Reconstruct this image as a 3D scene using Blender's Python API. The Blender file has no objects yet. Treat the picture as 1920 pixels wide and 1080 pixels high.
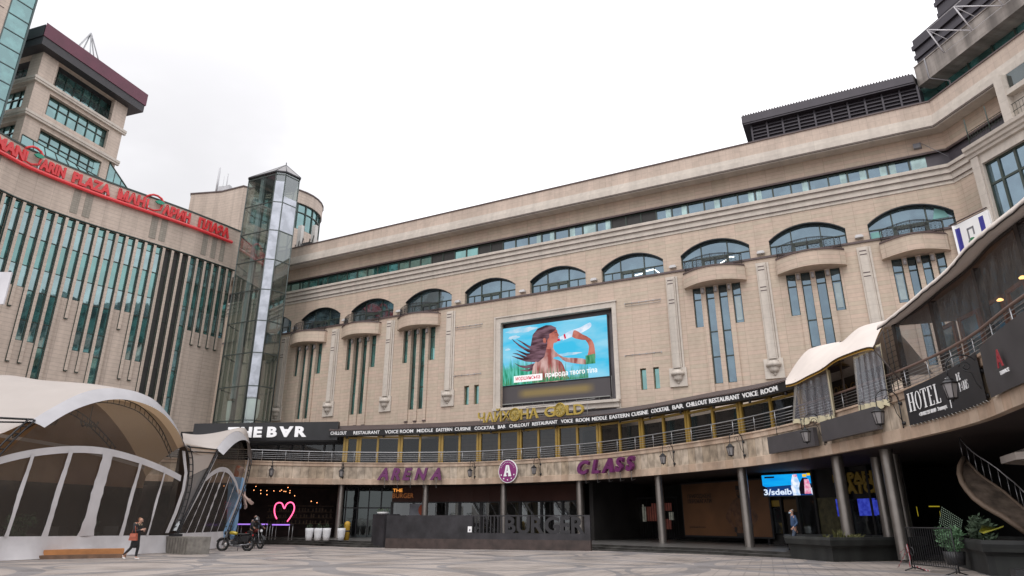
import bpy, bmesh, math, random
from mathutils import Vector, Matrix
random.seed(7)
SC=bpy.context.scene
COL=SC.collection

from math import sin,cos,tan,atan2,radians,degrees,sqrt,pi
# ---- camera model of the photograph (1920 x 1080 pixels) ----
FPX=1240.0; PITCH=0.3385102; ROLL=0.0012204; EYE=1.5
def _cam():
    c,s=cos(PITCH),sin(PITCH); cr,sr=cos(ROLL),sin(ROLL)
    F=(0,c,s); U0=(0,-s,c); X0=(1,0,0)
    X=tuple(X0[i]*cr+U0[i]*sr for i in range(3)); U=tuple(-X0[i]*sr+U0[i]*cr for i in range(3))
    return X,U,F
CX,CU,CF=_cam()
def ray(x,y):
    a=(x-960)/FPX; b=-(y-540)/FPX
    return tuple(a*CX[i]+b*CU[i]+CF[i] for i in range(3))
def at_y(x,y,D):
    d=ray(x,y); t=D/d[1]; return (d[0]*t,D,EYE+d[2]*t)
def at_z(x,y,z):
    d=ray(x,y); t=(z-EYE)/d[2]; return (d[0]*t,d[1]*t,z)
def gz(y): return 0.25-0.0088*y          # the plaza falls very slightly away
def on_ground(x,y,up=0):
    d=ray(x,y); t=(0.25+up-EYE)/(d[2]+0.0088*d[1]); return (d[0]*t,d[1]*t,EYE+d[2]*t)
class Path:
    """plan polyline; side=+1: outward normal to the right of travel"""
    def __init__(s,pts,s0=0.0,side=1,k=1.0):
        s.k=k
        s.p=[tuple(q[:2]) for q in pts]; n=len(s.p); s.s=[s0]
        for i in range(n-1): s.s.append(s.s[-1]+math.dist(s.p[i],s.p[i+1])/k)
        seg=[]
        for i in range(n-1):
            dx,dy=s.p[i+1][0]-s.p[i][0],s.p[i+1][1]-s.p[i][1]; L=math.hypot(dx,dy)
            seg.append((side*dy/L,-side*dx/L))
        s.m=[]
        for i in range(n):
            a=seg[max(i-1,0)]; b=seg[min(i,n-2)]; k=1+a[0]*b[0]+a[1]*b[1]
            s.m.append(((a[0]+b[0])/k,(a[1]+b[1])/k))
        s.seg=seg
    def _i(s,v):
        i=0
        while i<len(s.p)-2 and v>s.s[i+1]: i+=1
        return i,(v-s.s[i])/(s.s[i+1]-s.s[i])
    def xy(s,v,off=0):
        i,t=s._i(v); a,b=s.p[i],s.p[i+1]; m,n=s.m[i],s.m[i+1]; off=off*s.k
        if t<0: n=m
        if t>1: m=n
        return (a[0]+(b[0]-a[0])*t+off*(m[0]+(n[0]-m[0])*min(max(t,0),1)), a[1]+(b[1]-a[1])*t+off*(m[1]+(n[1]-m[1])*min(max(t,0),1)))
    def P(s,v,off,z): 
        x,y=s.xy(v,off); return (x,y,s.z(z))
    def z(s,z): return EYE+(z-EYE)*s.k      # facade module to metres
    def nrm(s,v):
        i,t=s._i(v); return s.seg[i]
    def ang(s,v):
        i,t=s._i(v); a,b=s.p[i],s.p[i+1]; return atan2(b[1]-a[1],b[0]-a[0])
    def hit(s,px,py,off=0,lo=-1e9,hi=1e9):
        d=ray(px,py); best=None; off=off*s.k
        for i in range(len(s.p)-1):
            a=(s.p[i][0]+off*s.m[i][0],s.p[i][1]+off*s.m[i][1]); b=(s.p[i+1][0]+off*s.m[i+1][0],s.p[i+1][1]+off*s.m[i+1][1])
            ex,ey=b[0]-a[0],b[1]-a[1]; det=d[0]*(-ey)+ex*d[1]
            if abs(det)<1e-12: continue
            t=(a[0]*(-ey)+ex*a[1])/det; w=(d[0]*a[1]-d[1]*a[0])/det
            lo_w=-1e-6 if i>0 else -9; hi_w=1+1e-6 if i<len(s.p)-2 else 9
            if t>0 and lo_w<=w<=hi_w:
                sv=s.s[i]+w*(s.s[i+1]-s.s[i])
                if lo<=sv<=hi and (best is None or t<best[0]): best=(t,sv,EYE+d[2]*t/s.k)
        return (best[1],best[2]) if best else None
def smooth(pts,n=6):
    out=[]; N=len(pts)
    for i in range(N-1):
        p0,p1,p2,p3=pts[max(i-1,0)],pts[i],pts[i+1],pts[min(i+2,N-1)]
        for k in range(n):
            t=k/n
            out.append(tuple(0.5*((2*p1[j])+(-p0[j]+p2[j])*t+(2*p0[j]-5*p1[j]+4*p2[j]-p3[j])*t*t+(-p0[j]+3*p1[j]-3*p2[j]+p3[j])*t**3) for j in range(2)))
    out.append(tuple(pts[-1][:2])); return out
# ---- plan of the place ----
AZ=-1.10445166
KM=1.10
P0=at_y(740,750,58.0*KM)
UD=(-sin(AZ),-cos(AZ))
def mp(s): return (P0[0]+UD[0]*s*KM,P0[1]+UD[1]*s*KM)
CORN=43.75
WD=(0.2079,-0.9781)
_c=mp(CORN)
MAIN=Path([mp(-24),mp(CORN-4),_c,(_c[0]+WD[0]*4,_c[1]+WD[1]*4),(_c[0]+WD[0]*34,_c[1]+WD[1]*34)],s0=-24,k=KM)
KL=1.08
_lh=at_y(437,507,64.0*KL)[2]
_lp=[at_z(x,y,_lh) for x,y in [(-150,283),(0,357),(53,380),(160,418),(267,451),(350,477),(437,507)]]
LEFT=Path(smooth(_lp,5),k=KL)
HB=4.2
_bp=[at_z(x,y,HB) for x,y in [(560,907.5),(660,908.5),(760,908.8),(880,908),(1000,904.3),(1140,897.7),(1330,881.7),(1474,865.2),(1622,840),(1749,813.3),(1838,788.9),(1920,755.6)]]
e=_bp[0]; f2=_bp[1]; k=(f2[0]-e[0],f2[1]-e[1])
_bp=[(e[0]-15,e[1]-7.2),(e[0]-7,e[1]-2.6)]+_bp
l=_bp[-1]; m2=_bp[-2]
_bp=_bp+[(l[0]-1.2,l[1]-4.5),(l[0]-3,l[1]-9)]
BAND=Path(smooth(_bp,5))
# ------------------------------------------------------------------ camera
cd=bpy.data.cameras.new("Camera"); cam=bpy.data.objects.new("Camera",cd); COL.objects.link(cam)
cd.sensor_width=36; cd.lens=FPX/1920*36; cd.clip_start=.1; cd.clip_end=900
cam.matrix_world=Matrix(((CX[0],CU[0],-CF[0],0),(CX[1],CU[1],-CF[1],0),(CX[2],CU[2],-CF[2],EYE),(0,0,0,1)))
SC.camera=cam
# ------------------------------------------------------------------ sky and light
SUN_EL,SUN_AZ=radians(48),radians(200)
w=bpy.data.worlds.new("World"); SC.world=w; w.use_nodes=True
nt=w.node_tree; N=nt.nodes; L=nt.links; N.clear()
out=N.new('ShaderNodeOutputWorld'); bg=N.new('ShaderNodeBackground'); bg.inputs[1].default_value=0.10
sky=N.new('ShaderNodeTexSky'); sky.sky_type='NISHITA'; sky.sun_disc=False; sky.sun_elevation=SUN_EL; sky.sun_rotation=SUN_AZ
tc=N.new('ShaderNodeTexCoord'); sp=N.new('ShaderNodeSeparateXYZ'); L.new(tc.outputs['Generated'],sp.inputs[0])
mr=N.new('ShaderNodeMapRange'); L.new(sp.outputs[2],mr.inputs[0])
mr.inputs[1].default_value=0.0; mr.inputs[2].default_value=0.9; mr.inputs[3].default_value=10.5; mr.inputs[4].default_value=21.0
no=N.new('ShaderNodeTexNoise'); no.inputs['Scale'].default_value=2.1; no.inputs['Detail'].default_value=5; no.inputs['Roughness'].default_value=.55
mp_=N.new('ShaderNodeMapping'); mp_.inputs['Scale'].default_value=(1,1,1.9); L.new(tc.outputs['Generated'],mp_.inputs[0]); L.new(mp_.outputs[0],no.inputs['Vector'])
nr=N.new('ShaderNodeMapRange'); L.new(no.outputs['Fac'],nr.inputs[0]); nr.inputs[1].default_value=.38; nr.inputs[2].default_value=.62; nr.inputs[3].default_value=.90; nr.inputs[4].default_value=1.10
mu=N.new('ShaderNodeMath'); mu.operation='MULTIPLY'; L.new(mr.outputs[0],mu.inputs[0]); L.new(nr.outputs[0],mu.inputs[1])
# a slightly darker bank of cloud over the left wing
nv=N.new('ShaderNodeVectorMath'); nv.operation='NORMALIZE'; L.new(tc.outputs['Generated'],nv.inputs[0])
def bank(dv,wide,depth,src):
    dp=N.new('ShaderNodeVectorMath'); dp.operation='DOT_PRODUCT'; L.new(nv.outputs[0],dp.inputs[0]); q=Vector(dv).normalized(); dp.inputs[1].default_value=q
    a=N.new('ShaderNodeMath'); a.operation='ADD'; L.new(dp.outputs['Value'],a.inputs[0])
    s_=N.new('ShaderNodeMath'); s_.operation='MULTIPLY_ADD'; L.new(no.outputs['Fac'],s_.inputs[0]); s_.inputs[1].default_value=.16; s_.inputs[2].default_value=-.08; L.new(s_.outputs[0],a.inputs[1])
    r=N.new('ShaderNodeMapRange'); r.interpolation_type='SMOOTHSTEP'; L.new(a.outputs[0],r.inputs[0]); r.inputs[1].default_value=wide; r.inputs[2].default_value=.995; r.inputs[3].default_value=1; r.inputs[4].default_value=depth
    m_=N.new('ShaderNodeMath'); m_.operation='MULTIPLY'; L.new(src,m_.inputs[0]); L.new(r.outputs[0],m_.inputs[1]); return m_
mu=bank(ray(250,120),.90,.76,mu.outputs[0]); mu=bank(ray(350,330),.95,.80,mu.outputs[0])
cc=N.new('ShaderNodeVectorMath'); cc.operation='SCALE'; cc.inputs[0].default_value=(.985,.975,1.0); L.new(mu.outputs[0],cc.inputs['Scale'])
mx=N.new('ShaderNodeMix'); mx.data_type='RGBA'; mx.inputs[0].default_value=.94
L.new(sky.outputs[0],mx.inputs[6]); L.new(cc.outputs[0],mx.inputs[7])
L.new(mx.outputs[2],bg.inputs[0]); L.new(bg.outputs[0],out.inputs[0])
sd=bpy.data.lights.new("Sun",'SUN'); sd.energy=.9; sd.angle=radians(25); sd.color=(1,.97,.93)
so=bpy.data.objects.new("Sun",sd); COL.objects.link(so)
so.rotation_euler=(radians(90)-SUN_EL,0,pi-SUN_AZ+0)
so.location=(0,0,80)
SC.view_settings.view_transform='Standard'; SC.view_settings.look='None'; SC.view_settings.exposure=0; SC.view_settings.gamma=1
SC.render.engine='CYCLES'
SC.cycles.max_bounces=7; SC.cycles.transparent_max_bounces=16

# ------------------------------------------------------------------ materials
MATS={}
def _new(name):
    m=bpy.data.materials.new(name); m.use_nodes=True; MATS[name]=m
    return m,m.node_tree,m.node_tree.nodes,m.node_tree.links,m.node_tree.nodes['Principled BSDF']
def lin(c):
    return tuple(((v/255)/12.92 if v<=10 else ((v/255+.055)/1.055)**2.4) for v in c)+(1,)
def M(name,col,rough=.6,metal=0,var=.12,vs=1.5,bump=0,bs=40,spec=None,emit=0,ecol=None,alpha=None,uv=False,streak=0):
    """a painted / plain surface whose colour varies a little by noise"""
    if name in MATS: return MATS[name]
    m,nt,N,L,b=_new(name)
    tc=N.new('ShaderNodeTexCoord')
    n=N.new('ShaderNodeTexNoise'); n.inputs['Scale'].default_value=vs; n.inputs['Detail'].default_value=6
    L.new(tc.outputs['UV' if uv else 'Object'],n.inputs['Vector'])
    r=N.new('ShaderNodeMapRange'); L.new(n.outputs['Fac'],r.inputs[0]); r.inputs[1].default_value=.3; r.inputs[2].default_value=.7
    r.inputs[3].default_value=1-var; r.inputs[4].default_value=1+var
    v=N.new('ShaderNodeVectorMath'); v.operation='SCALE'; v.inputs[0].default_value=col[:3]; L.new(r.outputs[0],v.inputs['Scale'])
    L.new(v.outputs[0],b.inputs['Base Color'])
    b.inputs['Roughness'].default_value=rough; b.inputs['Metallic'].default_value=metal
    if spec is not None: b.inputs['Specular IOR Level'].default_value=spec
    if bump:
        n2=N.new('ShaderNodeTexNoise'); n2.inputs['Scale'].default_value=bs; n2.inputs['Detail'].default_value=4; L.new(tc.outputs['UV' if uv else 'Object'],n2.inputs['Vector'])
        bp=N.new('ShaderNodeBump'); bp.inputs['Strength'].default_value=bump; bp.inputs['Distance'].default_value=.05; L.new(n2.outputs['Fac'],bp.inputs['Height']); L.new(bp.outputs[0],b.inputs['Normal'])
    if emit:
        b.inputs['Emission Color'].default_value=(ecol or col)[:3]+(1,); b.inputs['Emission Strength'].default_value=emit
    if alpha is not None: b.inputs['Alpha'].default_value=alpha
    return m
def stone(name,c1,c2,bw=.9,bh=.34,mort=.012,stack=False,bump=.25,dirt=.12,mcol=None,patch=.16,smap=(1.3,.09,1)):
    if name in MATS: return MATS[name]
    m,nt,N,L,b=_new(name)
    tc=N.new('ShaderNodeTexCoord')
    br=N.new('ShaderNodeTexBrick'); L.new(tc.outputs['UV'],br.inputs['Vector'])
    br.inputs['Scale'].default_value=1; br.inputs['Brick Width'].default_value=bw; br.inputs['Row Height'].default_value=bh
    br.inputs['Mortar Size'].default_value=mort; br.inputs['Mortar Smooth'].default_value=.3; br.inputs['Bias'].default_value=0
    br.offset=0 if stack else .5
    br.inputs['Color1'].default_value=c1; br.inputs['Color2'].default_value=c2
    br.inputs['Mortar'].default_value=mcol or tuple(x*.72 for x in c1[:3])+(1,)
    def nz(scale,detail,lo,hi,a=.3,z=.7,mapv=None):
        n=N.new('ShaderNodeTexNoise'); n.inputs['Scale'].default_value=scale; n.inputs['Detail'].default_value=detail
        if mapv:
            q=N.new('ShaderNodeMapping'); q.inputs['Scale'].default_value=mapv; L.new(tc.outputs['UV'],q.inputs[0]); L.new(q.outputs[0],n.inputs['Vector'])
        else: L.new(tc.outputs['UV'],n.inputs['Vector'])
        r=N.new('ShaderNodeMapRange'); L.new(n.outputs['Fac'],r.inputs[0]); r.inputs[1].default_value=a; r.inputs[2].default_value=z; r.inputs[3].default_value=lo; r.inputs[4].default_value=hi
        return r.outputs[0]
    p=nz(.22,4,1-patch,1+patch); q=nz(3.5,6,.93,1.06); s=nz(1.0,5,1-dirt,1.04,.35,.6,smap)
    m1=N.new('ShaderNodeMath'); m1.operation='MULTIPLY'; L.new(p,m1.inputs[0]); L.new(q,m1.inputs[1])
    m2=N.new('ShaderNodeMath'); m2.operation='MULTIPLY'; L.new(m1.outputs[0],m2.inputs[0]); L.new(s,m2.inputs[1])
    v=N.new('ShaderNodeVectorMath'); v.operation='SCALE'; L.new(br.outputs['Color'],v.inputs[0]); L.new(m2.outputs[0],v.inputs['Scale'])
    L.new(v.outputs[0],b.inputs['Base Color']); b.inputs['Roughness'].default_value=.72; b.inputs['Specular IOR Level'].default_value=.3
    bp=N.new('ShaderNodeBump'); bp.inputs['Strength'].default_value=bump; bp.inputs['Distance'].default_value=.02; bp.invert=True
    L.new(br.outputs['Fac'],bp.inputs['Height']); L.new(bp.outputs[0],b.inputs['Normal'])
    return m
def glassy(name,tint,dark,mixf=.55,rough=.03,wob=.006,vs=.6,curt=0):
    """coated window glass: a tinted mirror over a dark room with vague shapes"""
    if name in MATS: return MATS[name]
    m,nt,N,L,b=_new(name); N.remove(b)
    out=N['Material Output']
    tc=N.new('ShaderNodeTexCoord'); n=N.new('ShaderNodeTexNoise'); n.inputs['Scale'].default_value=vs; n.inputs['Detail'].default_value=3; L.new(tc.outputs['Object'],n.inputs['Vector'])
    bp=N.new('ShaderNodeBump'); bp.inputs['Strength'].default_value=1; bp.inputs['Distance'].default_value=wob; L.new(n.outputs['Fac'],bp.inputs['Height'])
    g=N.new('ShaderNodeBsdfGlossy'); g.inputs['Color'].default_value=tint; g.inputs['Roughness'].default_value=rough; L.new(bp.outputs[0],g.inputs['Normal'])
    n2=N.new('ShaderNodeTexNoise'); n2.inputs['Scale'].default_value=.9; n2.inputs['Detail'].default_value=2; L.new(tc.outputs['Object'],n2.inputs['Vector'])
    r=N.new('ShaderNodeMapRange'); L.new(n2.outputs['Fac'],r.inputs[0]); r.inputs[1].default_value=.42; r.inputs[2].default_value=.62; r.inputs[3].default_value=.5; r.inputs[4].default_value=1+curt
    v=N.new('ShaderNodeVectorMath'); v.operation='SCALE'; v.inputs[0].default_value=dark[:3]; L.new(r.outputs[0],v.inputs['Scale'])
    d=N.new('ShaderNodeBsdfDiffuse'); L.new(v.outputs[0],d.inputs['Color'])
    lw=N.new('ShaderNodeLayerWeight'); lw.inputs[0].default_value=.35
    rr=N.new('ShaderNodeMapRange'); L.new(lw.outputs['Facing'],rr.inputs[0]); rr.inputs[3].default_value=mixf; rr.inputs[4].default_value=min(1,mixf+.35)
    ms=N.new('ShaderNodeMixShader'); L.new(rr.outputs[0],ms.inputs[0]); L.new(d.outputs[0],ms.inputs[1]); L.new(g.outputs[0],ms.inputs[2]); L.new(ms.outputs[0],out.inputs[0])
    return m
def clear(name,tint,tr=.7,gl=.5,rough=.05,col=(.6,.6,.6,1),bump=0,bs=6):
    """see-through glass or plastic film: part transparent, part mirror, part haze"""
    if name in MATS: return MATS[name]
    m,nt,N,L,b=_new(name); N.remove(b); out=N['Material Output']
    t=N.new('ShaderNodeBsdfTransparent'); t.inputs[0].default_value=tint
    g=N.new('ShaderNodeBsdfGlossy'); g.inputs['Roughness'].default_value=rough; g.inputs['Color'].default_value=(.85,.9,.92,1)
    d=N.new('ShaderNodeBsdfDiffuse'); d.inputs[0].default_value=col
    if bump:
        tc=N.new('ShaderNodeTexCoord'); mp=N.new('ShaderNodeMapping'); mp.inputs['Scale'].default_value=(1,1,.35); L.new(tc.outputs['Object'],mp.inputs[0])
        n=N.new('ShaderNodeTexNoise'); n.inputs['Scale'].default_value=bs; n.inputs['Detail'].default_value=4; n.inputs['Distortion'].default_value=1.0; L.new(mp.outputs[0],n.inputs['Vector'])
        bp=N.new('ShaderNodeBump'); bp.inputs['Strength'].default_value=1; bp.inputs['Distance'].default_value=bump; L.new(n.outputs['Fac'],bp.inputs['Height']); L.new(bp.outputs[0],g.inputs['Normal'])
    a=N.new('ShaderNodeMixShader'); a.inputs[0].default_value=gl; L.new(d.outputs[0],a.inputs[1]); L.new(g.outputs[0],a.inputs[2])
    c=N.new('ShaderNodeMixShader'); c.inputs[0].default_value=tr; L.new(a.outputs[0],c.inputs[1]); L.new(t.outputs[0],c.inputs[2])
    L.new(c.outputs[0],out.inputs[0]); return m

STONE=stone('beige_stone_cladding',(.545,.425,.345,1),(.49,.412,.325,1),bw=1.3,bh=.28,mort=.014,patch=.06,stack=True,dirt=.07)
STONEL=stone('pale_stone_cladding',(.56,.465,.395,1),(.53,.44,.372,1),bw=1.4,bh=.34,mort=.018,patch=.06,stack=True)
STRIM=stone('cream_cornice_stone',(.57,.515,.455,1),(.545,.49,.435,1),bw=2.4,bh=.9,mort=.008,dirt=.1,patch=.05)
BANDST=stone('travertine',(.43,.305,.22,1),(.53,.41,.315,1),bw=.62,bh=3,mort=.006,stack=True,dirt=.25,patch=.15,smap=(1.5,1.0,1))
ROUGHST=stone('rough_travertine',(.40,.31,.22,1),(.54,.45,.36,1),bw=.62,bh=3,mort=.012,stack=True,dirt=.45,bump=1,patch=.22,smap=(2.2,1.3,1))
GL_SKY=glassy('sky_reflecting_glass',(.29,.385,.46,1),(.05,.08,.09,1),.45,curt=.8)
GL_TEAL=glassy('teal_window_glass',(.38,.62,.60,1),(.03,.11,.105,1),.42,curt=1.0)
GL_DARK=glassy('dark_window_glass',(.55,.62,.62,1),(.018,.02,.022,1),.12,curt=1)
GL_GREEN=glassy('green_tower_glass',(.34,.50,.51,1),(.09,.20,.19,1),.42,curt=.5)
DGREY=M('dark_grey_metal',(.045,.043,.05),.45,.2)
GREENM=M('dark_green_frame_paint',(.035,.05,.04),.45)
BROWNM=M('brown_capping',(.09,.06,.058),.5)
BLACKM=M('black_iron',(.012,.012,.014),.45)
BLACKP=M('black_sign_panel',(.012,.012,.014),.35,var=.3)
WHITEP=M('white_letter_acrylic',(.86,.86,.86),.4,var=.03)
STEEL=M('brushed_steel',(.42,.42,.43),.35,.8)
DARKST=M('dark_granite',(.028,.028,.03),.4,var=.5,vs=3,bump=.2)
PURPLE=M('purple_letter_paint',(.125,.018,.10),.4,var=.15)
GOLDP=M('gold_paint',(.42,.30,.06),.4,.2)
YEL=M('ochre_window_frame',(.30,.19,.035),.5)
RED=M('red_letter_plastic',(.55,.03,.035),.4,var=.1,emit=.12)
CANVAS=M('cream_canvas',(.66,.59,.54),.85,var=.07,vs=.7,bump=.3,bs=2)
WHITEC=M('white_pvc_canvas',(.56,.54,.55),.55,var=.08,vs=1.2,bump=.4,bs=3)

# ------------------------------------------------------------------ object helpers
ORG={}
def tag(o,label=None,cat=None,group=None,kind=None):
    if label: o['label']=label
    if cat: o['category']=cat
    if group: o['group']=group
    if kind: o['kind']=kind
    return o
def thing(name,label,cat,loc=(0,0,0),group=None):
    o=bpy.data.objects.new(name,None); o.empty_display_size=.3; COL.objects.link(o); o.location=loc; ORG[o.name]=Vector(loc)
    return tag(o,label,cat,group)
class MB:
    def __init__(s): s.v=[]; s.f=[]; s.uv=[]; s.mi=[]; s.sm=[]
    def face(s,pts,uv=None,mi=0,sm=False):
        i=len(s.v); s.v+= [tuple(p) for p in pts]; s.f.append(tuple(range(i,i+len(pts)))); s.mi.append(mi); s.sm.append(sm)
        if uv is None:
            a,b,c=Vector(pts[0]),Vector(pts[1]),Vector(pts[2]); n=(b-a).cross(c-a)
            if n.length<1e-9 and len(pts)>3: n=(c-a).cross(Vector(pts[3])-a)
            n.normalize() if n.length>1e-9 else None
            if abs(n.z)>.8: uv=[(p[0],p[1]) for p in pts]
            else:
                t=Vector((-n.y,n.x,0)); t.normalize() if t.length>1e-9 else None
                uv=[(Vector((p[0],p[1],0)).dot(t),p[2]) for p in pts]
        s.uv.append(uv); return s
    def hexa(s,P,mi=0,cap=True):
        """8 points: 0-3 lower ring, 4-7 upper ring, counter-clockwise from above"""
        a=P
        for q in ((0,1,5,4),(1,2,6,5),(2,3,7,6),(3,0,4,7)): s.face([a[i] for i in q],mi=mi)
        s.face([a[i] for i in (3,2,1,0)],mi=mi); s.face([a[i] for i in (4,5,6,7)],mi=mi); return s
    def box(s,x0,x1,y0,y1,z0,z1,mi=0):
        return s.hexa([(x0,y0,z0),(x1,y0,z0),(x1,y1,z0),(x0,y1,z0),(x0,y0,z1),(x1,y0,z1),(x1,y1,z1),(x0,y1,z1)],mi)
    def obox(s,c,ux,hx,hy,z0,z1,mi=0):
        """box about plan centre c, long axis ux (unit 2d)"""
        px,py=-ux[1],ux[0]; q=[]
        for z in (z0,z1):
            for a,b in ((-1,-1),(1,-1),(1,1),(-1,1)): q.append((c[0]+ux[0]*hx*a+px*hy*b,c[1]+ux[1]*hx*a+py*hy*b,z))
        return s.hexa(q,mi)
    def pbox(s,P,s0,s1,o0,o1,z0,z1,mi=0,seg=None):
        """box in path coordinates, split so that it follows a curve"""
        if s1<s0: s0,s1=s1,s0
        if o1<o0: o0,o1=o1,o0
        if z1<z0: z0,z1=z1,z0
        br=[s0]+[v for v in P.s if s0+1e-4<v<s1-1e-4]+[s1]
        n=len(br)-1
        for i in range(n):
            a,b=br[i],br[i+1]
            q=[P.P(a,o1,z0),P.P(b,o1,z0),P.P(b,o0,z0),P.P(a,o0,z0)]; r=[(x,y,P.z(z1)) for x,y,z in q]
            s.face([q[0],q[1],r[1],r[0]],[(a,z0),(b,z0),(b,z1),(a,z1)],mi)
            s.face([q[2],q[3],r[3],r[2]],[(b,z0),(a,z0),(a,z1),(b,z1)],mi)
            s.face([q[3],q[2],q[1],q[0]],[(a,o0),(b,o0),(b,o1),(a,o1)],mi); s.face([r[0],r[1],r[2],r[3]],[(a,o1),(b,o1),(b,o0),(a,o0)],mi)
            if i==0: s.face([q[3],q[0],r[0],r[3]],[(o0,z0),(o1,z0),(o1,z1),(o0,z1)],mi)
            if i==n-1: s.face([q[1],q[2],r[2],r[1]],[(o1,z0),(o0,z0),(o0,z1),(o1,z1)],mi)
        return s
    def sweep(s,P,s0,s1,prof,mi=0,closed=False,caps=True):
        """sweep a profile of (off,z) along a path; profile runs from bottom to top on its outer side"""
        br=[s0]+[v for v in P.s if s0+1e-4<v<s1-1e-4]+[s1]; pr=prof+([prof[0]] if closed else [])
        d=[0]
        for i in range(len(pr)-1): d.append(d[-1]+math.dist(pr[i],pr[i+1]))
        for i in range(len(br)-1):
            for j in range(len(pr)-1):
                a,b=br[i],br[i+1]; (o,z),(o2,z2)=pr[j],pr[j+1]
                zz0,zz1=(z,z2) if abs(z2-z)>abs(o2-o) else (z+d[j],z+d[j+1])
                s.face([P.P(a,o,z),P.P(b,o,z),P.P(b,o2,z2),P.P(a,o2,z2)],[(a,zz0),(b,zz0),(b,zz1),(a,zz1)],mi)
        if caps and len(prof)>2:
            s.face([P.P(s0,o,z) for o,z in reversed(prof)],mi=mi); s.face([P.P(s1,o,z) for o,z in prof],mi=mi)
        return s
    def wall(s,P,s0,s1,z0,z1,off,ops=(),depth=.35,mi=0,mir=None):
        """wall sheet with openings. opening: (a,b,zb,zt) or (a,b,zb,fn) with fn(s)->top"""
        mir=mi if mir is None else mir
        br={s0,s1}|{v for v in P.s if s0<v<s1}
        for o in ops:
            br|={o[0],o[1]}
            if callable(o[3]): br|={o[0]+(o[1]-o[0])*k/16 for k in range(17)}
        br=sorted(v for v in br if s0-1e-6<=v<=s1+1e-6)
        for a,b in zip(br,br[1:]):
            if b-a<1e-5: continue
            m=(a+b)/2; cut=sorted((o for o in ops if o[0]<m<o[1]),key=lambda o:o[2])
            za=zb=z0
            for o in cut:
                s.face([P.P(a,off,za),P.P(b,off,zb),P.P(b,off,o[2]),P.P(a,off,o[2])],[(a,za),(b,zb),(b,o[2]),(a,o[2])],mi)
                if callable(o[3]): za,zb=o[3](a),o[3](b)
                else: za=zb=o[3]
                s.face([P.P(a,off,za),P.P(a,off-depth,za),P.P(b,off-depth,zb),P.P(b,off,zb)],[(a,0),(a,depth),(b,depth),(b,0)],mir)
                s.face([P.P(a,off,o[2]),P.P(b,off,o[2]),P.P(b,off-depth,o[2]),P.P(a,off-depth,o[2])],[(a,0),(b,0),(b,depth),(a,depth)],mir)
            s.face([P.P(a,off,za),P.P(b,off,zb),P.P(b,off,z1),P.P(a,off,z1)],[(a,za),(b,zb),(b,z1),(a,z1)],mi)
        for o in ops:
            for v,fl in ((o[0],0),(o[1],1)):
                t=o[3](v) if callable(o[3]) else o[3]
                q=[P.P(v,off,o[2]),P.P(v,off-depth,o[2]),P.P(v,off-depth,t),P.P(v,off,t)]
                if fl: q.reverse()
                s.face(q,[(0,o[2]),(depth,o[2]),(depth,t),(0,t)] if not fl else [(0,t),(depth,t),(depth,o[2]),(0,o[2])],mir)
        return s
    def tube(s,pts,r,n=6,mi=0,cap=True,sm=True):
        pts=[Vector(p) for p in pts]; rs=r if isinstance(r,(list,tuple)) else [r]*len(pts); rings=[]
        t=(pts[1]-pts[0]).normalized(); u=t.cross(Vector((0,0,1)))
        if u.length<.05: u=t.cross(Vector((1,0,0)))
        u.normalize()
        for i,p in enumerate(pts):
            t=(pts[min(i+1,len(pts)-1)]-pts[max(i-1,0)]).normalized(); u=(u-t*u.dot(t)); u.normalize(); w_=t.cross(u)
            rings.append([tuple(p+(u*cos(2*pi*k/n)+w_*sin(2*pi*k/n))*rs[i]) for k in range(n)])
        for a,b in zip(rings,rings[1:]):
            for k in range(n): s.face([a[k],a[(k+1)%n],b[(k+1)%n],b[k]],mi=mi,sm=sm)
        if cap: s.face(list(reversed(rings[0])),mi=mi); s.face(rings[-1],mi=mi)
        return s
    def lathe(s,c,prof,n=16,mi=0,sm=True,a0=0,a1=2*pi):
        """prof of (radius,z) upward"""
        for (r,z),(r2,z2) in zip(prof,prof[1:]):
            for k in range(n):
                a=a0+(a1-a0)*k/n; b=a0+(a1-a0)*(k+1)/n
                q=[(c[0]+r*cos(a),c[1]+r*sin(a),c[2]+z),(c[0]+r*cos(b),c[1]+r*sin(b),c[2]+z),(c[0]+r2*cos(b),c[1]+r2*sin(b),c[2]+z2),(c[0]+r2*cos(a),c[1]+r2*sin(a),c[2]+z2)]
                if r<1e-6: q=q[1:]
                elif r2<1e-6: q=q[:3]
                s.face(q,mi=mi,sm=sm)
        return s
    def build(s,name,mat,parent=None,weld=False):
        org=ORG[parent.name] if parent else None
        V=[Vector(v) for v in s.v]
        if org is None:
            if V:
                org=Vector(((min(v.x for v in V)+max(v.x for v in V))/2,(min(v.y for v in V)+max(v.y for v in V))/2,min(v.z for v in V)))
            else: org=Vector((0,0,0))
        me=bpy.data.meshes.new(name); me.from_pydata([v-org for v in V],[],s.f)
        ul=me.uv_layers.new(name='UVMap'); k=0
        for uvs in s.uv:
            for u in uvs: ul.data[k].uv=u; k+=1
        for m in (mat if isinstance(mat,(list,tuple)) else [mat]): me.materials.append(m)
        me.polygons.foreach_set('material_index',s.mi); me.polygons.foreach_set('use_smooth',s.sm)
        if weld or any(s.sm):
            bm=bmesh.new(); bm.from_mesh(me); bmesh.ops.remove_doubles(bm,verts=bm.verts,dist=1e-4); bm.to_mesh(me); bm.free()
        me.update()
        o=bpy.data.objects.new(name,me); COL.objects.link(o); ORG[o.name]=org.copy()
        if parent: o.parent=parent
        else: o.location=org
        return o
def struct(name,mb,mat):
    o=mb.build(name,mat); o['kind']='structure'; return o
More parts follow.
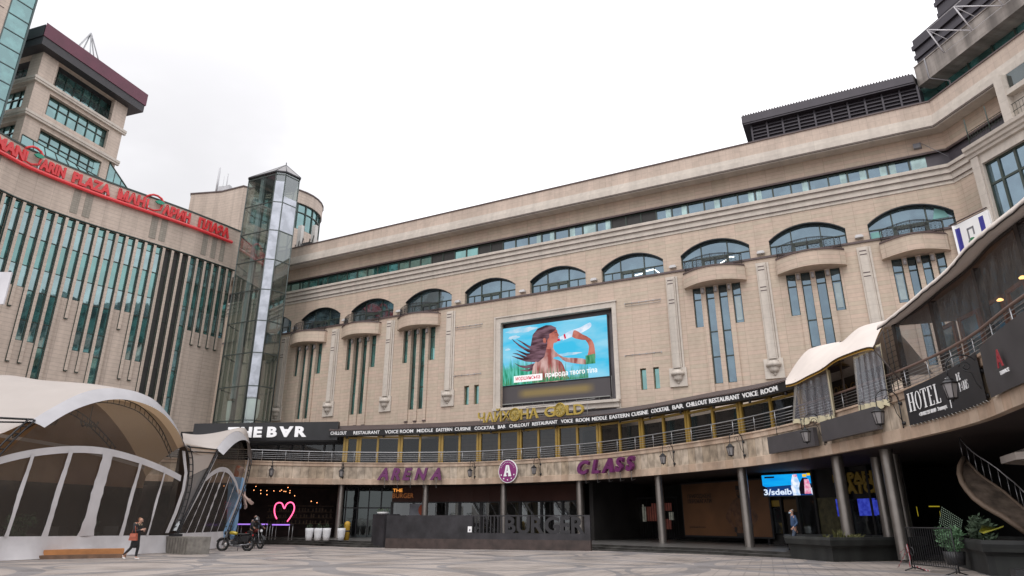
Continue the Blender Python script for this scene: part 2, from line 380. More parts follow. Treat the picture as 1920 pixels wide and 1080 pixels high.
def textmesh(txt,size=1.0,bold=.02,extr=.05,xs=1.0,shear=0,flip=False,space=1.0):
    cu=bpy.data.curves.new('t','FONT'); cu.body=txt; cu.size=size; cu.offset=bold*size; cu.extrude=extr; cu.shear=shear; cu.space_character=space; cu.resolution_u=3
    ob=bpy.data.objects.new('t',cu); COL.objects.link(ob); bpy.context.view_layer.update()
    me=bpy.data.meshes.new_from_object(ob.evaluated_get(bpy.context.evaluated_depsgraph_get()))
    vs=[v.co.copy() for v in me.vertices]; fs=[tuple(p.vertices) for p in me.polygons]
    bpy.data.objects.remove(ob); bpy.data.curves.remove(cu); bpy.data.meshes.remove(me)
    if vs:
        x0=min(v.x for v in vs)
        for v in vs: v.x=(v.x-x0)*xs
        if flip:
            x1=max(v.x for v in vs); y1=max(v.y for v in vs)+min(v.y for v in vs)
            for v in vs: v.x=x1-v.x; v.y=y1-v.y
    return vs,fs,(max(v.x for v in vs) if vs else 0)
def text_on(mb,P,s0,z0,off,txt,size,width=None,bold=.02,extr=.05,xs=1,mi=0,shear=0,z1=None,flips=(),gap=.12):
    """raised letters set along a path. z1 gives the base line height at the far end; flips: indices of letters turned upside down"""
    if not flips:
        vs,fs,w=textmesh(txt,size,bold,extr,xs,shear)
    else:
        vs,fs,w=[],[],0
        for i,ch in enumerate(txt):
            if ch==' ': w+=size*.35; continue
            a,b,c=textmesh(ch,size,bold,extr,xs,shear,flip=i in flips)
            k=len(vs); vs+=[Vector((v.x+w,v.y,v.z)) for v in a]; fs+=[tuple(q+k for q in f) for f in b]; w+=c+size*gap
        w-=size*gap
    sc=(width/w) if width else 1
    base=len(mb.v)
    for v in vs:
        t=v.x*sc; zz=z0+((z1-z0)*t/(w*sc) if z1 is not None else 0)
        mb.v.append(P.P(s0+t,off+v.z,zz+v.y))
    for f in fs:
        mb.f.append(tuple(i+base for i in f)); mb.uv.append([(0,0)]*len(f)); mb.mi.append(mi); mb.sm.append(False)
    return w*sc
def children_of(o): return [c for c in bpy.data.objects if c.parent==o]
def copy_tree(o,parent=None):
    c=o.copy(); COL.objects.link(c); ORG[c.name]=ORG.get(o.name,Vector((0,0,0)))
    if parent: c.parent=parent
    for k in children_of(o): copy_tree(k,c)
    return c
def skin(name,joints,edges,mat,parent=None,sub=2,root=0,loc=None):
    """continuous limb-jointed surface grown round a skeleton: joints=[(x,y,z,r[,r2])]"""
    me=bpy.data.meshes.new(name); me.from_pydata([j[:3] for j in joints],edges,[])
    o=bpy.data.objects.new(name,me); COL.objects.link(o)
    md=o.modifiers.new('s','SKIN'); md.use_smooth_shade=True
    for i,j in enumerate(joints):
        sv=me.skin_vertices[0].data[i]; sv.radius=(j[3],j[4] if len(j)>4 else j[3]); sv.use_root=(i==root)
    ss=o.modifiers.new('u','SUBSURF'); ss.levels=sub; ss.render_levels=sub
    bpy.context.view_layer.update()
    m2=bpy.data.meshes.new_from_object(o.evaluated_get(bpy.context.evaluated_depsgraph_get()))
    bpy.data.objects.remove(o); bpy.data.meshes.remove(me)
    m2.name=name; m2.materials.clear(); m2.materials.append(mat)
    for p in m2.polygons: p.use_smooth=True
    r=bpy.data.objects.new(name,m2); COL.objects.link(r)
    if parent: r.parent=parent
    ORG[r.name]=ORG[parent.name].copy() if parent else Vector((0,0,0))
    return r
# ------------------------------------------------------------------ ground (slightly tilted sheet, with ring paving)
def paving():
    m,nt,N,L,b=_new('plaza_paving')
    tc=N.new('ShaderNodeTexCoord'); sp=N.new('ShaderNodeSeparateXYZ'); L.new(tc.outputs['UV'],sp.inputs[0])
    def math_(op,a,b_=None):
        n=N.new('ShaderNodeMath'); n.operation=op
        for i,v in enumerate((a,b_)):
            if v is None: continue
            if isinstance(v,(int,float)): n.inputs[i].default_value=v
            else: L.new(v,n.inputs[i])
        return n.outputs[0]
    # warp-free distance to a lattice of ring centres, three overlapping lattices
    def ring(ox,oy,R,wd,P=13.0):
        x=math_('SUBTRACT',sp.outputs[0],ox); y=math_('SUBTRACT',sp.outputs[1],oy)
        fx=math_('SUBTRACT',math_('MULTIPLY',math_('FRACT',math_('ADD',math_('DIVIDE',x,P),.5)),P),P/2)
        fy=math_('SUBTRACT',math_('MULTIPLY',math_('FRACT',math_('ADD',math_('DIVIDE',y,P),.5)),P),P/2)
        d=math_('SQRT',math_('ADD',math_('MULTIPLY',fx,fx),math_('MULTIPLY',fy,fy)))
        return math_('LESS_THAN',math_('ABSOLUTE',math_('SUBTRACT',d,R)),wd)
    r=ring(-6.5,31,6.2,.36)
    for a in ((0,37.5,6.2,.36),(-6.5,31,4.0,.10),(0,37.5,2.4,.16),(-6.5,31,2.0,.10),(-3.2,34.2,6.3,.09)): r=math_('MAXIMUM',r,ring(*a))
    br=N.new('ShaderNodeTexBrick'); L.new(tc.outputs['UV'],br.inputs['Vector']); br.inputs['Scale'].default_value=1
    br.inputs['Brick Width'].default_value=.4; br.inputs['Row Height'].default_value=1.2; br.inputs['Mortar Size'].default_value=.018; br.offset=0
    br.inputs['Color1'].default_value=(.325,.28,.25,1); br.inputs['Color2'].default_value=(.295,.255,.23,1); br.inputs['Mortar'].default_value=(.21,.185,.17,1)
    mp=N.new('ShaderNodeMapping'); mp.inputs['Rotation'].default_value=(0,0,.35); L.new(tc.outputs['UV'],mp.inputs[0]); L.new(mp.outputs[0],br.inputs['Vector'])
    mx=N.new('ShaderNodeMix'); mx.data_type='RGBA'; L.new(r,mx.inputs[0]); L.new(br.outputs[0],mx.inputs[6]); mx.inputs[7].default_value=(.185,.17,.168,1)
    n=N.new('ShaderNodeTexNoise'); n.inputs['Scale'].default_value=.5; n.inputs['Detail'].default_value=8; L.new(tc.outputs['UV'],n.inputs['Vector'])
    rr=N.new('ShaderNodeMapRange'); L.new(n.outputs['Fac'],rr.inputs[0]); rr.inputs[1].default_value=.3; rr.inputs[2].default_value=.7; rr.inputs[3].default_value=.82; rr.inputs[4].default_value=1.12
    v=N.new('ShaderNodeVectorMath'); v.operation='SCALE'; L.new(mx.outputs[2],v.inputs[0]); L.new(rr.outputs[0],v.inputs['Scale']); L.new(v.outputs[0],b.inputs['Base Color'])
    # worn, slightly damp patches change the gloss; joints give relief
    r2=N.new('ShaderNodeMapRange'); L.new(n.outputs['Fac'],r2.inputs[0]); r2.inputs[1].default_value=.35; r2.inputs[2].default_value=.65; r2.inputs[3].default_value=.35; r2.inputs[4].default_value=.75; L.new(r2.outputs[0],b.inputs['Roughness'])
    bp=N.new('ShaderNodeBump'); bp.invert=True; bp.inputs['Strength'].default_value=.5; bp.inputs['Distance'].default_value=.01; L.new(br.outputs['Fac'],bp.inputs['Height']); L.new(bp.outputs[0],b.inputs['Normal'])
    sp2=N.new('ShaderNodeTexNoise'); sp2.inputs['Scale'].default_value=5; sp2.inputs['Detail'].default_value=3; L.new(tc.outputs['UV'],sp2.inputs['Vector'])
    s3=N.new('ShaderNodeMapRange'); L.new(sp2.outputs['Fac'],s3.inputs[0]); s3.inputs[1].default_value=.68; s3.inputs[2].default_value=.74; s3.inputs[3].default_value=1; s3.inputs[4].default_value=.72
    v2=N.new('ShaderNodeVectorMath'); v2.operation='SCALE'; L.new(v.outputs[0],v2.inputs[0]); L.new(s3.outputs[0],v2.inputs['Scale']); L.new(v2.outputs[0],b.inputs['Base Color'])
    return m
PAVE=paving()
g=MB(); Xs=[-300,-60,-30,0,30,60,300]; Ys=[-150,-20,0,20,40,60,80,120,300]
for i in range(len(Xs)-1):
    for j in range(len(Ys)-1):
        q=[(Xs[i],Ys[j]),(Xs[i+1],Ys[j]),(Xs[i+1],Ys[j+1]),(Xs[i],Ys[j+1])]
        g.face([(x,y,gz(y)) for x,y in q],[(x,y) for x,y in q])
struct('plaza_ground',g,PAVE)

# ------------------------------------------------------------------ main building
FO=1.18
def tr(s): return 35.25+(s-35.25)*.975
BLD=thing('shopping_centre','long beige stone building with a row of arched windows behind the whole square','building',(10,50,0))
AL=[38.39-6.3*j for j in range(10)][::-1]      # left edge of every arch
SPR,APX,AW=20.42,21.34,4.95
def archtop(a):
    h=APX-SPR; hw=AW/2; R=(hw*hw+h*h)/(2*h); c=a+hw
    return lambda s: SPR-(R-h)+sqrt(max(R*R-(s-c)**2,0))
END=70
m=MB()
m.wall(MAIN,-24,CORN+6,18.0,22.35,0,[(a,a+AW,18.05,archtop(a)) for a in AL],.42)
m.wall(MAIN,-24,END,24.8,26.1,0)
m.wall(MAIN,-24,END,22.3,23.56,0)
m.build('upper_wall',STONE,BLD)
# screen recess numbers
RS0,RS1,RZ0,RZ1=tr(10.5),tr(20.2),9.0,16.72
SLIT=[(.85,1.45,14.37),(1.76,2.38,10.3),(2.63,3.25,10.3),(3.56,4.16,14.37)]
slitbays=[a for i,a in enumerate(AL) if i in (1,2,3,7,8,9)]
ops=[]
for a in slitbays:
    for x,y,z in SLIT: ops.append((a+x,a+y,z,17.32))
SMALL=[(7.75,8.2),(8.68,9.13),(22.43,22.87),(23.38,23.8)]
ops+=[(x,y,10.3,11.85) for x,y in SMALL]
ops.append((RS0,RS1,RZ0,RZ1))
m=MB(); m.wall(MAIN,-24,46.15,5.2,18.72,FO,ops,.32)
m.build('lower_wall',STONE,BLD)
# ledge cap and terrace behind it
m=MB(); m.pbox(MAIN,-24,46.15,FO-.28,FO+.10,18.72,18.86); m.build('ledge_capping',BROWNM,BLD)
m=MB(); m.pbox(MAIN,-24,46.15,-.4,FO-.2,17.8,18.03); m.build('terrace_slab',STRIM,BLD)
# cornice under the strip window (three steps)
m=MB(); m.sweep(MAIN,-24,46.6,[(.0,22.25),(.07,22.27),(.07,22.5),(.16,22.54),(.18,22.9),(.30,22.96),(.30,23.28),(.42,23.34),(.42,23.56),(.0,23.62)]); m.build('middle_cornice',STRIM,BLD)
m=MB()
for z,o in ((22.515,.15),(22.93,.28),(23.31,.40)): m.pbox(MAIN,-24,46.6,o-.02,o+.012,z-.018,z+.018)
m.build('cornice_shadow_strip',BROWNM,BLD)  # solid brown strips put in for the shade between the steps
# top cornice with soffit, then parapet
m=MB(); m.sweep(MAIN,-24,END,[(0,26.1),(1.1,26.02),(1.12,25.9),(1.2,25.92),(1.22,26.0),(1.3,26.05),(1.3,26.5),(1.12,26.55),(1.10,26.95),(.9,27.0)]); m.build('top_cornice',STRIM,BLD)
m=MB(); m.pbox(MAIN,-24,END,1.2,1.255,25.955,25.985); m.pbox(MAIN,-24,END,1.3,1.315,26.03,26.06); m.build('cornice_shadow_strip',BROWNM,BLD)  # shade lines under the nose, put in as brown strips
m=MB(); m.wall(MAIN,-24,END,26.98,28.0,.98); m.build('parapet',stone('parapet_stone',(.54,.435,.365,1),(.49,.40,.335,1),bw=.5,bh=1.1,mort=.01,stack=True,dirt=.10,patch=.06),BLD)
m=MB(); m.pbox(MAIN,-24,END,-.4,1.06,28.0,28.09); m.build('parapet_capping',BROWNM,BLD)
# roof slab
m=MB(); 
def rp(s,o,z): return MAIN.P(s,o,z)
m.face([rp(-24,.5,27.9),rp(CORN/1,.5,27.9),rp(CORN/1,-25,27.9),rp(-24,-25,27.9)]); m.build('roof',DGREY,BLD)
# arched windows
def bars(mb,P,a,b,z0,z1,o,wd=.07,dp=.08): mb.pbox(P,a,b,o-dp/2,o+dp/2,z0,z1)
for i,a in enumerate(AL):
    f=archtop(a); fr=MB(); gl=MB(); o=-.36; n=16
    for k in range(n):
        s0=a+AW*k/n; s1=a+AW*(k+1)/n
        gl.face([MAIN.P(s0,o-.02,18.05),MAIN.P(s1,o-.02,18.05),MAIN.P(s1,o-.02,f(s1)),MAIN.P(s0,o-.02,f(s0))])
        P8=[MAIN.P(s0,o+.05,f(s0)-.09),MAIN.P(s1,o+.05,f(s1)-.09),MAIN.P(s1,o-.05,f(s1)-.09),MAIN.P(s0,o-.05,f(s0)-.09)]
        Q8=[MAIN.P(s0,o+.05,f(s0)+.0),MAIN.P(s1,o+.05,f(s1)+.0),MAIN.P(s1,o-.05,f(s1)+.0),MAIN.P(s0,o-.05,f(s0)+.0)]
        fr.hexa(P8+Q8)
    x1,x2=a+AW*.30,a+AW*.685
    for x in (a+.035,x1,x2,a+AW-.035): fr.pbox(MAIN,x-.04,x+.04,o-.05,o+.05,18.05,f(x)-.05)
    fr.pbox(MAIN,a,a+AW,o-.045,o+.045,20.02,20.09)
    for x in (a+AW*.155,a+AW*.84): fr.pbox(MAIN,x-.03,x+.03,o-.04,o+.04,18.05,20.03)
    xm=(x1+x2)/2
    for x in (x1+.1,xm,x2-.1): fr.pbox(MAIN,x-.075,x+.075,o-.04,o+.07,18.05,20.0)
    fr.pbox(MAIN,x1,x2,o-.04,o+.07,19.82,20.02)
    w_=fr.build('arched_window',GREENM,BLD); gl.build('glass',GL_SKY,w_)
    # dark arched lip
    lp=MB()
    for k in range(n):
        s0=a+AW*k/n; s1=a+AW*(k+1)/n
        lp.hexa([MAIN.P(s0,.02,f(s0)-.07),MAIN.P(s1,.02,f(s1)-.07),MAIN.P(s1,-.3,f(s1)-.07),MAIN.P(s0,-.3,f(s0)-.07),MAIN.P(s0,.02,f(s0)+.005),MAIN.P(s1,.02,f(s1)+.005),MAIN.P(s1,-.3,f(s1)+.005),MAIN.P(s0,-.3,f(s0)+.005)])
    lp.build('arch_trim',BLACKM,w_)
# curtains and lamps seen in some arches
CURT=M('teal_blind',(.20,.42,.40),.8); LITE=M('ceiling_strip_light',(.9,.9,.8),.5,emit=3.2,ecol=(1,.97,.88,1))
m=MB(); a=AL[9]; m.pbox(MAIN,a+.12,a+.70,-.345,-.335,18.3,19.9); m.build('blind',CURT,BLD)
m=MB(); a=AL[9]; m.face([MAIN.P(a+3.7,-.34,20.15),MAIN.P(a+4.6,-.34,20.15),MAIN.P(a+4.4,-.34,20.6),MAIN.P(a+3.9,-.34,20.9)]); m.build('curtain',CURT,BLD)
for a,l in ((AL[6],[(2.6,19.55,3.3,19.62),(3.5,19.75,4.1,19.8),(4.15,19.8,4.55,19.4)]),(AL[7],[(2.6,19.9,3.3,19.85),(3.4,19.8,3.8,19.75),(2.3,19.2,3.4,19.7)])):
    m=MB()
    for s0,z0,s1,z1 in l: m.face([MAIN.P(a+s0,-.33,z0),MAIN.P(a+s1,-.33,z1),MAIN.P(a+s1,-.33,z1+.07),MAIN.P(a+s0,-.33,z0+.07)])
    m.build('ceiling_light',LITE,BLD)
# strip window: panes as parts
m=MB(); m.pbox(MAIN,-24,END,-.5,-.44,23.5,25.4); m.build('strip_window_backing',M('dark_reveal',(.03,.028,.03),.7),BLD)
m=MB(); m.pbox(MAIN,-24,END,-.05,.03,24.72,24.86); m.build('strip_window_lintel',BROWNM,BLD)
pitch=1.24; s=-20.5; k=0
GREYP=M('grey_blank_panel',(.085,.075,.09),.5); DARKP=M('dark_vent_panel',(.035,.033,.032),.6)
CURW=M('white_voile_curtain',(.42,.47,.47),.8,var=.2,vs=4)
rnd=random.Random(3)
while s<42.4:
    kind='g'
    if 7.7<s<10.3 or 20.3<s<23.6 or 2.5<s<5.0: kind='d'
    fr=MB(); o=-.30
    fr.pbox(MAIN,s-.055,s+.055,o-.06,o+.07,23.56,24.74); fr.pbox(MAIN,s,s+pitch,o-.05,o+.05,23.56,23.62); fr.pbox(MAIN,s,s+pitch,o-.05,o+.05,24.66,24.74)
    w_=fr.build('strip_window',GREENM,BLD)
    gl=MB(); gl.face([MAIN.P(s,o,23.6),MAIN.P(s+pitch,o,23.6),MAIN.P(s+pitch,o,24.7),MAIN.P(s,o,24.7)])
    gl.build('glass' if kind=='g' else 'vent_panel',GL_SKY if kind=='g' and s>9 else (GL_TEAL if kind=='g' else DARKP),w_)
    if kind=='g' and s>12 and rnd.random()<.6:
        c=MB(); x=s+.1 if rnd.random()<.5 else s+.75; wd=rnd.choice((.35,.45,1.0)) if x<s+.5 else .38
        c.face([MAIN.P(x,o+.012,23.63),MAIN.P(x+wd,o+.012,23.63),MAIN.P(x+wd,o+.012,24.66),MAIN.P(x,o+.012,24.66)]); c.build('curtain',glassy('curtained_glass',(.5,.62,.62,1),(.28,.42,.40,1),.32,curt=.5),w_)
    s+=pitch
m=MB(); m.pbox(MAIN,42.45,END,-.33,-.27,23.56,24.74); m.build('blank_panel',GREYP,BLD)
# slit windows
for a in slitbays:
    for j,(x,y,z) in enumerate(SLIT):
        o=FO-.27; fr=MB()
        for q in (a+x+.03,a+y-.03): fr.pbox(MAIN,q-.035,q+.035,o-.04,o+.05,z,17.32)
        for q in ([z+.04,16.45,17.28] if z>12 else [z+.04,12.2,14.0,16.45,17.28]): fr.pbox(MAIN,a+x,a+y,o-.04,o+.045,q-.04,q+.04)
        w_=fr.build('slit_window',GREENM,BLD)
        g=MB(); g.face([MAIN.P(a+x,o,z),MAIN.P(a+y,o,z),MAIN.P(a+y,o,17.32),MAIN.P(a+x,o,17.32)]); g.build('glass',GL_SKY if a>20 else GL_TEAL,w_)
        if (a>20 and ((j==3) or (j==0 and a>38))):
            q=MB(); q.pbox(MAIN,a+x+.12,a+y-.12,o+.01,o+.04,z+.25,16.3); q.build('open_sash',glassy('pale_pane',(.6,.68,.7,1),(.25,.33,.33,1),.3),w_)
    for c in (1.6,2.505,3.41):
        m=MB(); m.pbox(MAIN,a+c-.16,a+c+.16,FO,FO+.13,9.35,17.3); b_=m.build('window_mullion_pier',STONE,BLD)
        m=MB(); m.pbox(MAIN,a+c-.15,a+c+.15,FO+.01,FO+.12,9.25,9.35); m.build('pier_foot',BROWNM,b_)
        m=MB(); q=MAIN.P(a+c,FO+.24,16.75); m.lathe(q,[(.0,0),(.12,0),(.12,.42),(0,.42)],10); m.build('wall_lamp',M('grey_lamp_body',(.35,.33,.33),.5),b_)
    # balcony: bowed front
    n=14; c0,c1=a+.36,a+4.62; 
    def bow(t): return FO+.35+.95*(1-(2*t-1)**2)
    bl=MB(); cp=MB(); rl=MB()
    zb,zt=17.28,18.3
    for k in range(n):
        t0,t1=k/n,(k+1)/n; s0=c0+(c1-c0)*t0; s1=c0+(c1-c0)*t1
        A,B=MAIN.P(s0,bow(t0),zb),MAIN.P(s1,bow(t1),zb); A2,B2=(A[0],A[1],MAIN.z(zt)),(B[0],B[1],MAIN.z(zt))
        bl.face([A,B,B2,A2],[(s0,zb),(s1,zb),(s1,zt),(s0,zt)])
        bl.face([MAIN.P(s0,FO,zb),MAIN.P(s1,FO,zb),B,A]); 
        cp.hexa([MAIN.P(s0,FO,zt),MAIN.P(s1,FO,zt),MAIN.P(s1,bow(t1)+.07,zt),MAIN.P(s0,bow(t0)+.07,zt)][::-1]+[MAIN.P(s0,FO,zt+.1),MAIN.P(s1,FO,zt+.1),MAIN.P(s1,bow(t1)+.07,zt+.1),MAIN.P(s0,bow(t0)+.07,zt+.1)][::-1])
    for ss,t in ((c0,0),(c1,1)):
        q=[MAIN.P(ss,FO,zb),MAIN.P(ss,bow(t),zb),MAIN.P(ss,bow(t),zt),MAIN.P(ss,FO,zt)]
        bl.face(q if t==0 else q[::-1])
    b_=bl.build('balcony',STONE,BLD); cp.build('balcony_capping',BROWNM,b_)
    def rb(t,z): 
        s_=c0+.15+(c1-c0-.3)*t; return MAIN.P(s_,bow(t)-.12,z)
    z0,z1=zt+.1,zt+.98
    for z in (z0+.06,z1-.06,z1): rl.tube([rb(k/16,z) for k in range(17)],.022,4)
    for k in range(0,17,4): rl.tube([rb(k/16,z0),rb(k/16,z1+.03)],.03,4)
    nn=16
    for k in range(nn):            # scrolls
        t=(k+.5)/nn; c=Vector(rb(t,(z0+z1)/2)); u=(Vector(rb(t+.01,0))-Vector(rb(t-.01,0))).normalized()
        for rr,dz in ((.11,.2),(.11,-.2),(.09,0)):
            rl.tube([c+u*rr*cos(q*pi/3)+Vector((0,0,dz+rr*1.1*sin(q*pi/3))) for q in range(7)],.014,3,cap=False)
    for k in range(33):
        rl.tube([rb(k/32,z0+.06),rb(k/32,z1-.06)],.011,3,cap=False)
    rl.tube([MAIN.P(c0+.15,FO,z1),rb(0,z1)],.022,4); rl.tube([MAIN.P(c1-.15,FO,z1),rb(1,z1)],.022,4)
    rl.build('railing',BLACKM,b_)
# pilasters
for i in (1,2,3,4,7,8,9):
    c=AL[i]-.64; m=MB()
    m.pbox(MAIN,c-.33,c+.33,FO,FO+.16,11.6,18.4); m.pbox(MAIN,c-.22,c+.22,FO+.16,FO+.26,11.6,18.25); m.pbox(MAIN,c+.36,c+.5,FO,FO+.08,11.6,18.4)
    p_=m.build('pilaster',STRIM,BLD)
    q=MB()
    for z in (18.05,17.8,16.55,16.3): q.pbox(MAIN,c-.2,c+.2,FO+.262,FO+.27,z,z+.07)
    q.build('pilaster_groove',BROWNM,p_)
    m=MB(); m.pbox(MAIN,c-.61,c+.61,FO,FO+.14,10.3,11.62)
    x,y=MAIN.xy(c,FO+.14); m.lathe((x,y,MAIN.z(10.5)),[(0,-.02),(.09,.0),(.12,.1),(.10,.18),(.26,.22),(.34,.34),(.36,.56),(.34,.60),(.50,.63),(.54,.72),(.54,.86),(.40,.9),(.38,1.05)],16)
    q=m.build('console',STRIM,p_)
# wall lights between the arches
for i in range(1,10):
    c=AL[i]-.62; m=MB(); 
    x=MAIN.P(c,.25,19.55); m.pbox(MAIN,c-.26,c+.26,0,.30,19.5,19.62); m.pbox(MAIN,c-.2,c+.2,.0,.25,19.62,19.72)
    m.build('floodlight',M('white_floodlight_housing',(.55,.54,.54),.5),BLD)
# screen recess and moulded surround
m=MB(); zz=RZ1
m.pbox(MAIN,RS0-.5,RS1+.33,FO,FO+.12,zz,zz+.42); m.pbox(MAIN,RS0-.56,RS1+.39,FO,FO+.2,zz+.42,zz+.52); m.pbox(MAIN,RS0-.5,RS0,FO,FO+.12,RZ0,zz); m.pbox(MAIN,RS1,RS1+.33,FO,FO+.12,RZ0,zz)
m.pbox(MAIN,RS0-.56,RS0-.42,FO,FO+.2,RZ0,zz+.42); m.build('screen_surround',STRIM,BLD)
m=MB(); m.wall(MAIN,RS0,RS1,RZ0,RZ1,FO-.6); m.pbox(MAIN,RS0-.02,RS0+.0,FO-.6,FO-.32,RZ0,RZ1); m.pbox(MAIN,RS1,RS1+.02,FO-.6,FO-.3,RZ0,RZ1); m.pbox(MAIN,RS0,RS1,FO-.6,FO-.3,RZ1,RZ1+.02); m.build('recess_back',M('grey_metal_cladding',(.10,.09,.095),.4,.3,vs=.6,var=.25),BLD)
m=MB(); m.pbox(MAIN,RS0-.5,RS1+.33,FO,FO+.5,9.55,9.75); m.pbox(MAIN,RS0-.4,RS1+.25,FO,FO+.3,9.2,9.55); m.build('sill_moulding',STRIM,BLD)
# small windows
for x,y in SMALL:
    o=FO-.28; fr=MB(); fr.pbox(MAIN,x,x+.05,o-.03,o+.04,10.3,11.85); fr.pbox(MAIN,y-.05,y,o-.03,o+.04,10.3,11.85); fr.pbox(MAIN,x,y,o-.03,o+.04,11.78,11.85); fr.pbox(MAIN,x,y,o-.03,o+.04,10.3,10.37)
    w_=fr.build('small_window',M('olive_frame',(.10,.10,.04),.5),BLD); g=MB(); g.face([MAIN.P(x,o,10.3),MAIN.P(y,o,10.3),MAIN.P(y,o,11.85),MAIN.P(x,o,11.85)]); g.build('glass',GL_TEAL,w_)
# thin rails left on the stone
for (x0,x1,z) in ((6.35,9.35,16.9),(21.6,24.3,16.85),(6.3,9.3,12.75),(21.4,24.1,12.9)):
    m=MB(); m.tube([MAIN.P(x0,FO+.06,z),MAIN.P(x1,FO+.06,z)],.025,4); m.tube([MAIN.P(x0,FO+.06,z-.2),MAIN.P(x1,FO+.06,z-.2)],.02,4) if z>15 else None
    for k in range(6): s_=x0+(x1-x0)*k/5; m.pbox(MAIN,s_-.02,s_+.02,FO,FO+.07,z-.06,z+.06)
    m.build('cable_rail',STEEL,BLD)
# wing bay on the right
m=MB(); m.wall(MAIN,46.15,60,5,22.35,FO+.12,[(46.85,49.9,13,21.75)],.35,0)
m.pbox(MAIN,46.15,46.75,FO+.13,FO+.25,5,22.3); m.face([MAIN.P(46.15,0,5),MAIN.P(46.15,FO+.12,5),MAIN.P(46.15,FO+.12,22.35),MAIN.P(46.15,0,22.35)])
m.pbox(MAIN,49.95,50.5,FO+.13,FO+.25,5,22.3)
bay=m.build('projecting_bay',STRIM,BLD)
m=MB(); m.sweep(MAIN,46.0,60,[(FO+.12,22.3),(FO+.3,22.34),(FO+.34,22.5),(FO+.46,22.56),(FO+.5,22.74),(FO+.62,22.8),(FO+.66,23.0),(0,23.05)]); m.build('bay_cornice',STRIM,bay)
o=FO-.18; fr=MB(); g=MB()
for s_ in (46.88,47.75,48.8,49.87): fr.pbox(MAIN,s_-.07,s_+.07,o-.05,o+.07,13,21.75)
for z in (15.5,18,20.35,21.7): fr.pbox(MAIN,46.85,49.9,o-.05,o+.06,z-.07,z+.07)
w_=fr.build('bay_window',GREENM,bay); g.face([MAIN.P(46.85,o,13),MAIN.P(49.9,o,13),MAIN.P(49.9,o,21.75),MAIN.P(46.85,o,21.75)]); g.build('glass',GL_SKY,w_)
rl=MB()
for z in (23.5,23.95): rl.tube([MAIN.P(46.6,FO+.4,z),MAIN.P(60,FO+.4,z)],.025,4)
for k in range(60): rl.tube([MAIN.P(46.6+.2*k,FO+.4,23.05),MAIN.P(46.6+.2*k,FO+.4,23.95)],.012,3,cap=False)
for s_ in (46.6,48.2): rl.tube([MAIN.P(s_,FO+.4,23.05),MAIN.P(s_,FO+.4,24.9)],.05,4)
rl.build('bay_railing',GREENM,BLD)
m=MB(); m.pbox(MAIN,49.25,49.75,FO+.1,FO+.6,23.05,26.0); m.pbox(MAIN,49.75,55,FO+.1,FO+.55,24.55,24.85); m.pbox(MAIN,49.75,55,FO-.2,FO+.1,23.05,26.0,); m.build('loggia_post',STRIM,BLD)
m=MB(); m.pbox(MAIN,49.8,52,FO+.12,FO+.2,24.9,26.0); m.build('loggia_window',GL_DARK,BLD)
# camera box with cable at the corner
m=MB(); m.pbox(MAIN,42.0,42.45,.0,.25,25.2,25.55); m.tube([MAIN.P(42.4,.2,25.6),MAIN.P(44.0,.6,23.9)],.02,4); m.build('service_box',M('grey_box',(.2,.2,.22),.5),BLD)
# glazing above the wing parapet and the concrete band over it
A_=at_z(1722,163,EYE+28.7*KM); SL=Path([(A_[0],A_[1]),(A_[0]+WD[0]*34,A_[1]+WD[1]*34)],k=KM)
gl=MB(); gl.pbox(MAIN,CORN-1.0,END,-1.2,-1.1,27.9,30.4); gl.build('roof_glazing',GL_TEAL,BLD)
fr=MB()
for k in range(12): s_=CORN-.9+1.6*k; fr.pbox(MAIN,s_-.05,s_+.05,-1.1,-1.0,28,30.3)
fr.pbox(MAIN,CORN-1,END,-1.1,-1.02,28.9,28.98); fr.build('roof_glazing_frame',GREENM,BLD)
m=MB(); m.pbox(SL,0,34,-10,0,30.2,31.75); m.pbox(SL,0,34,-.4,.06,31.75,31.82); slab=m.build('roof_band',stone('band_concrete',(.36,.32,.29,1),(.31,.275,.25,1),bw=1.0,bh=.4,mort=.01,dirt=.5,patch=.2),BLD)
m=MB(); m.tube([SL.P(1.0,.05,31.8),SL.P(1.0,.05,30.2),SL.P(1.6,-.9,29.7),SL.P(1.6,-.9,28.2)],.06,6); m.build('downpipe',M('grey_pipe',(.25,.24,.25),.5),BLD)
# white trussed railing on the band
m=MB()
q=[(SL.P(2.6+2.2*k,.15,31.0),SL.P(2.45+2.2*k,.9,32.9)) for k in range(8)]
for k,(a,b) in enumerate(q):
    m.tube([a,b],.05,5); m.tube([b,SL.P(2.6+2.2*k,-1.2,31.9)],.03,4)
    if k: m.tube([q[k-1][1],b],.03,4); m.tube([q[k-1][1],a],.045,4); m.tube([q[k-1][0],a],.02,4)
m.build('light_gantry',M('white_painted_steel',(.6,.58,.6),.5),BLD)
# dark ribbed attic storeys
DK=M('dark_ribbed_metal',(.042,.036,.045),.45,.3)
m=MB()
for (o0,s0,z0,z1) in ((-1.2,-.7,31.75,34.9),(-1.9,1.2,34.9,38.4)):
    m=MB(); m.pbox(SL,s0,34,-12,o0,z0,z1)
    n=3
    for k in range(n): m.pbox(SL,s0-.05,34,o0,o0+.08+.05*k,z0+.6+(z1-z0-.7)*k/n,z0+.95+(z1-z0-.7)*k/n)
    m.build('attic_storey',DK,BLD)
g=MB(); g.pbox(SL,3.2,6.0,-1.9,-1.86,35.6,36.8); w_=g.build('attic_window',GL_TEAL,BLD)
fr=MB()
for s_ in (3.2,4.6,6.0): fr.pbox(SL,s_-.06,s_+.06,-1.88,-1.8,35.5,36.9)
for z in (35.5,36.8): fr.pbox(SL,3.1,6.1,-1.88,-1.8,z,z+.1)
fr.build('window_frame',DK,w_)
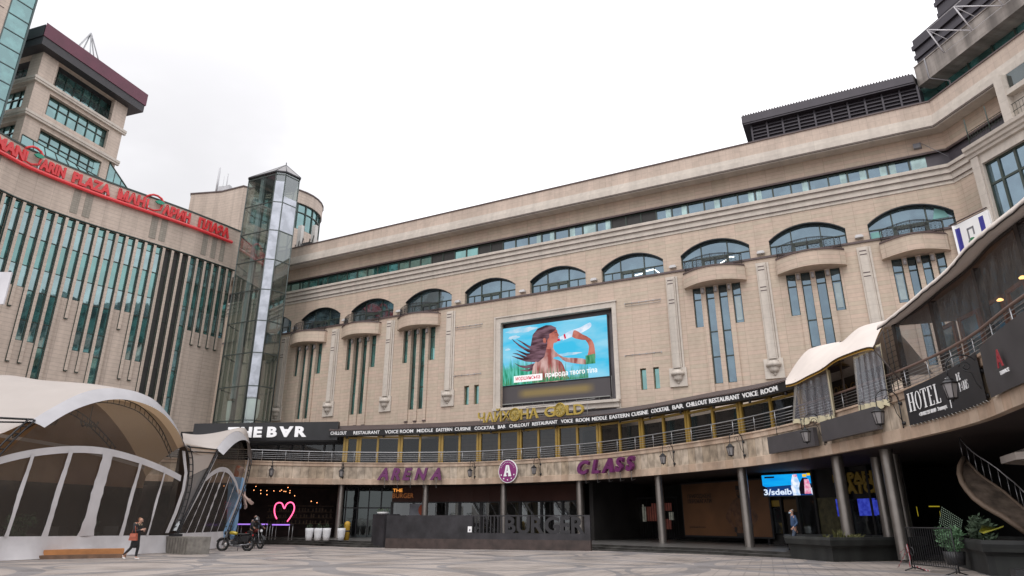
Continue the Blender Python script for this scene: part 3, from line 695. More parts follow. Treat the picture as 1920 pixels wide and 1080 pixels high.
# louvred plant enclosure on the roof
m=MB(); a,b=31.5,43.0
m.pbox(MAIN,a+.45,b,-4,-.1,28.05,30.0); m.pbox(MAIN,a,b,-4.4,.45,30.0,30.12); m.pbox(MAIN,a-.1,b,.2,.5,30.12,30.72); m.pbox(MAIN,a-.1,a+.2,-4.4,.2,30.12,30.72); m.pbox(MAIN,a-.1,b,-4.4,.45,30.72,30.78)
for k in range(6): m.pbox(MAIN,a+.45,b,-.1,.06,28.35+.28*k,28.42+.28*k)
for k in range(11): s_=a+.5+1.1*k; m.pbox(MAIN,s_-.06,s_+.06,-.1,.12,28.05,30.0)
pe=m.build('plant_enclosure',DK,None); tag(pe,'black louvred plant room on the parapet at the right end of the long roof','rooftop plant')
m=MB()
for k in range(60): m.pbox(MAIN,a+.19*k,a+.19*k+.09,.3,.52,30.78,30.83)
m.build('roof_sheeting',M('brown_ribbed_sheet',(.12,.085,.08),.6),pe)
# ------------------------------------------------------------------ left building with vertical fins
LB=thing('curved_mall_wing','curved beige stone building with tall teal window slots and thin fins','building',(-36,54,0))
HF=25.9
FP=.83
fs0=3.0; fins=[fs0+FP*k for k in range(-3,30)]
# per slot bottom of glass; pattern repeats over seven slots
def slot_bottom(k):
    p=(k-9)%5
    return {0:18.97,1:18.97,2:14.78,3:14.78,4:9.0}[p] if k<24 else (9.0 if k<27 else 18.6)
slots=[]
for k in range(len(fins)-1):
    slots.append((fins[k]+.13,fins[k+1]-.11,slot_bottom(k)))
m=MB(); m.wall(LEFT,0.0,LEFT.s[-1],.0,HF,0,[(max(a,.02),b,z,HF-.02) for a,b,z in slots if b>0 and b<LEFT.s[-1]],.2); m.build('wall',STONEL,LB)
m=MB(); m.wall(LEFT,-6,LEFT.s[-1]+.6,HF+.06,30.25,.16); m.face([LEFT.P(LEFT.s[-1]+.6,-3,HF),LEFT.P(LEFT.s[-1]+.6,.16,HF),LEFT.P(LEFT.s[-1]+.6,.16,30.25),LEFT.P(LEFT.s[-1]+.6,-3,30.25)][::-1])
m.build('frieze',STONEL,LB)
m=MB(); m.pbox(LEFT,-6,LEFT.s[-1]+.6,-.3,.22,30.25,30.4); m.build('green_capping',M('dark_green_capping',(.03,.05,.045),.5),LB); m=MB(); m.pbox(LEFT,-6,LEFT.s[-1]+.6,0,.2,HF-.02,HF+.06); m.build('green_capping',M('dark_green_capping',(.03,.05,.045),.5),LB)
PN=stone('grey_tile_panel',(.33,.30,.255,1),(.30,.27,.23,1),bw=.3,bh=.2,mort=.02,stack=True)
for s0,wd in ((4.6,.7),(11.3,.6),(12.3,.6),(18.0,.6),(18.9,.6),(23.1,.55),(24.1,.55),(25.1,.5)):
    m=MB(); m.pbox(LEFT,s0,s0+wd,.16,.19,26.35,28.6 if s0>20 else 28.9); m.build('inlaid_panel',PN,LB)
for i,(a,b,z) in enumerate(slots):
    if b<0 or b>LEFT.s[-1]: continue
    a=max(a,.05); dark=(23<=i<=25); o=-.15
    fr=MB()
    for q in (a+.03,b-.03): fr.pbox(LEFT,q-.03,q+.03,o-.03,o+.05,z,HF)
    zs=[z+.03]
    t=HF-.75
    while t>z+1.2: zs+= [t,t-1.9]; t-=4.35
    for q in zs:
        if q>z: fr.pbox(LEFT,a,b,o-.03,o+.045,q-.035,q+.035)
    w_=fr.build('slot_window',GREENM,LB); g=MB(); g.face([LEFT.P(a,o,z),LEFT.P(b,o,z),LEFT.P(b,o,HF),LEFT.P(a,o,HF)]); g.build('glass',M('dark_vent_panel',(.035,.033,.032),.6) if dark else GL_TEAL,w_)
    t=HF-.75
    while t>z+1.2 and not dark:
        sp=MB(); sp.pbox(LEFT,a+.09,b-.09,o+.01,o+.035,t-1.85,t-.05); t-=4.35
        sp.build('opening_pane',glassy('pale_teal_pane',(.5,.66,.68,1),(.12,.24,.24,1),.45,curt=.5),w_)
for k,s_ in enumerate(fins):
    if s_<.1 or s_>LEFT.s[-1]: continue
    zl=slot_bottom(k-1) ; zr=slot_bottom(k); zb=min(zl,zr); zb={18.97:17.3,14.78:13.07,9.0:7.5,18.6:17.3}.get(zb,7.5)
    m=MB(); m.pbox(LEFT,s_-.12,s_+.12,0,.17,zb,HF-.1); f_=m.build('fin',STONEL,LB)
    m=MB(); m.pbox(LEFT,s_-.13,s_+.13,.0,.18,zb-.07,zb); m.build('fin_foot',GREENM,f_); m=MB(); m.pbox(LEFT,s_-.135,s_-.12,-.02,.17,zb,HF-.1); m.build('fin_edge',GREENM,f_)
# letters of the sign
SG=thing('mall_sign','red raised lettering MANDARIN PLAZA above a red tube on the curved stone frieze','sign',LEFT.P(15,.5,29))
m=MB(); m.sweep(LEFT,-4,26.15,[(.3,28.55),(.5,28.52),(.56,28.66),(.5,28.82),(.3,28.8)],closed=True); m.build('red_rail',RED,SG)
m=MB()
for k in range(16): m.pbox(LEFT,-3+k*1.85,-2.9+k*1.85,.16,.4,28.6,29.3)
m.build('bracket',STEEL,SG)
m=MB()
def word(txt,s0,s1,z,size):
    text_on(m,LEFT,s0,z,.42,txt,size,width=s1-s0,bold=.045,extr=.09)
lx=lambda x: LEFT.hit(x,262+.36*x,.42)[0]
for t_,a_,b_ in (('MAN',-8,50),('ARIN',80,127),('PLAZA',141,212),('МАН',226,276),('АРИН',309,360),('ПЛАЗА',376,433)): word(t_,lx(a_),lx(b_),28.98,1.3)
m.build('lettering',RED,SG)
for s0,wd in ((lx(51),lx(80)-lx(51)),(lx(279),lx(307)-lx(279))):
    q=MB(); c=s0+wd/2
    pts=[LEFT.P(c+wd*.5*cos(t),.42,29.72+.62*sin(t)) for t in [radians(150-10*k) for k in range(9)]+[]]
    q.tube([LEFT.P(s0+.08,.42,29.9),LEFT.P(s0+.08,.42,29.05),LEFT.P(c,.42,28.98),LEFT.P(c+wd*.42,.42,29.25),LEFT.P(c+wd*.48,.42,29.8)],.11,6)
    q.tube([LEFT.P(s0-.15,.42,30.1)]+[LEFT.P(c+wd*.55*cos(radians(a)),.42,29.95+.62*sin(radians(a))) for a in (140,110,80,50,20,0)],.11,6)
    q.build('letter_ring',RED,SG)
    q=MB(); l=[(-.05,0),(.22,.2),(.55,.24),(.8,.1),(.55,-.12),(.2,-.14)]; k_=wd/1.3
    F_=[LEFT.P(c+x*k_,.6,29.9+y) for x,y in l]; B_=[LEFT.P(c+x*k_,.45,29.9+y) for x,y in l]
    q.face(F_[::-1]); 
    for i in range(6): q.face([F_[i],F_[(i+1)%6],B_[(i+1)%6],B_[i]])
    q.build('leaf',M('green_leaf_plastic',(.02,.25,.16),.4,emit=.05),SG)
# lean-to glazing on the left roof
g=MB(); p0,p1,p2=LEFT.P(7.3,-1.2,30.35),LEFT.P(15.6,-1.2,30.35),LEFT.P(13.9,-1.25,31.0); p3=LEFT.P(7.3,-1.4,32.1)
g.face([p0,p1,p2,p3]); h1=LEFT.hit(214,302,-4); h2=LEFT.hit(272,358,-4); p2b=LEFT.P(h1[0]-1.5,-4,h1[1]+1.0); p4=LEFT.P(h2[0]+.3,-4,30.35); p5=LEFT.P(h1[0]-1.5,-4,30.35); g.face([p5,p4,p2b])
lt=g.build('roof_lean_to',GL_GREEN,LB); fr=MB()
for k in range(9):
    t=k/8; a=Vector(p0).lerp(Vector(p1),t); b=Vector(p3).lerp(Vector(p2),t); fr.tube([a,b],.045,4)
fr.tube([p0,p1],.05,4); fr.tube([p3,p2],.07,4); fr.tube([p2,p1],.07,4); fr.tube([p2b,p4],.09,4)
for k in range(1,8): t=k/8; fr.tube([Vector(p5).lerp(Vector(p4),t),Vector(p2b).lerp(Vector(p4),t)],.05,4)
fr.build('glazing_bars',GREENM,lt)
# ------------------------------------------------------------------ glass-edged tower at the left frame edge
dd=(.42,.907); A_=at_y(2,230,49.8); cx0=A_[0]
TW=Path([(cx0-dd[0]*15,49.8-dd[1]*15),(cx0,49.8)],k=1.085)
TT=thing('glass_edged_tower','beige tower with a green glass strip on its corner, above the left wing','building',(cx0-3,42,30))
L_=TW.s[-1]
m=MB(); m.wall(TW,0,L_-1.75,30.3,64,0); m.build('wall',STONEL,TT)
g=MB(); g.wall(TW,L_-1.75,L_-.08,28,62,-.02); g.wall(Path([TW.p[-1],(TW.p[-1][0]-5,TW.p[-1][1]+3)]),0,5,33,69,0); gs=g.build('glass_strip',GL_GREEN,TT)
fr=MB(); fr.pbox(TW,L_-.12,L_,-.2,.06,28,62); fr.pbox(TW,L_-1.8,L_-1.72,-.1,.05,28,62)
z=29
while z<62: fr.pbox(TW,L_-1.75,L_-.1,-.05,.03,z,z+.07); z+=1.55
fr.build('glazing_bars',M('grey_green_bar',(.06,.09,.09),.5),gs)
m=MB(); z=30
while z<60: m.pbox(TW,L_-5,L_-2.1,0,.03,z,z+.05); m.pbox(TW,L_-3.2,L_-3.05,.0,.04,z-.3,z); z+=2.3
m.build('wall_joint',BROWNM,TT)
# ------------------------------------------------------------------ office block with maroon roof
A_=at_z(82,97,44); B_=at_z(240,203,44); ux=(B_[0]-A_[0],B_[1]-A_[1]); ll=math.hypot(*ux); ux=(ux[0]/ll,ux[1]/ll); nx=(ux[1],-ux[0])
C_=(A_[0]-nx[0]*7,A_[1]-nx[1]*7)
OF=Path([C_,(A_[0],A_[1]),(B_[0],B_[1])]); o0=7.0; oL=OF.s[-1]
OB=thing('rooftop_office_block','beige office block with a maroon roof edge rising behind the left wing','building',((A_[0]+B_[0])/2-3,57,28))
m=MB()
ops=[(o0+1.55,oL-1.5,38.05,40.3),(o0+1.55,oL-1.5,33.9,36.5),(1.0,o0-1.0,38.05,40.3),(1.0,o0-1.0,33.9,36.5),(o0+1.6,oL-1.6,41.25,44.0),(2,o0-1.5,41.3,44.0)]
m.wall(OF,0,oL,28,44.0,0,ops,.6); D_=(B_[0]-nx[0]*9,B_[1]-nx[1]*9); OE=Path([(B_[0],B_[1]),D_]); m.wall(OE,0,9,28,44.0,0); m.build('wall',STONEL,OB)
m=MB(); 
for z in (40.65,36.95): m.sweep(OF,-.3,oL+.25,[(0,z),(.25,z+.02),(.25,z+.22),(.32,z+.24),(.32,z+.5),(0,z+.52)])
m.build('string_course',STRIM,OB)
for a,b,z0,z1 in ops:
    rec=z1>43; o=-1.4 if rec else -.5
    g=MB(); g.face([OF.P(a-(.6 if rec else 0),o,z0-(.5 if rec else 0)),OF.P(b+(.6 if rec else 0),o,z0-(.5 if rec else 0)),OF.P(b+(.6 if rec else 0),o,z1),OF.P(a-(.6 if rec else 0),o,z1)]); fr=MB(); n=max(2,round((b-a)/1.1))
    for k in range(n+1): s_=a+(b-a)*k/n; fr.pbox(OF,s_-.04,s_+.04,o,o+.1,z0,z1)
    for z in ((z0+.03,z1-.9,z1-.03) if not rec else (z0,)): fr.pbox(OF,a,b,o,o+.09,z-.04,z+.04)
    w_=fr.build('window_band',GREENM,OB); g.build('glass',GL_GREEN,w_)
    if rec:
        rl=MB()
        for z in (z0+.1,z0+1.0): rl.tube([OF.P(a,-.1,z),OF.P(b,-.1,z)],.03,4)
        for k in range(int((b-a)/.16)): rl.tube([OF.P(a+.16*k,-.1,z0),OF.P(a+.16*k,-.1,z0+1.0)],.014,3,cap=False)
        for k in range(5):
            c=a+(b-a)*(k+.5)/5
            for rr in (.3,.18): rl.tube([OF.P(c+rr*cos(q*pi/4),-.1,z0+.55+rr*sin(q*pi/4)) for q in range(9)],.022,3,cap=False)
        rl.build('railing',BLACKM,OB)
m=MB(); m.pbox(OF,o0-.02,oL+1.25,-8,1.0,44.9,46.35); m.build('roof_fascia',M('maroon_metal_fascia',(.11,.022,.045),.5,vs=.8),OB)
m=MB(); m.pbox(OF,0,oL+1.15,-8,.92,44.02,44.9); m.pbox(OF,0,o0-.1,-6,1.0,44.9,46.2); m.build('roof_soffit',M('dark_soffit',(.04,.037,.042),.6),OB)
m=MB(); c=OF.P(o0+4,-1.5,46.35); t=Vector(c)+Vector((0,0,4.2))
for dx,dy in ((-1.6,0),(1.6,0),(0,-1),(0,1.2),(3.2,.5)): m.tube([(c[0]+ux[0]*dx-nx[0]*dy,c[1]+ux[1]*dx-nx[1]*dy,46.3),t],.08,4)
for z in (.8,1.5): m.tube([(c[0]-ux[0]*1.2*(1-z/2.6),c[1]-ux[1]*1.2*(1-z/2.6),46.3+z),(c[0]+ux[0]*1.4*(1-z/2.6),c[1]+ux[1]*1.4*(1-z/2.6),46.3+z)],.05,4)
m.build('roof_mast',STEEL,OB)
# ------------------------------------------------------------------ round rooftop block behind the lift tower
DB=thing('rooftop_drum','rounded beige stone rooftop block with a ring of green windows behind the glass lift tower','building',(-29,80,30))
pts=[(-42.7,80),(-41.25,76.2),(-37.1,75.6),(-33.7,74.1)]
c=(-30.3,79.0); R=5.05
arc=[(c[0]+R*cos(radians(a)),c[1]+R*sin(radians(a))) for a in range(-122,91,12)]
DR=Path(pts+arc,k=1.08); sA=DR.s[4]; 
m=MB(); m.wall(DR,0,DR.s[-1],26,38.1,0,[(sA+.3,DR.s[-1]-.5,33.3,36.6)],.3); m.build('wall',STONEL,DB)
m=MB(); m.pbox(DR,0,DR.s[-1],-.3,.1,38.1,38.25); m.build('roof_capping',BROWNM,DB)
g=MB(); g.wall(DR,sA+.3,DR.s[-1]-.5,33.3,36.6,-.25); fr=MB()
s_=sA+.3
while s_<DR.s[-1]-.4: fr.pbox(DR,s_-.05,s_+.05,-.26,-.12,33.3,36.6); s_+=1.15
for z in (33.35,35.5,36.55): fr.pbox(DR,sA+.3,DR.s[-1]-.5,-.26,-.14,z-.05,z+.05)
w_=fr.build('ring_window',GREENM,DB); g.build('glass',GL_GREEN,w_)
m=MB(); s2=DR.s[1]+2.6
for ds,h,r_ in ((0,3.6,.14),(1.3,2.7,.07),(.8,2.4,.03)): m.tube([DR.P(s2+ds,-.6,38.2),DR.P(s2+ds,-.6,38.2+h)],r_,6)
m.pbox(DR,s2+.5,s2+2.1,-.9,-.3,38.5,39.1); m.build('antenna_mast',M('pale_antenna',(.5,.5,.52),.5),DB)
# antenna panels on the parapet beside the drum
AP=thing('antenna_cluster','white antenna boxes and black cables standing on the roof edge beside the lift tower','antenna',MAIN.P(-13.2,.2,28.1))
m=MB()
for ds,h in ((-.8,2.6),(1.2,2.2)): m.pbox(MAIN,-13.6+ds,-13.1+ds,-.8,-.4,28.8,28.8+h)
m.build('panel',M('off_white_radome',(.6,.58,.55),.5),AP)
m=MB()
for k in range(6): m.tube([MAIN.P(-14.6+.45*k,-.4,28.1),MAIN.P(-14.5+.5*k,-.4,29.2+.3*(k%3)),MAIN.P(-14.2+.45*k,-.6,28.9)],.06,5)
m.pbox(MAIN,-13.2,-12.2,-.5,-.1,28.2,29.0); m.build('cables',BLACKM,AP)
# ------------------------------------------------------------------ glass lift tower
tp=[(-29.1,65.07),(-25.51,63.42),(-24.54,63.63),(-23.52,65.02)]
tb=[(-25.1,68.0),(-28.9,68.7)]
TP=Path(tp+tb+[tp[0]],k=1.08)
LT=thing('glass_lift_tower','tall faceted glass lift tower in the corner between the two beige facades','lift tower',(-26.3,65.8,0))
ZT=34.5
TG=clear('tower_glass',(.62,.70,.66,1),.62,.55,.03,(.10,.12,.11,1))
names=[0,1,2,3]
g=MB(); g.wall(TP,0,TP.s[1],8,ZT,0); g.build('glass_wall',TG,LT)
g=MB(); g.wall(TP,TP.s[1],TP.s[3],8,ZT,0); g.wall(TP,TP.s[3],TP.s[6],8,ZT,0); g.build('glass_wall',TG,LT)
PAN=glassy('pale_metal_panel',(.72,.76,.82,1),(.42,.44,.50,1),.3,rough=.18)
m=MB(); m.wall(TP,TP.s[1]+.03,TP.s[2]-.03,11.9,ZT-1,.025); m.build('pale_panel_strip',PAN,LT)
m=MB(); m.wall(TP,TP.s[2]+.03,TP.s[3]-.03,28.2,ZT-2.6,.025); m.build('pale_panel_strip',PAN,LT)
m=MB(); s1=TP.s[0]+1.55; m.pbox(TP,s1,s1+.42,-.45,-.15,11.9,ZT); m.build('guide_column',M('pale_guide_column',(.5,.52,.56),.4),LT)
m=MB(); m.box(-26.5,-25.4,65.2,66.5,8,TP.z(ZT)); m.box(-28.3,-27.9,66.7,67.2,8,TP.z(ZT)); m.build('inner_shaft',M('shaft_grey',(.06,.065,.06),.7),LT)
for (x,y,r_) in ((-25.1,64.2,.66),(-27.7,65.0,.2)):
    m=MB(); m.lathe((x,y,TP.z(9.7)),[(0,0),(r_*.5,.15),(r_*.9,.6),(r_,1.2),(r_,2.2),(0,2.2)],12); m.build('lift_base',M('pale_glow_base',(.5,.52,.5),.5,emit=.25,ecol=(.8,.85,.8,1)),LT)  # rounded bases of the lift, no lamps; a faint glow is added
fr=MB()
for k in range(6):
    x,y=TP.p[k]; fr.tube([(x,y,8),(x,y,TP.z(ZT))],.07,5)
x,y=TP.xy(TP.s[0]+.9,0)
z=9.8
while z<ZT: fr.pbox(TP,0,TP.s[6]-.01,-.03,.05,z,z+.09); z+=3.05
fr.build('frame',M('tower_grey_green',(.07,.085,.08),.4,.4),LT)
m=MB(); ZR=TP.z(ZT); apx=(-25.5,65.8,ZR+2.2); rp2=[TP.xy(TP.s[k],.12) for k in range(6)]
ri=(-27.4,66.5,ZR+1.4)
for k in range(6):
    a=rp2[k]; b=rp2[(k+1)%6]; top=apx if k in (0,1,2,3) else ri
    m.face([(a[0],a[1],ZR+.12),(b[0],b[1],ZR+.12),top])
m.face([(rp2[0][0],rp2[0][1],ZR+.12),apx,ri]); m.face([(rp2[4][0],rp2[4][1],ZR+.12),ri,apx])
rf=m.build('faceted_roof',M('grey_zinc_roof',(.20,.19,.19),.45,.4),LT)
m=MB(); m.pbox(TP,0,TP.s[6]-.01,-.3,.14,ZT,ZT+.12); m.tube([apx,(apx[0],apx[1],apx[2]+.3)],.05,5)
for k in range(4): m.tube([(rp2[k][0],rp2[k][1],ZR+.13),apx],.04,4)
m.build('roof_edge',DGREY,rf)
# ------------------------------------------------------------------ podium: terrace band, soffit, columns, railing
FZ=0.20                                     # podium floor level
BE=BAND.s[-1]
POD=thing('podium_terrace','curved travertine terrace band on steel columns along the foot of the long building','terrace',(0,50,0))
m=MB(); m.sweep(BAND,0,BE,[(-.25,4.2),(0,4.2),(0,4.62),(-.06,4.64)]); m.sweep(BAND,0,BE,[(-.06,5.56),(0,5.58),(0,5.80),(.06,5.82),(.06,5.90),(-.35,5.90)]); m.build('band_edge',BANDST,POD)
m=MB(); m.wall(BAND,0,BE,4.62,5.58,-.06); m.build('band_panel',ROUGHST,POD)
m=MB()
def strip(mb,P,s0,s1,oa,ob,z,flip=False,n=1):
    br=[s0]+[v for v in P.s if s0<v<s1]+[s1]
    for a,b in zip(br,br[1:]):
        q=[P.P(a,oa,z),P.P(b,oa,z),P.P(b,ob,z),P.P(a,ob,z)]
        mb.face(q if flip else q[::-1])
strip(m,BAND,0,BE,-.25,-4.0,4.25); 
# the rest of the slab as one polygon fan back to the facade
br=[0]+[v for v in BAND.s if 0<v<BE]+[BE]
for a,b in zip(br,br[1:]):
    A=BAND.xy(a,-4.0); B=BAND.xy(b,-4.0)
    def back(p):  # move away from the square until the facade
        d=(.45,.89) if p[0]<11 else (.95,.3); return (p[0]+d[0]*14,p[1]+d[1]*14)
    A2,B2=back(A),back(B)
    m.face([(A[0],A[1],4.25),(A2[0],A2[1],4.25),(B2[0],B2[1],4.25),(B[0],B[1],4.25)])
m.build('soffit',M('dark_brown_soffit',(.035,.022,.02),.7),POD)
m=MB()
for a,b in zip(br,br[1:]):
    A=BAND.xy(a,-.3); B=BAND.xy(b,-.3); A2,B2=back(A),back(B)
    m.face([(A[0],A[1],5.5),(B[0],B[1],5.5),(B2[0],B2[1],5.5),(A2[0],A2[1],5.5)])
m.build('terrace_floor',M('terrace_tiles',(.22,.19,.17),.7),POD)
# columns
def column(mb,x,y,r,z0,z1): mb.lathe((x,y,0),[(r,z0),(r,z1)],20); mb.lathe((x,y,0),[(r+.012,z0+1.9),(r+.012,z0+1.93)],20)
COLM=M('dull_steel_column',(.27,.245,.225),.32,.75,var=.12,vs=2)
colpos=[BAND.xy(s_,-1.0) for s_ in (19.85,26.45,32.65,39.3,46.35,53.4)]
for s_,px in ((60.3,0),):
    colpos.append(BAND.xy(60.3,-1.2))
colpos+= [BAND.xy(66.8,-1.4),BAND.xy(73.0,-1.2)]
colpos+= [at_y(1690,1008,27.5)[:2],at_y(1668,1008,31)[:2],(at_y(1702,1008,29.5)[:2])]
for x,y in colpos[:-5]:
    m=MB(); column(m,x,y,.25,FZ-.1,4.3); m.build('column',COLM,POD)
for i,(x,y) in enumerate(colpos[-5:]):
    if i<2: continue
    m=MB(); column(m,x,y,.24,FZ-.1,4.3); m.build('column',COLM,POD)
# hand railing
m=MB()
def rail(mb,s0,s1,off,z,r): 
    n=max(2,int((s1-s0)/1.0)); mb.tube([BAND.P(s0+(s1-s0)*k/n,off,z) for k in range(n+1)],r,5)
rail(m,1,59,-.2,6.72,.032)
for z in (6.1,6.25,6.4,6.53): rail(m,1,59,-.2,z,.012)
s_=1.5
while s_<59: m.tube([BAND.P(s_,-.2,5.9),BAND.P(s_,-.2,6.72)],.02,5); s_+=1.75
m.build('terrace_railing',STEEL,POD)
m=MB(); rail(m,59.2,84,-.25,6.66,.05); m.build('handrail',M('brown_handrail',(.17,.11,.09),.45),POD)
m=MB()
for z in (6.05,6.17,6.29,6.41,6.53): rail(m,59.2,84,-.25,z,.011)
s_=60
while s_<84: m.tube([BAND.P(s_,-.25,5.9),BAND.P(s_,-.25,6.62)],.02,5); s_+=1.5
m.build('terrace_railing',STEEL,POD)

# podium floor and steps (outer edge follows the band)
ed=[on_ground(555,1018,0)[:2],(-10.9,47.2),(-9.0,46.2),(4.7,41.0),(5.6,39.6),(9.3,35.3),(11.9,30.5),(13.0,28.3),(15.5,30.5),(19,26),(17,18),(17,8)]
edge=[(-34,56),(-24,56.5)]+[(-16.2,52.6)]+[(p[0],p[1]) for p in ed[1:]]
EDG=Path(edge)
fl=MB()
for i in range(len(edge)-1):
    a,b=edge[i],edge[i+1]
for a,b in zip(EDG.s,EDG.s[1:]):
    q=[EDG.P(a,-.9,FZ),EDG.P(b,-.9,FZ)]; A2=(q[0][0]+8,q[0][1]+30,FZ); B2=(q[1][0]+8,q[1][1]+30,FZ)
fl.face([EDG.P(v,-.9,FZ) for v in EDG.s]+[(60,8,FZ),(60,90,FZ),(-40,90,FZ)],mi=0)
struct('podium_floor',fl,M('portico_paving',(.10,.095,.09),.35,var=.3,vs=.8))
STEPM=stone('dark_step_stone',(.115,.11,.10,1),(.085,.08,.075,1),bw=1.1,bh=.3,mort=.01,dirt=.5)
stp=MB()
for k in range(3):
    z1=FZ-.002-.0*k-(.12*k); stp.pbox(EDG,0,EDG.s[-1],-1.2,-.9+.33*(k+1)-.33,z1-.6,z1 if k else FZ-.004)
for k in range(3):
    stp.pbox(EDG,0,EDG.s[-1],-.95,-.9+.33*k+.0,-.8,FZ-.004-.12*k)
struct('steps',stp,STEPM)
# ------------------------------------------------------------------ glazed restaurant on the terrace
PV=thing('terrace_restaurant','glazed restaurant storey with ochre window frames and a black lettered awning on the terrace','restaurant',(0,51,5.5))
GO=-1.2
posts=[19.9,20.95,24.22,27.5,30.48,33.98,37.45,41.0,44.9,49.2,53.6,58.4]
thin=[22.45,25.8,28.95,32.17,35.7,39.15,42.85,47.0,51.4,56.0]
def ztop(s):
    T=[(0,8.0),(19,8.0),(24,8.2),(29,8.35),(38,8.32),(45,8.08),(51,7.95),(56,7.7),(62,7.6)]
    for (a,za),(b,zb) in zip(T,T[1:]):
        if a<=s<=b: return za+(zb-za)*(s-a)/(b-a)
    return 7.6
TERG=clear('restaurant_glass',(.6,.6,.6,1),.60,.12,.02,(.02,.018,.018,1),bump=.004,bs=.6)
allp=sorted(posts+thin)
for a,b in zip(allp,allp[1:]):
    fr=MB(); g=MB()
    z1=min(ztop(a),ztop(b))-.02
    fr.pbox(BAND,a,b,GO-.05,GO+.06,z1-.14,z1); fr.pbox(BAND,a,b,GO-.05,GO+.06,5.52,5.68)
    w_=fr.build('window',YEL,PV); g.wall(BAND,a,b,5.6,z1,GO); g.build('pane',TERG,w_)
for s_ in posts:
    m=MB(); m.pbox(BAND,s_-.19,s_-.03,GO-.08,GO+.12,5.5,ztop(s_)); m.pbox(BAND,s_+.03,s_+.19,GO-.08,GO+.12,5.5,ztop(s_)); m.pbox(BAND,s_-.03,s_+.03,GO-.08,GO+.05,5.5,ztop(s_)); m.build('post',YEL,PV)
for s_ in thin:
    m=MB(); m.pbox(BAND,s_-.08,s_+.08,GO-.07,GO+.10,5.5,ztop(s_)); m.build('slim_post',YEL,PV)
# dark room behind, with floor clutter
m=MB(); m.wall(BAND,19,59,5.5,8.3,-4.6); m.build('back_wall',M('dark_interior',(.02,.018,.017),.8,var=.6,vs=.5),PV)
m=MB(); rnd=random.Random(5)
s_=20.5
while s_<58: 
    m.pbox(BAND,s_,s_+.7,-2.6,-1.9,5.52,6.25); m.pbox(BAND,s_+.85,s_+1.2,-2.5,-2.1,5.52,6.4); s_+=1.9
m.build('dining_furniture',M('dark_brown_furniture',(.05,.04,.035),.6),PV)
# fascia and awning roof
ns=80; m=MB(); rf=MB(); sh=MB(); A0,A1=18.6,59.4
for k in range(ns):
    a=A0+(A1-A0)*k/ns; b=A0+(A1-A0)*(k+1)/ns; za,zb=ztop(a),ztop(b)
    m.face([BAND.P(a,-.66,za),BAND.P(b,-.66,zb),BAND.P(b,-.62,zb+.5),BAND.P(a,-.62,za+.5)],[(a,0),(b,0),(b,.5),(a,.5)])
    m.face([BAND.P(a,-.66,za),BAND.P(a,-1.3,za),BAND.P(b,-1.3,zb),BAND.P(b,-.66,zb)])
    rf.face([BAND.P(a,-.58,za+.5),BAND.P(b,-.58,zb+.5),BAND.P(b,-1.9,zb+1.02),BAND.P(a,-1.9,za+1.02)],[(a,0),(b,0),(b,1),(a,1)])
    rf.face([BAND.P(a,-1.9,za+1.02),BAND.P(b,-1.9,zb+1.02),BAND.P(b,-5.2,zb+1.1),BAND.P(a,-5.2,za+1.1)])
    rf.face([BAND.P(a,-.58,za+.5),BAND.P(a,-.58,za+.46),BAND.P(b,-.58,zb+.46),BAND.P(b,-.58,zb+.5)][::-1])
aw=m.build('awning_fascia',BLACKP,PV)
rf.build('awning_roof',M('dark_brown_ribbed_roof',(.06,.042,.04),.55),PV)
m=MB(); s_=A0
while s_<A1-.2:
    za,zb=ztop(s_),ztop(s_+.12); m.face([BAND.P(s_,-.565,za+.44),BAND.P(s_+.12,-.565,zb+.44),BAND.P(s_+.12,-.565,zb+.53),BAND.P(s_,-.565,za+.53)]); s_+=.24
m.build('corrugated_edge',M('brown_edge',(.10,.07,.065),.6),PV)
lt=None
def fascia_text(txt,s0,s1):
    base=len(lt.v); text_on(lt,BAND,s0,0,-.62,txt,.46,width=s1-s0,bold=.022,extr=.02)
    # follow the varying height
    vs,fs,w_=[],[],0
    return base
words=[("CHILLOUT",19.15,21.35),("RESTAURANT",21.75,24.4),("VOICE ROOM",24.95,27.3),("MIDDLE EASTERN CUISINE",27.8,0),]
seq=[("CHILLOUT",620,650),("RESTAURANT",663,712),("VOICE ROOM",722,775),("MIDDLE",782,812),("EASTERN",818,848),("CUISINE",853,883),("COCKTAIL",890,928),("BAR",934,948),("CHILLOUT",955,993),("RESTAURANT",998,1045),("VOICE",1052,1074),("ROOM",1080,1105),("MIDDLE",1110,1138),("EASTERN",1143,1180),("CUISINE",1184,1215),("COCKTAIL",1221,1255),("BAR",1261,1281),("CHILLOUT",1287,1326),("RESTAURANT",1330,1387),("VOICE",1392,1421),("ROOM",1427,1458)]
def liney(x): # centre line of the lettering in the photograph
    T=[(620,812),(712,806),(860,800),(948,794),(1082,785),(1180,775),(1281,761),(1387,744),(1458,731)]
    for (a,ya),(b,yb) in zip(T,T[1:]):
        if a<=x<=b: return ya+(yb-ya)*(x-a)/(b-a)
    return 812
for t,xa,xb in seq:
    h0=BAND.hit(xa,liney(xa),-.62); h1=BAND.hit(xb,liney(xb),-.62)
    if not h0 or not h1: continue
    s0,s1=h0[0],h1[0]; z0=ztop(s0)+.12; z1=ztop(s1)+.12
    lt=MB(); text_on(lt,BAND,max(s0,A0+.1),z0,-.63,t,.37,width=s1-max(s0,A0+.1),bold=.012,extr=.035,z1=z1); lt.build('lettering',WHITEP,PV)
m=MB(); s_=20.0
while s_<59: 
    z=ztop(s_)-.02; x,y=BAND.xy(s_,-.85); m.lathe((x,y,z-.16),[(0,0),(.07,.02),(.09,.16)],8); s_+=2.9
m.build('downlight',DGREY,PV)
# end wall of the pavilion on the left
m=MB(); m.pbox(BAND,19.7,19.85,-4.6,-1.2,5.5,8.0); m.build('end_wall',M('dark_interior',(.02,.018,.017),.8),PV)
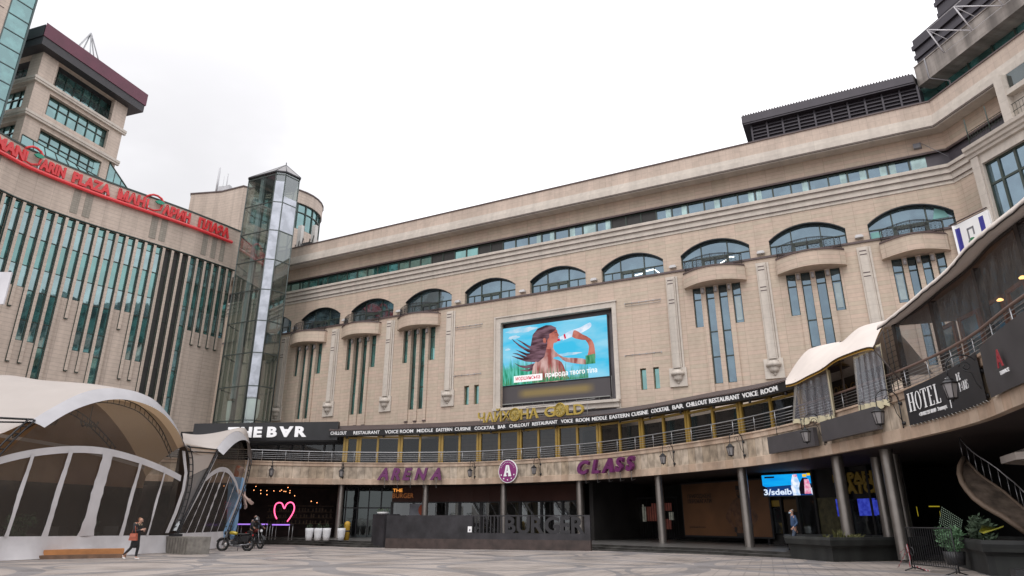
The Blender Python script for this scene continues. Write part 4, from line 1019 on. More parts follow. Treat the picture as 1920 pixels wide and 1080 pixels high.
# ------------------------------------------------------------------ THE BAR sign and the bar behind the railing
A_=at_y(366,784.6,56.5); B_=at_y(634.5,795,55.2)
BS=Path([A_,B_])
SB=thing('bar_sign','long black sign board reading THE BAR with its A upside down, above the terrace','sign',(-20,56,7.7))
m=MB(); m.pbox(BS,0,BS.s[-1],-.4,0,7.72,9.22); m.build('board',BLACKP,SB)
m=MB(); ta=BS.hit(430,795)[0]; tb_=BS.hit(574,822)[0]
tm=BS.hit(493,800)[0]; text_on(m,BS,ta,8.05,.05,'THE',1.12,width=tm-ta,bold=.045,extr=.05,flips=(9,)); tn=BS.hit(503,800)[0]; text_on(m,BS,tn,8.05,.05,'BAR',1.12,width=tb_-tn,bold=.045,extr=.05,flips=(1,)); m.build('lettering',M('lit_white_letter',(.85,.85,.87),.4,var=.02,emit=.12,ecol=(1,1,1,1)),SB)
BR=thing('glazed_bar','dark glazed bar front with black posts under the long black sign','bar front',(-20,58,5.5))
BQ=Path([(A_[0]-3,A_[1]+2.2),(B_[0]+1.2,B_[1]+1.6)])
m=MB(); m.wall(BQ,0,BQ.s[-1],5.5,9.0,-1.5); m.build('back_wall',M('dark_interior',(.02,.018,.017),.8),BR)
rnd=random.Random(11); s_=0
while s_<BQ.s[-1]-1:
    w0=rnd.choice((1.0,1.2,.8,1.9)); g=MB(); g.face([BQ.P(s_,0,5.5),BQ.P(s_+w0,0,5.5),BQ.P(s_+w0,0,7.75),BQ.P(s_,0,7.75)]); g.build('window_pane',TERG,BR)
    f=MB(); f.pbox(BQ,s_-.07,s_+.07,-.1,.1,5.5,7.8); f.build('post',BLACKM,BR); s_+=w0
m=MB(); m.pbox(BQ,0,BQ.s[-1],-.1,.12,7.55,7.8); m.build('header',BLACKM,BR)
# ------------------------------------------------------------------ gold sign on the awning roof
GS=thing('gold_restaurant_sign','gold Cyrillic and Latin letters with two lemon-slice Os standing on the awning roof','sign',BAND.P(32,-1.2,8.7))
h0=BAND.hit(897,778,-.9); h1=BAND.hit(1095,764,-.9)
def gb(s): return ztop(s)+.72
def gx(x): return BAND.hit(x,775,-.9)[0]
m=MB()
for t,xa,xb in (("ЧАЙХ",897,957),("НА",977,1010),("G",1022,1042),("LD",1063,1096)):
    s0,s1=gx(xa),gx(xb); text_on(m,BAND,s0,gb(s0),-.85,t,1.08,width=s1-s0,bold=.016,extr=.07,z1=gb(s1))
m.build('lettering',GOLDP,GS)
for x in (967,1052):
    s_=gx(x); q=MB(); c=Vector(BAND.P(s_,-.85,gb(s_)+.42)); t=Vector((cos(BAND.ang(s_)),sin(BAND.ang(s_)),0)); n_=Vector((*BAND.nrm(s_),0)); zv=Vector((0,0,1))
    R=.50; ring=[c+t*R*cos(2*pi*k/20)+zv*R*sin(2*pi*k/20) for k in range(20)]
    q.face([p+n_*.08 for p in ring]); 
    for k in range(20): q.face([ring[k]-n_*.08,ring[(k+1)%20]-n_*.08,ring[(k+1)%20]+n_*.08,ring[k]+n_*.08])
    d_=q.build('lemon_disc',M('pale_gold_disc',(.38,.30,.10),.5),GS)
    q=MB()
    for k in range(9): a=2*pi*k/9; q.tube([c+n_*.1,c+n_*.1+t*R*.8*cos(a)+zv*R*.8*sin(a)],.025,4)
    q.tube([c+n_*.1+t*R*.82*cos(2*pi*k/18)+zv*R*.82*sin(2*pi*k/18) for k in range(19)],.03,4,cap=False); q.tube([c+n_*.1+t*R*cos(2*pi*k/18)+zv*R*sin(2*pi*k/18) for k in range(19)],.05,4,cap=False)
    q.build('lemon_segments',GOLDP,d_)
m=MB(); s0,s1=gx(985),gx(1115)
m.tube([BAND.P(s0+(s1-s0)*k/8,-1.0,gb(s0)+.95) for k in range(9)],.03,4); m.tube([BAND.P(s0+(s1-s0)*k/8,-1.0,gb(s0)+.25) for k in range(9)],.03,4)
for k in range(9): a=gx(900)+(gx(1100)-gx(900))*k/8; m.tube([BAND.P(a,-1.0,gb(a)-.3),BAND.P(a,-1.0,gb(a)+.8)],.025,4)
m.build('sign_frame',M('thin_grey_frame',(.25,.25,.24),.5),GS)
# ------------------------------------------------------------------ LED billboard in the recess
SO=.82
def lp(px,py): 
    h=MAIN.hit(px,py,SO); return h
a,b=lp(941,616),lp(1138,591); c_,d_=lp(941,725),lp(1142,704)
X0,X1,Z0,Z1=(a[0]+c_[0])/2,(b[0]+d_[0])/2,(c_[1]+d_[1])/2,(a[1]+b[1])/2
LED=thing('led_billboard','large bright LED billboard showing a woman drinking from a bottle against blue sky','billboard',MAIN.P((X0+X1)/2,SO,Z0))
m=MB(); m.pbox(MAIN,X0-.06,X1+.06,SO-.45,SO-.03,Z0-.06,Z1+.06); m.build('cabinet',DGREY,LED)
W,Hh=X1-X0,Z1-Z0
def img_mat(name,col,st=1.0,var=.0,vs=1,col2=None,sc=(1,1,1)):
    if name in MATS: return MATS[name]
    m,nt,N,L,bb=_new(name); N.remove(bb); e=N.new('ShaderNodeEmission'); e.inputs[1].default_value=st; L.new(e.outputs[0],N['Material Output'].inputs[0])
    tc=N.new('ShaderNodeTexCoord'); mp=N.new('ShaderNodeMapping'); mp.inputs['Scale'].default_value=sc; L.new(tc.outputs['UV'],mp.inputs[0])
    n=N.new('ShaderNodeTexNoise'); n.inputs['Scale'].default_value=vs; n.inputs['Detail'].default_value=6; L.new(mp.outputs[0],n.inputs['Vector'])
    r=N.new('ShaderNodeMapRange'); L.new(n.outputs['Fac'],r.inputs[0]); r.inputs[1].default_value=.4; r.inputs[2].default_value=.62
    mx=N.new('ShaderNodeMix'); mx.data_type='RGBA'; mx.inputs[6].default_value=col; mx.inputs[7].default_value=col2 or col; L.new(r.outputs[0],mx.inputs[0]); L.new(mx.outputs[2],e.inputs[0]); return m
I_SKY=img_mat('screen_sky',lin((70,195,235)),1,vs=.35,col2=lin((150,215,240)),sc=(.6,1.8,1))
I_SKY2=img_mat('screen_cloud',lin((205,225,240)),1,vs=1.2,col2=lin((150,210,238)))
I_HAIR=img_mat('screen_hair',lin((70,48,55)),1,vs=1.5,col2=lin((130,100,112)),sc=(.5,2,1))
I_SKIN=img_mat('screen_skin',lin((205,130,115)),1,vs=1.2,col2=lin((165,90,80)))
I_NECK=img_mat('screen_neck',lin((150,80,75)),1,vs=.9,col2=lin((215,180,175)),sc=(2,.6,1))
I_GRN=img_mat('screen_grass',lin((40,140,105)),1,vs=1.6,col2=lin((110,205,190)),sc=(3.2,.5,1))
I_DGRN=img_mat('screen_dark_grass',lin((40,115,75)),1,vs=1.8,col2=lin((95,165,125)),sc=(3.2,.5,1))
I_BOT=img_mat('screen_bottle',lin((235,240,250)),1.05,vs=1.5,col2=lin((190,215,240)))
I_WH=img_mat('screen_white',(1,1,1,1),1.05); I_RD=img_mat('screen_red',lin((215,30,70)),1)
IM=[I_SKY,I_SKY2,I_HAIR,I_SKIN,I_NECK,I_GRN,I_DGRN,I_BOT,I_WH,I_RD]
pic=MB(); lay=[0]
# picture coordinates taken from the advert: u across 0..1, v up 0..1
def poly(pts,mi):
    if mi in (3,4,7) and len(pts)>4: pts=smooth(list(pts)+[pts[0]],3)[:-1]
    lay[0]+=1; o=SO+.003*lay[0]
    P_=[MAIN.P(X0+W*u,o,Z0+Hh*v) for u,v in pts]; pic.face(P_,[(W*u,Hh*v) for u,v in pts],mi)
def ptri(cx,cy,pts,mi):
    lay[0]+=1; o=SO+.003*lay[0]; n=len(pts)
    for k in range(n):
        q=[(cx,cy),pts[k],pts[(k+1)%n]]; pic.face([MAIN.P(X0+W*u,o,Z0+Hh*v) for u,v in q],[(W*u,Hh*v) for u,v in q],mi)
poly([(0,0),(1,0),(1,1),(0,1)],0)
def cloud(cx,cy,rx,ry,mi=1):
    rnd=random.Random(int(cx*100)); ptri(cx,cy,[(cx+rx*cos(a*pi/9)*rnd.uniform(.7,1.1),cy+ry*sin(a*pi/9)*rnd.uniform(.6,1.1)) for a in range(18)],mi)
cloud(.2,.93,.16,.05); cloud(.12,.82,.07,.035); cloud(.06,.62,.03,.02); cloud(.62,.42,.14,.03)
# left grass spikes
rnd=random.Random(2)
def grass(u0,u1,vb,vt,mi,n,var):
    pts=[(u0,vb)]
    for k in range(n):
        u=u0+(u1-u0)*(k+.5)/n; pts+= [(u-(u1-u0)/n*.45,vt-var*.6),(u,vt+var*rnd.uniform(0,1))]
    pts+=[(u1,vb)]
    lay[0]+=1; o=SO+.003*lay[0]
    for k in range(n):
        ua=u0+(u1-u0)*k/n; ub=u0+(u1-u0)*(k+1)/n; um=(ua+ub)/2; t=vt+var*rnd.uniform(-.5,1)
        base=max(vb+.001,vt-var); t=max(t,base+.01)
        for q in ([(ua,vb),(ub,vb),(ub,base),(ua,base)],[(ua,base),(ub,base),(um,t)]):
            pic.face([MAIN.P(X0+W*u,o,Z0+Hh*v) for u,v in q],[(W*u,Hh*v) for u,v in q],mi)
grass(0,.3,0,.38,5,26,.12)
# flowing hair locks
def lock(pts,w,mi=2):
    lay[0]+=1; o=SO+.003*lay[0]
    for i in range(len(pts)-1):
        (a,b),(c,d)=pts[i],pts[i+1]; wa=w*(1-i/(len(pts)-1))+.002; wb=w*(1-(i+1)/(len(pts)-1))+.002
        q=[(a,b-wa),(c,d-wb),(c,d+wb),(a,b+wa)]; pic.face([MAIN.P(X0+W*u,o,Z0+Hh*v) for u,v in q][::1],[(W*u,Hh*v) for u,v in q],mi)
for L_ in ([(.36,.50),(.26,.56),(.18,.66),(.12,.76),(.10,.80)],[(.36,.54),(.27,.62),(.2,.72),(.15,.78)],[(.34,.42),(.24,.44),(.16,.52),(.11,.545)],[(.34,.38),(.24,.40),(.15,.46),(.10,.50)],[(.34,.30),(.24,.28),(.18,.31),(.13,.37)],[(.34,.26),(.26,.22),(.18,.24)],[(.35,.46),(.25,.49),(.19,.55),(.14,.6)]):
    lock(L_,.035)
# neck and shoulders, then the head of hair and the face
poly([(.30,.0),(.62,.0),(.62,.10),(.58,.30),(.50,.38),(.47,.46),(.40,.46),(.31,.28)],4)
poly([(.47,.36),(.55,.40),(.62,.30),(.80,.22),(.80,.30),(.72,.34),(.60,.38),(.52,.5),(.49,.62),(.44,.62),(.42,.42)],4)
poly([(.42,.60),(.44,.55),(.50,.55),(.51,.63),(.535,.64),(.55,.67),(.548,.70),(.56,.715),(.552,.735),(.562,.755),(.55,.80),(.54,.86),(.49,.91),(.42,.88),(.40,.72)],3)
ptri(.42,.75,[(.30,.38),(.36,.34),(.42,.42),(.45,.62),(.45,.70),(.47,.74),(.47,.80),(.52,.84),(.54,.89),(.49,.945),(.44,.96),(.36,.92),(.31,.82),(.29,.64),(.28,.50)],2)
poly([(.415,.66),(.435,.65),(.44,.71),(.425,.74),(.41,.72)],3)
poly([(.545,.655),(.575,.66),(.575,.70),(.55,.70)],9); poly([(.52,.80),(.545,.805),(.545,.815),(.52,.812)],2)
# arm and bottle
poly([(.80,.26),(.88,.26),(.885,.45),(.87,.58),(.83,.66),(.80,.64),(.835,.50)],3)
poly([(.80,.22),(.885,.22),(.885,.38),(.80,.36)],6)
poly([(.57,.68),(.60,.675),(.60,.66),(.70,.71),(.79,.76),(.86,.83),(.855,.90),(.82,.885),(.75,.835),(.66,.80),(.60,.745),(.57,.725)],7)
poly([(.615,.68),(.63,.685),(.62,.77),(.605,.755)],9)
poly([(.685,.70),(.72,.66),(.80,.62),(.83,.66),(.78,.72),(.73,.79),(.70,.80)],3)
grass(.30,.82,0,.16,6,40,.16); grass(.0,.62,0,.04,6,30,.14)
poly([(.125,.035),(.40,.035),(.40,.145),(.125,.145)],8)
p_=pic.build('screen_picture',IM,LED)
t=MB(); text_on(t,MAIN,X0+W*.145,Z0+Hh*.065,SO+.12,'моршинська',.5,width=W*.235,bold=.0,extr=.01); t.build('red_caption',I_RD,p_)
t=MB(); text_on(t,MAIN,X0+W*.43,Z0+Hh*.075,SO+.12,'природа твого тіла',.52,width=W*.47,bold=.012,extr=.01); t.build('white_caption',I_WH,p_)
def gsmear():
    m,nt,N,L,b=_new('faded_gold_panel'); tc=N.new('ShaderNodeTexCoord'); sp=N.new('ShaderNodeSeparateXYZ'); L.new(tc.outputs['UV'],sp.inputs[0])
    def mm(op,a,c):
        n=N.new('ShaderNodeMath'); n.operation=op
        for i,v in enumerate((a,c)):
            if isinstance(v,(int,float)): n.inputs[i].default_value=v
            else: L.new(v,n.inputs[i])
        return n.outputs[0]
    x=mm('ABSOLUTE',mm('SUBTRACT',sp.outputs[0],(X0+X1)/2+.1),0); y=mm('ABSOLUTE',mm('SUBTRACT',sp.outputs[1],Z0-.75),0)
    fx=N.new('ShaderNodeMapRange'); L.new(x,fx.inputs[0]); fx.inputs[1].default_value=3.3; fx.inputs[2].default_value=2.5
    fy=N.new('ShaderNodeMapRange'); L.new(y,fy.inputs[0]); fy.inputs[1].default_value=.45; fy.inputs[2].default_value=.1
    k=mm('MULTIPLY',fx.outputs[0],fy.outputs[0])
    mx=N.new('ShaderNodeMix'); mx.data_type='RGBA'; mx.inputs[6].default_value=(.06,.052,.056,1); mx.inputs[7].default_value=(.22,.16,.055,1); L.new(k,mx.inputs[0]); L.new(mx.outputs[2],b.inputs['Base Color']); b.inputs['Roughness'].default_value=.5
    return m
m=MB(); m.pbox(MAIN,X0,X1+.02,SO-.25,SO-.03,Z0-1.45,Z0-.1); m.build('lower_panel',gsmear(),LED)
m=MB(); m.pbox(MAIN,X0,X1,SO+.0,SO+.08,Z0-1.52,Z0-1.45)
for k in range(11): s_=X0+W*k/10; m.tube([MAIN.P(s_,SO,Z0-1.5),MAIN.P(s_,SO-.3,Z0-1.9)],.03,4)
for z in (Z0-1.75,Z0-2.2): m.tube([MAIN.P(X0,SO-.1,z),MAIN.P(X1,SO-.1,z)],.03,4)
m.tube([MAIN.P(X1+.15,SO,Z0+.0),MAIN.P(X1+.15,SO,Z0-1.8)],.02,4)
m.build('support_frame',M('thin_grey_frame',(.25,.25,.24),.5),LED)
# ------------------------------------------------------------------ purple letters and badge on the band
def letters_on_band(name,label,txt,pa,pb,ytop,yb,cat='sign'):
    T=thing(name,label,cat,BAND.P((pa+pb)/2,.2,4.6))
    m=MB(); text_on(m,BAND,pa,yb,.28,txt,(ytop-yb)*1.36,width=pb-pa,bold=.045,extr=.12,shear=.28,flips=(99,),gap=.16); m.build('lettering',PURPLE,T)
    m=MB(); n=len(txt)
    for k in range(n):
        s_=pa+(pb-pa)*(k+.6)/n; m.tube([BAND.P(s_,.25,yb+.3),BAND.P(s_,.25,yb-.65),BAND.P(s_,-.1,yb-.55)],.018,4); m.tube([BAND.P(s_,.1,yb+.5),BAND.P(s_,-.05,yb+.5)],.03,4)
    m.build('fixing_rods',STEEL,T); return T
letters_on_band('arena_sign','purple slanted raised letters reading ARENA on the stone band','ARENA',22.75,27.95,5.48,4.58)
letters_on_band('class_sign','purple slanted raised letters reading CLASS on the stone band','CLASS',40.15,45.65,5.5,4.62)
s_=33.77; c=Vector(BAND.P(s_,.22,5.07)); t=Vector((cos(BAND.ang(s_)),sin(BAND.ang(s_)),0)); n_=Vector((*BAND.nrm(s_),0)); zv=Vector((0,0,1))
BG=thing('round_badge','round purple badge with a white letter A between the ARENA and CLASS letters','sign',c)
def disc(mb,c,t,n_,R,o0,o1,k=40,Rz=None):
    zv=Vector((0,0,1)); Rz=Rz or R
    r=[c+t*R*cos(2*pi*i/k)+zv*Rz*sin(2*pi*i/k) for i in range(k)]
    mb.face([p+n_*o1 for p in r])
    for i in range(k): mb.face([r[i]+n_*o0,r[(i+1)%k]+n_*o0,r[(i+1)%k]+n_*o1,r[i]+n_*o1])
m=MB(); disc(m,c,t,n_,.86,-.1,.0); m.build('rim',WHITEP,BG)
m=MB(); disc(m,c,t,n_,.80,.0,.02); m.build('disc',M('purple_badge_face',(.22,.025,.15),.4),BG)
def lp3(pts,o): return [c+t*x+zv*y+n_*o for x,y in pts]
m=MB()
for q in ([(-.36,-.38),(-.08,-.38),(-.08,-.28),(-.13,-.24),(.02,.45),(-.13,.45)],[(.36,-.38),(.13,.45),(.02,.45),(.0,.1),(.08,-.24),(.06,-.38)],[(-.14,-.12),(.14,-.12),(.08,.02),(-.08,.02)]):
    m.face(lp3(q,.04) if q[0][0]<0 else lp3(q,.042))
for k in range(5): a=radians(205+32.5*k); cc=c+t*.64*cos(a)+zv*.64*sin(a); disc(m,cc,t,n_,.055,.02,.035,8)
for k in range(11): a=radians(155-13*k); cc=c+t*.66*cos(a)+zv*.66*sin(a); disc(m,cc,t,n_,.03,.02,.035,6)
m.build('white_letter',WHITEP,BG)
# ------------------------------------------------------------------ wall lanterns along the band
def make_lantern():
    T=thing('wall_lantern','x','lantern',(0,0,0),'black lanterns on scrolled brackets along the terrace band')
    m=MB()   # local: +y is outward, wall at y=0
    m.tube([(0,.06,-.62),(0,.06,.38)],.022,5)
    arc=[(0,.06,.38)]+[(0,.46-.40*cos(radians(a)),.38+.36*sin(radians(a))) for a in range(15,181,15)]
    m.tube(arc,.022,5); m.tube([(0,.86,.38),(0,.86,.12)],.018,5)
    sp=[(0,.38+.16*(1-k/14)*cos(radians(40*k)),.40+.16*(1-k/14)*sin(radians(40*k))) for k in range(12)]
    m.tube(sp,.014,4); m.tube([(0,.06,-.35),(0,.2,-.1),(0,.26,.2),(0,.45,.3)],.014,4)
    m.build('bracket',BLACKM,T)
    m=MB()
    for z in (-.45,.25): m.lathe((0,0,z),[(.0,-.07),(.07,-.05),(.09,0),(.07,.05),(0,.07)],8)
    m.build('wall_boss',BLACKM,T)
    m=MB(); c=(0,.86,0)
    m.lathe((0,.86,0),[(.13,-.50),(.15,-.47),(.13,-.46)],6,sm=False)
    for k in range(6):
        a=k*pi/3; m.tube([(.13*cos(a),.86+.13*sin(a),-.47),(.20*cos(a),.86+.20*sin(a),-.06)],.012,4)
    m.lathe((0,.86,0),[(.21,-.07),(.23,-.04),(.12,.03),(.12,.06),(.06,.10),(.02,.15),(0,.16)],6,sm=False); m.lathe((0,.86,0),[(0,-.58),(.02,-.56),(.03,-.52),(.10,-.49)],6)
    m.build('lantern_frame',BLACKM,T)
    m=MB(); m.lathe((0,.86,0),[(.12,-.46),(.185,-.07)],6,sm=False); m.build('lantern_glass',M('frosted_grey_glass',(.25,.235,.235),.25,var=.1),T)
    return T
LN=[(14.6,'leftmost of the terrace band, right of the small tent'),(20.0,'above the first steel column left of the ARENA letters'),(30.65,'just left of the round purple badge'),(36.6,'just right of the round purple badge'),(49.0,'right of the CLASS letters'),(54.9,'between the CLASS letters and the first blank grey panel'),(61.55,'in front of the first blank grey panel'),(67.25,'between the blank grey panel and the HOTEL banner'),(72.75,'in front of the HOTEL banner')]
L0=make_lantern()
for i,(s_,lab) in enumerate(LN):
    o=L0 if i==0 else copy_tree(L0)
    sc=1.0
    o.location=BAND.P(s_,-.04,5.22); a=atan2(BAND.nrm(s_)[1],BAND.nrm(s_)[0]); o.rotation_euler=(0,0,a-pi/2); o['label']='iron lantern '+lab
# ------------------------------------------------------------------ blank grey panels and banners
for i,(s0,s1,z0,z1,lab) in enumerate(((57.35,61.25,4.62,5.42,'dark grey blank sign box hung on the terrace band, left of the lantern pair'),(61.9,66.05,4.72,5.55,'dark grey blank sign box hung on the terrace band, nearest the HOTEL banner'))):
    T=thing('blank_sign_box',lab,'sign box',BAND.P((s0+s1)/2,.2,z0),'blank grey sign boxes on the band')
    m=MB(); a_,b_=BAND.xy(s0,.3),BAND.xy(s1,.3); Q=Path([a_,b_]); m.pbox(Q,0,Q.s[-1],-.2,0,z0,z1); m.build('panel',M('charcoal_panel',(.065,.06,.064),.5,var=.12,vs=2,),T)
    m=MB()
    for k in range(2): x=Q.s[-1]*(.2+.55*k); m.tube([Q.P(x,-.1,z1),Q.P(x,-.1,5.9),Q.P(x,-.35,5.9)],.02,4)
    m.build('hanger',BLACKM,T)
def quadP(m,s0,s1,z0a,z0b,z1a,z1b,off,n=14,sag=.0,mi=0,wr=0):
    for k in range(n):
        for j in range(4):
            t0,t1=k/n,(k+1)/n; u0,u1=j/4,(j+1)/4
            def pt(t,u):
                z=(z0a+(z0b-z0a)*t)*(1-u)+(z1a+(z1b-z1a)*t)*u
                return BAND.P(s0+(s1-s0)*t,off+wr*sin(9*t*3+u*4)*u*(1-u)*2,z)
            m.face([pt(t0,u0),pt(t1,u0),pt(t1,u1),pt(t0,u1)],sm=True)
HB_=thing('hotel_banner','black banner reading HOTEL DE PARIS with a phone line, tied to the terrace railing','banner',BAND.P(70.3,.1,4.6))
s0,s1=67.8,72.95
m=MB(); quadP(m,s0,s1,4.62,4.62,5.82,5.98,.08); m.build('cloth',M('black_banner_cloth',(.016,.015,.018),.5,var=.2),HB_)
lt=MB()
def bx_(x0,z0,x1,z1,o=.1):   # stroke rectangle in banner metres
    lt.pbox(BAND,s0+x0,s0+x1,o,o+.015,z0,z1)
def stroke(a,b,w,o=.105):
    (x0,z0),(x1,z1)=a,b
    lt.face([BAND.P(s0+x0-w/2,o,z0),BAND.P(s0+x0+w/2,o,z0),BAND.P(s0+x1+w/2,o,z1),BAND.P(s0+x1-w/2,o,z1)])
def glyph(ch,x,z,h,k=1.0):
    """didone-like serif capitals"""
    T_,t=.10*h*1.5*k,.035*h; S=.045*h; w=.62*h*k
    def stem(cx,z0=z,z1=z+h,wd=None,ser=True,o=.1):
        wd=wd or T_; bx_(x+cx-wd/2,z0,x+cx+wd/2,z1,o)
        if ser:
            for zz in (z0,z1-S): bx_(x+cx-wd/2-.07*h*k,zz,x+cx+wd/2+.07*h*k,zz+S,o+.004)
    if ch=='H': stem(.16*h*k); stem(w-.0*h); bx_(x+.16*h*k,z+h*.48,x+w,z+h*.48+t,.106); return w+.2*h*k
    if ch=='T': stem(w*.55); bx_(x,z+h-S,x+w*1.1,z+h,.109); bx_(x,z+h*.8,x+t,z+h,.112); bx_(x+w*1.1-t,z+h*.8,x+w*1.1,z+h,.112); return w*1.2
    if ch=='E' or ch=='L':
        stem(.16*h*k); bx_(x+.16*h*k,z,x+w,z+S,.109); bx_(x+w-t,z,x+w,z+h*.22,.112)
        if ch=='E': bx_(x+.16*h*k,z+h-S,x+w*.95,z+h,.109); bx_(x+w*.95-t,z+h*.8,x+w*.95,z+h,.112); bx_(x+.16*h*k,z+h*.48,x+w*.7,z+h*.48+S,.109)
        return w+.12*h*k
    n=28; 
    def arc(cx,cz,rx,rz,a0,a1,full=T_,thin=t):
        for i in range(n):
            a,b=a0+(a1-a0)*i/n,a0+(a1-a0)*(i+1)/n
            q=[]
            for aa,inn in ((a,0),(b,0),(b,1),(a,1)):
                rxx=rx-(full if inn else 0); rzz=rz-(thin if inn else 0); q.append(BAND.P(s0+x+cx+rxx*cos(aa),.11,z+cz+rzz*sin(aa)))
            lt.face(q if a1>a0 else q[::-1])
    if ch=='O': arc(w*.6,h/2,w*.55,h/2,0,2*pi); return w*1.22
    if ch=='D': stem(.14*h*k); arc(.16*h*k,h/2,w*.72,h/2,-pi/2,pi/2); return w*1.15
    if ch=='P' or ch=='R':
        stem(.14*h*k); arc(.16*h*k,h*.74,w*.55,h*.26,-pi/2,pi/2)
        if ch=='R': lt.face([BAND.P(s0+x+.35*h*k,.11,z+h*.5),BAND.P(s0+x+.6*h*k,.11,z),BAND.P(s0+x+.75*h*k,.11,z),BAND.P(s0+x+.5*h*k,.11,z+h*.5)])
        return w*1.05
    if ch=='A':
        lt.face([BAND.P(s0+x,.11,z),BAND.P(s0+x+t*1.5,.11,z),BAND.P(s0+x+w*.58,.11,z+h),BAND.P(s0+x+w*.5,.11,z+h)]); lt.face([BAND.P(s0+x+w-T_,.114,z),BAND.P(s0+x+w,.114,z),BAND.P(s0+x+w*.58,.114,z+h),BAND.P(s0+x+w*.45,.114,z+h)]); bx_(x+w*.25,z+h*.32,x+w*.7,z+h*.32+t,.117); return w*1.08
    if ch=='I': stem(.14*h*k); return .32*h*k
    if ch=='S':
        arc(w*.42,h*.73,w*.38,h*.27,radians(20),radians(260),T_*.8,t*1.6); arc(w*.42,h*.27,w*.38,h*.27,radians(80),radians(-160),T_*.8,t*1.6); return w*.85
    return w
x=.22
for ch in 'HOTEL': x+=glyph(ch,x,5.04,.62,.86)+.02
x=3.2+.30
for ch in 'DE': x+=glyph(ch,x,5.46,.22,.9)+.02
x=3.2+.36
for ch in 'PARIS': x+=glyph(ch,x,5.14,.26,.8)+.015
text_on(lt,BAND,s0+.75,4.82,.1,'+38 063 237 88 89   3 поверх',.17,width=1.75,bold=.01,extr=.012)
bx_(2.78,4.78,2.81,5.7); lt.build('lettering',WHITEP,HB_)
m=MB()
for k in range(22): a=s0+(s1-s0)*k/21; m.tube([BAND.P(a,.1,4.62),BAND.P(a,.02,4.56)],.014,3)
m.build('cable_ties',M('pale_cord',(.5,.48,.44),.7),HB_)
PB=thing('wrinkled_banner','plain wrinkled charcoal banner with a corner of red lettering, tied right of the HOTEL banner','banner',BAND.P(76,.1,4.6))
m=MB(); quadP(m,73.45,81,4.60,4.6,5.98,6.35,.12,n=60,wr=.05); m.build('cloth',M('charcoal_banner_cloth',(.045,.041,.043),.6,var=.15),PB)
m=MB(); text_on(m,BAND,74.75,5.15,.24,'A',.6,bold=.03,extr=.01,xs=.8); m.build('red_letter',M('dark_red_print',(.28,.02,.03),.6),PB)
m=MB(); text_on(m,BAND,74.8,4.95,.24,'TERRACE',.13,bold=.01,extr=.01); m.build('small_print',WHITEP,PB)
# white sign with blue stripes on the wing
c0=MAIN.hit(1790,432,1.6); BSg=thing('blue_striped_sign','white sign board with blue stripes and a grey emblem peeking over the canvas roof','sign',MAIN.P(44.8,1.6,17))
m=MB(); m.pbox(MAIN,43.5,46.6,1.4,1.6,16.6,18.75); m.build('board',WHITEP,BSg)
m=MB(); BL=M('ultramarine_print',(.03,.03,.25),.5); m.pbox(MAIN,43.65,44.05,1.6,1.61,16.8,18.5); m.pbox(MAIN,45.75,46.15,1.6,1.61,17.2,18.55); m.build('blue_stripe',BL,BSg)
m=MB(); m.pbox(MAIN,44.6,44.72,1.6,1.615,17.3,18.2); m.pbox(MAIN,44.6,45.2,1.6,1.615,18.1,18.22); m.pbox(MAIN,45.08,45.2,1.6,1.615,17.7,18.2); m.build('grey_emblem',M('grey_print',(.2,.2,.22),.5),BSg)
m=MB(); 
disc(m,Vector(MAIN.P(44.85,1.6,17.3)),Vector((WD[0],WD[1],0)),Vector((*MAIN.nrm(46),0)),.3,0,.012,12); m.build('green_emblem',M('green_print',(.02,.2,.08),.5),BSg)
m=MB(); m.tube([MAIN.P(43.4,1.5,18.85),MAIN.P(46.5,1.5,18.95)],.05,4)
m.pbox(MAIN,43.2,46.1,FO,FO+.1,18.86,18.95); m.build('sign_rail',BROWNM,BSg)
# ------------------------------------------------------------------ shop fronts under the terrace
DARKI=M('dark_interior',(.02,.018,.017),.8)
SH=lambda off: (lambda px,py: BAND.hit(px,py,off))
BK=thing('portico_back_wall','dark back wall of the portico behind all the shop fronts','wall',(5,62,FZ))
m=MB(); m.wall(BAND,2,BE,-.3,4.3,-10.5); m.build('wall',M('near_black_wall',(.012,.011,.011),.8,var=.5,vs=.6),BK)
# bar on the left with neon heart
so=-6.0
BA=thing('neon_bar','dark open bar with rows of small warm bulbs and shelves behind the left steel column','bar',BAND.P(14,so,FZ))
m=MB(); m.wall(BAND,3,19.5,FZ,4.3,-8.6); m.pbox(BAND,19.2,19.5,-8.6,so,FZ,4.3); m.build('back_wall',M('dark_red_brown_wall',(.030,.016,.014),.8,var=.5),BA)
rnd=random.Random(4); WB=M('warm_bulb',(1,.5,.2),.5,emit=4.5,ecol=(1,.40,.15,1))
m=MB()
for px,py in [(436,926),(420,911),(452,924),(476,919),(489,919),(489,926),(501,922),(501,929),(514,922),(525,921),(528,920),(536,922),(540,914),(542,910),(544,920),(544,926),(547,911),(533,923),(553,931),(480,912),(595,943),(470,905),(585,941)]:
    h=BAND.hit(px,py,-3.0-rnd.random()*3); 
    if h and h[1]<4.2: x,y=BAND.xy(h[0],-3.5); m.lathe((x,y,h[1]),[(0,-.04),(.034,0),(0,.04)],6)
m.build('pendant_bulbs',WB,BA)
m=MB()
for k in range(4): m.pbox(BAND,14.5,18.8,-8.5,-8.2,1.2+.5*k,1.25+.5*k)
rb=random.Random(9)
for k in range(3):
    s_=14.6
    while s_<18.7: h=rb.uniform(.2,.35); m.pbox(BAND,s_,s_+.08,-8.45,-8.3,1.25+.5*k,1.25+.5*k+h); s_+=rb.uniform(.12,.3)
m.build('bottle_shelf',M('amber_dark_shelf',(.10,.05,.02),.5,var=.6,vs=6),BA)
c=at_y(533,962,52.5)
HT=thing('neon_heart','pink glowing open neon heart inside the dark bar','neon sign',c)
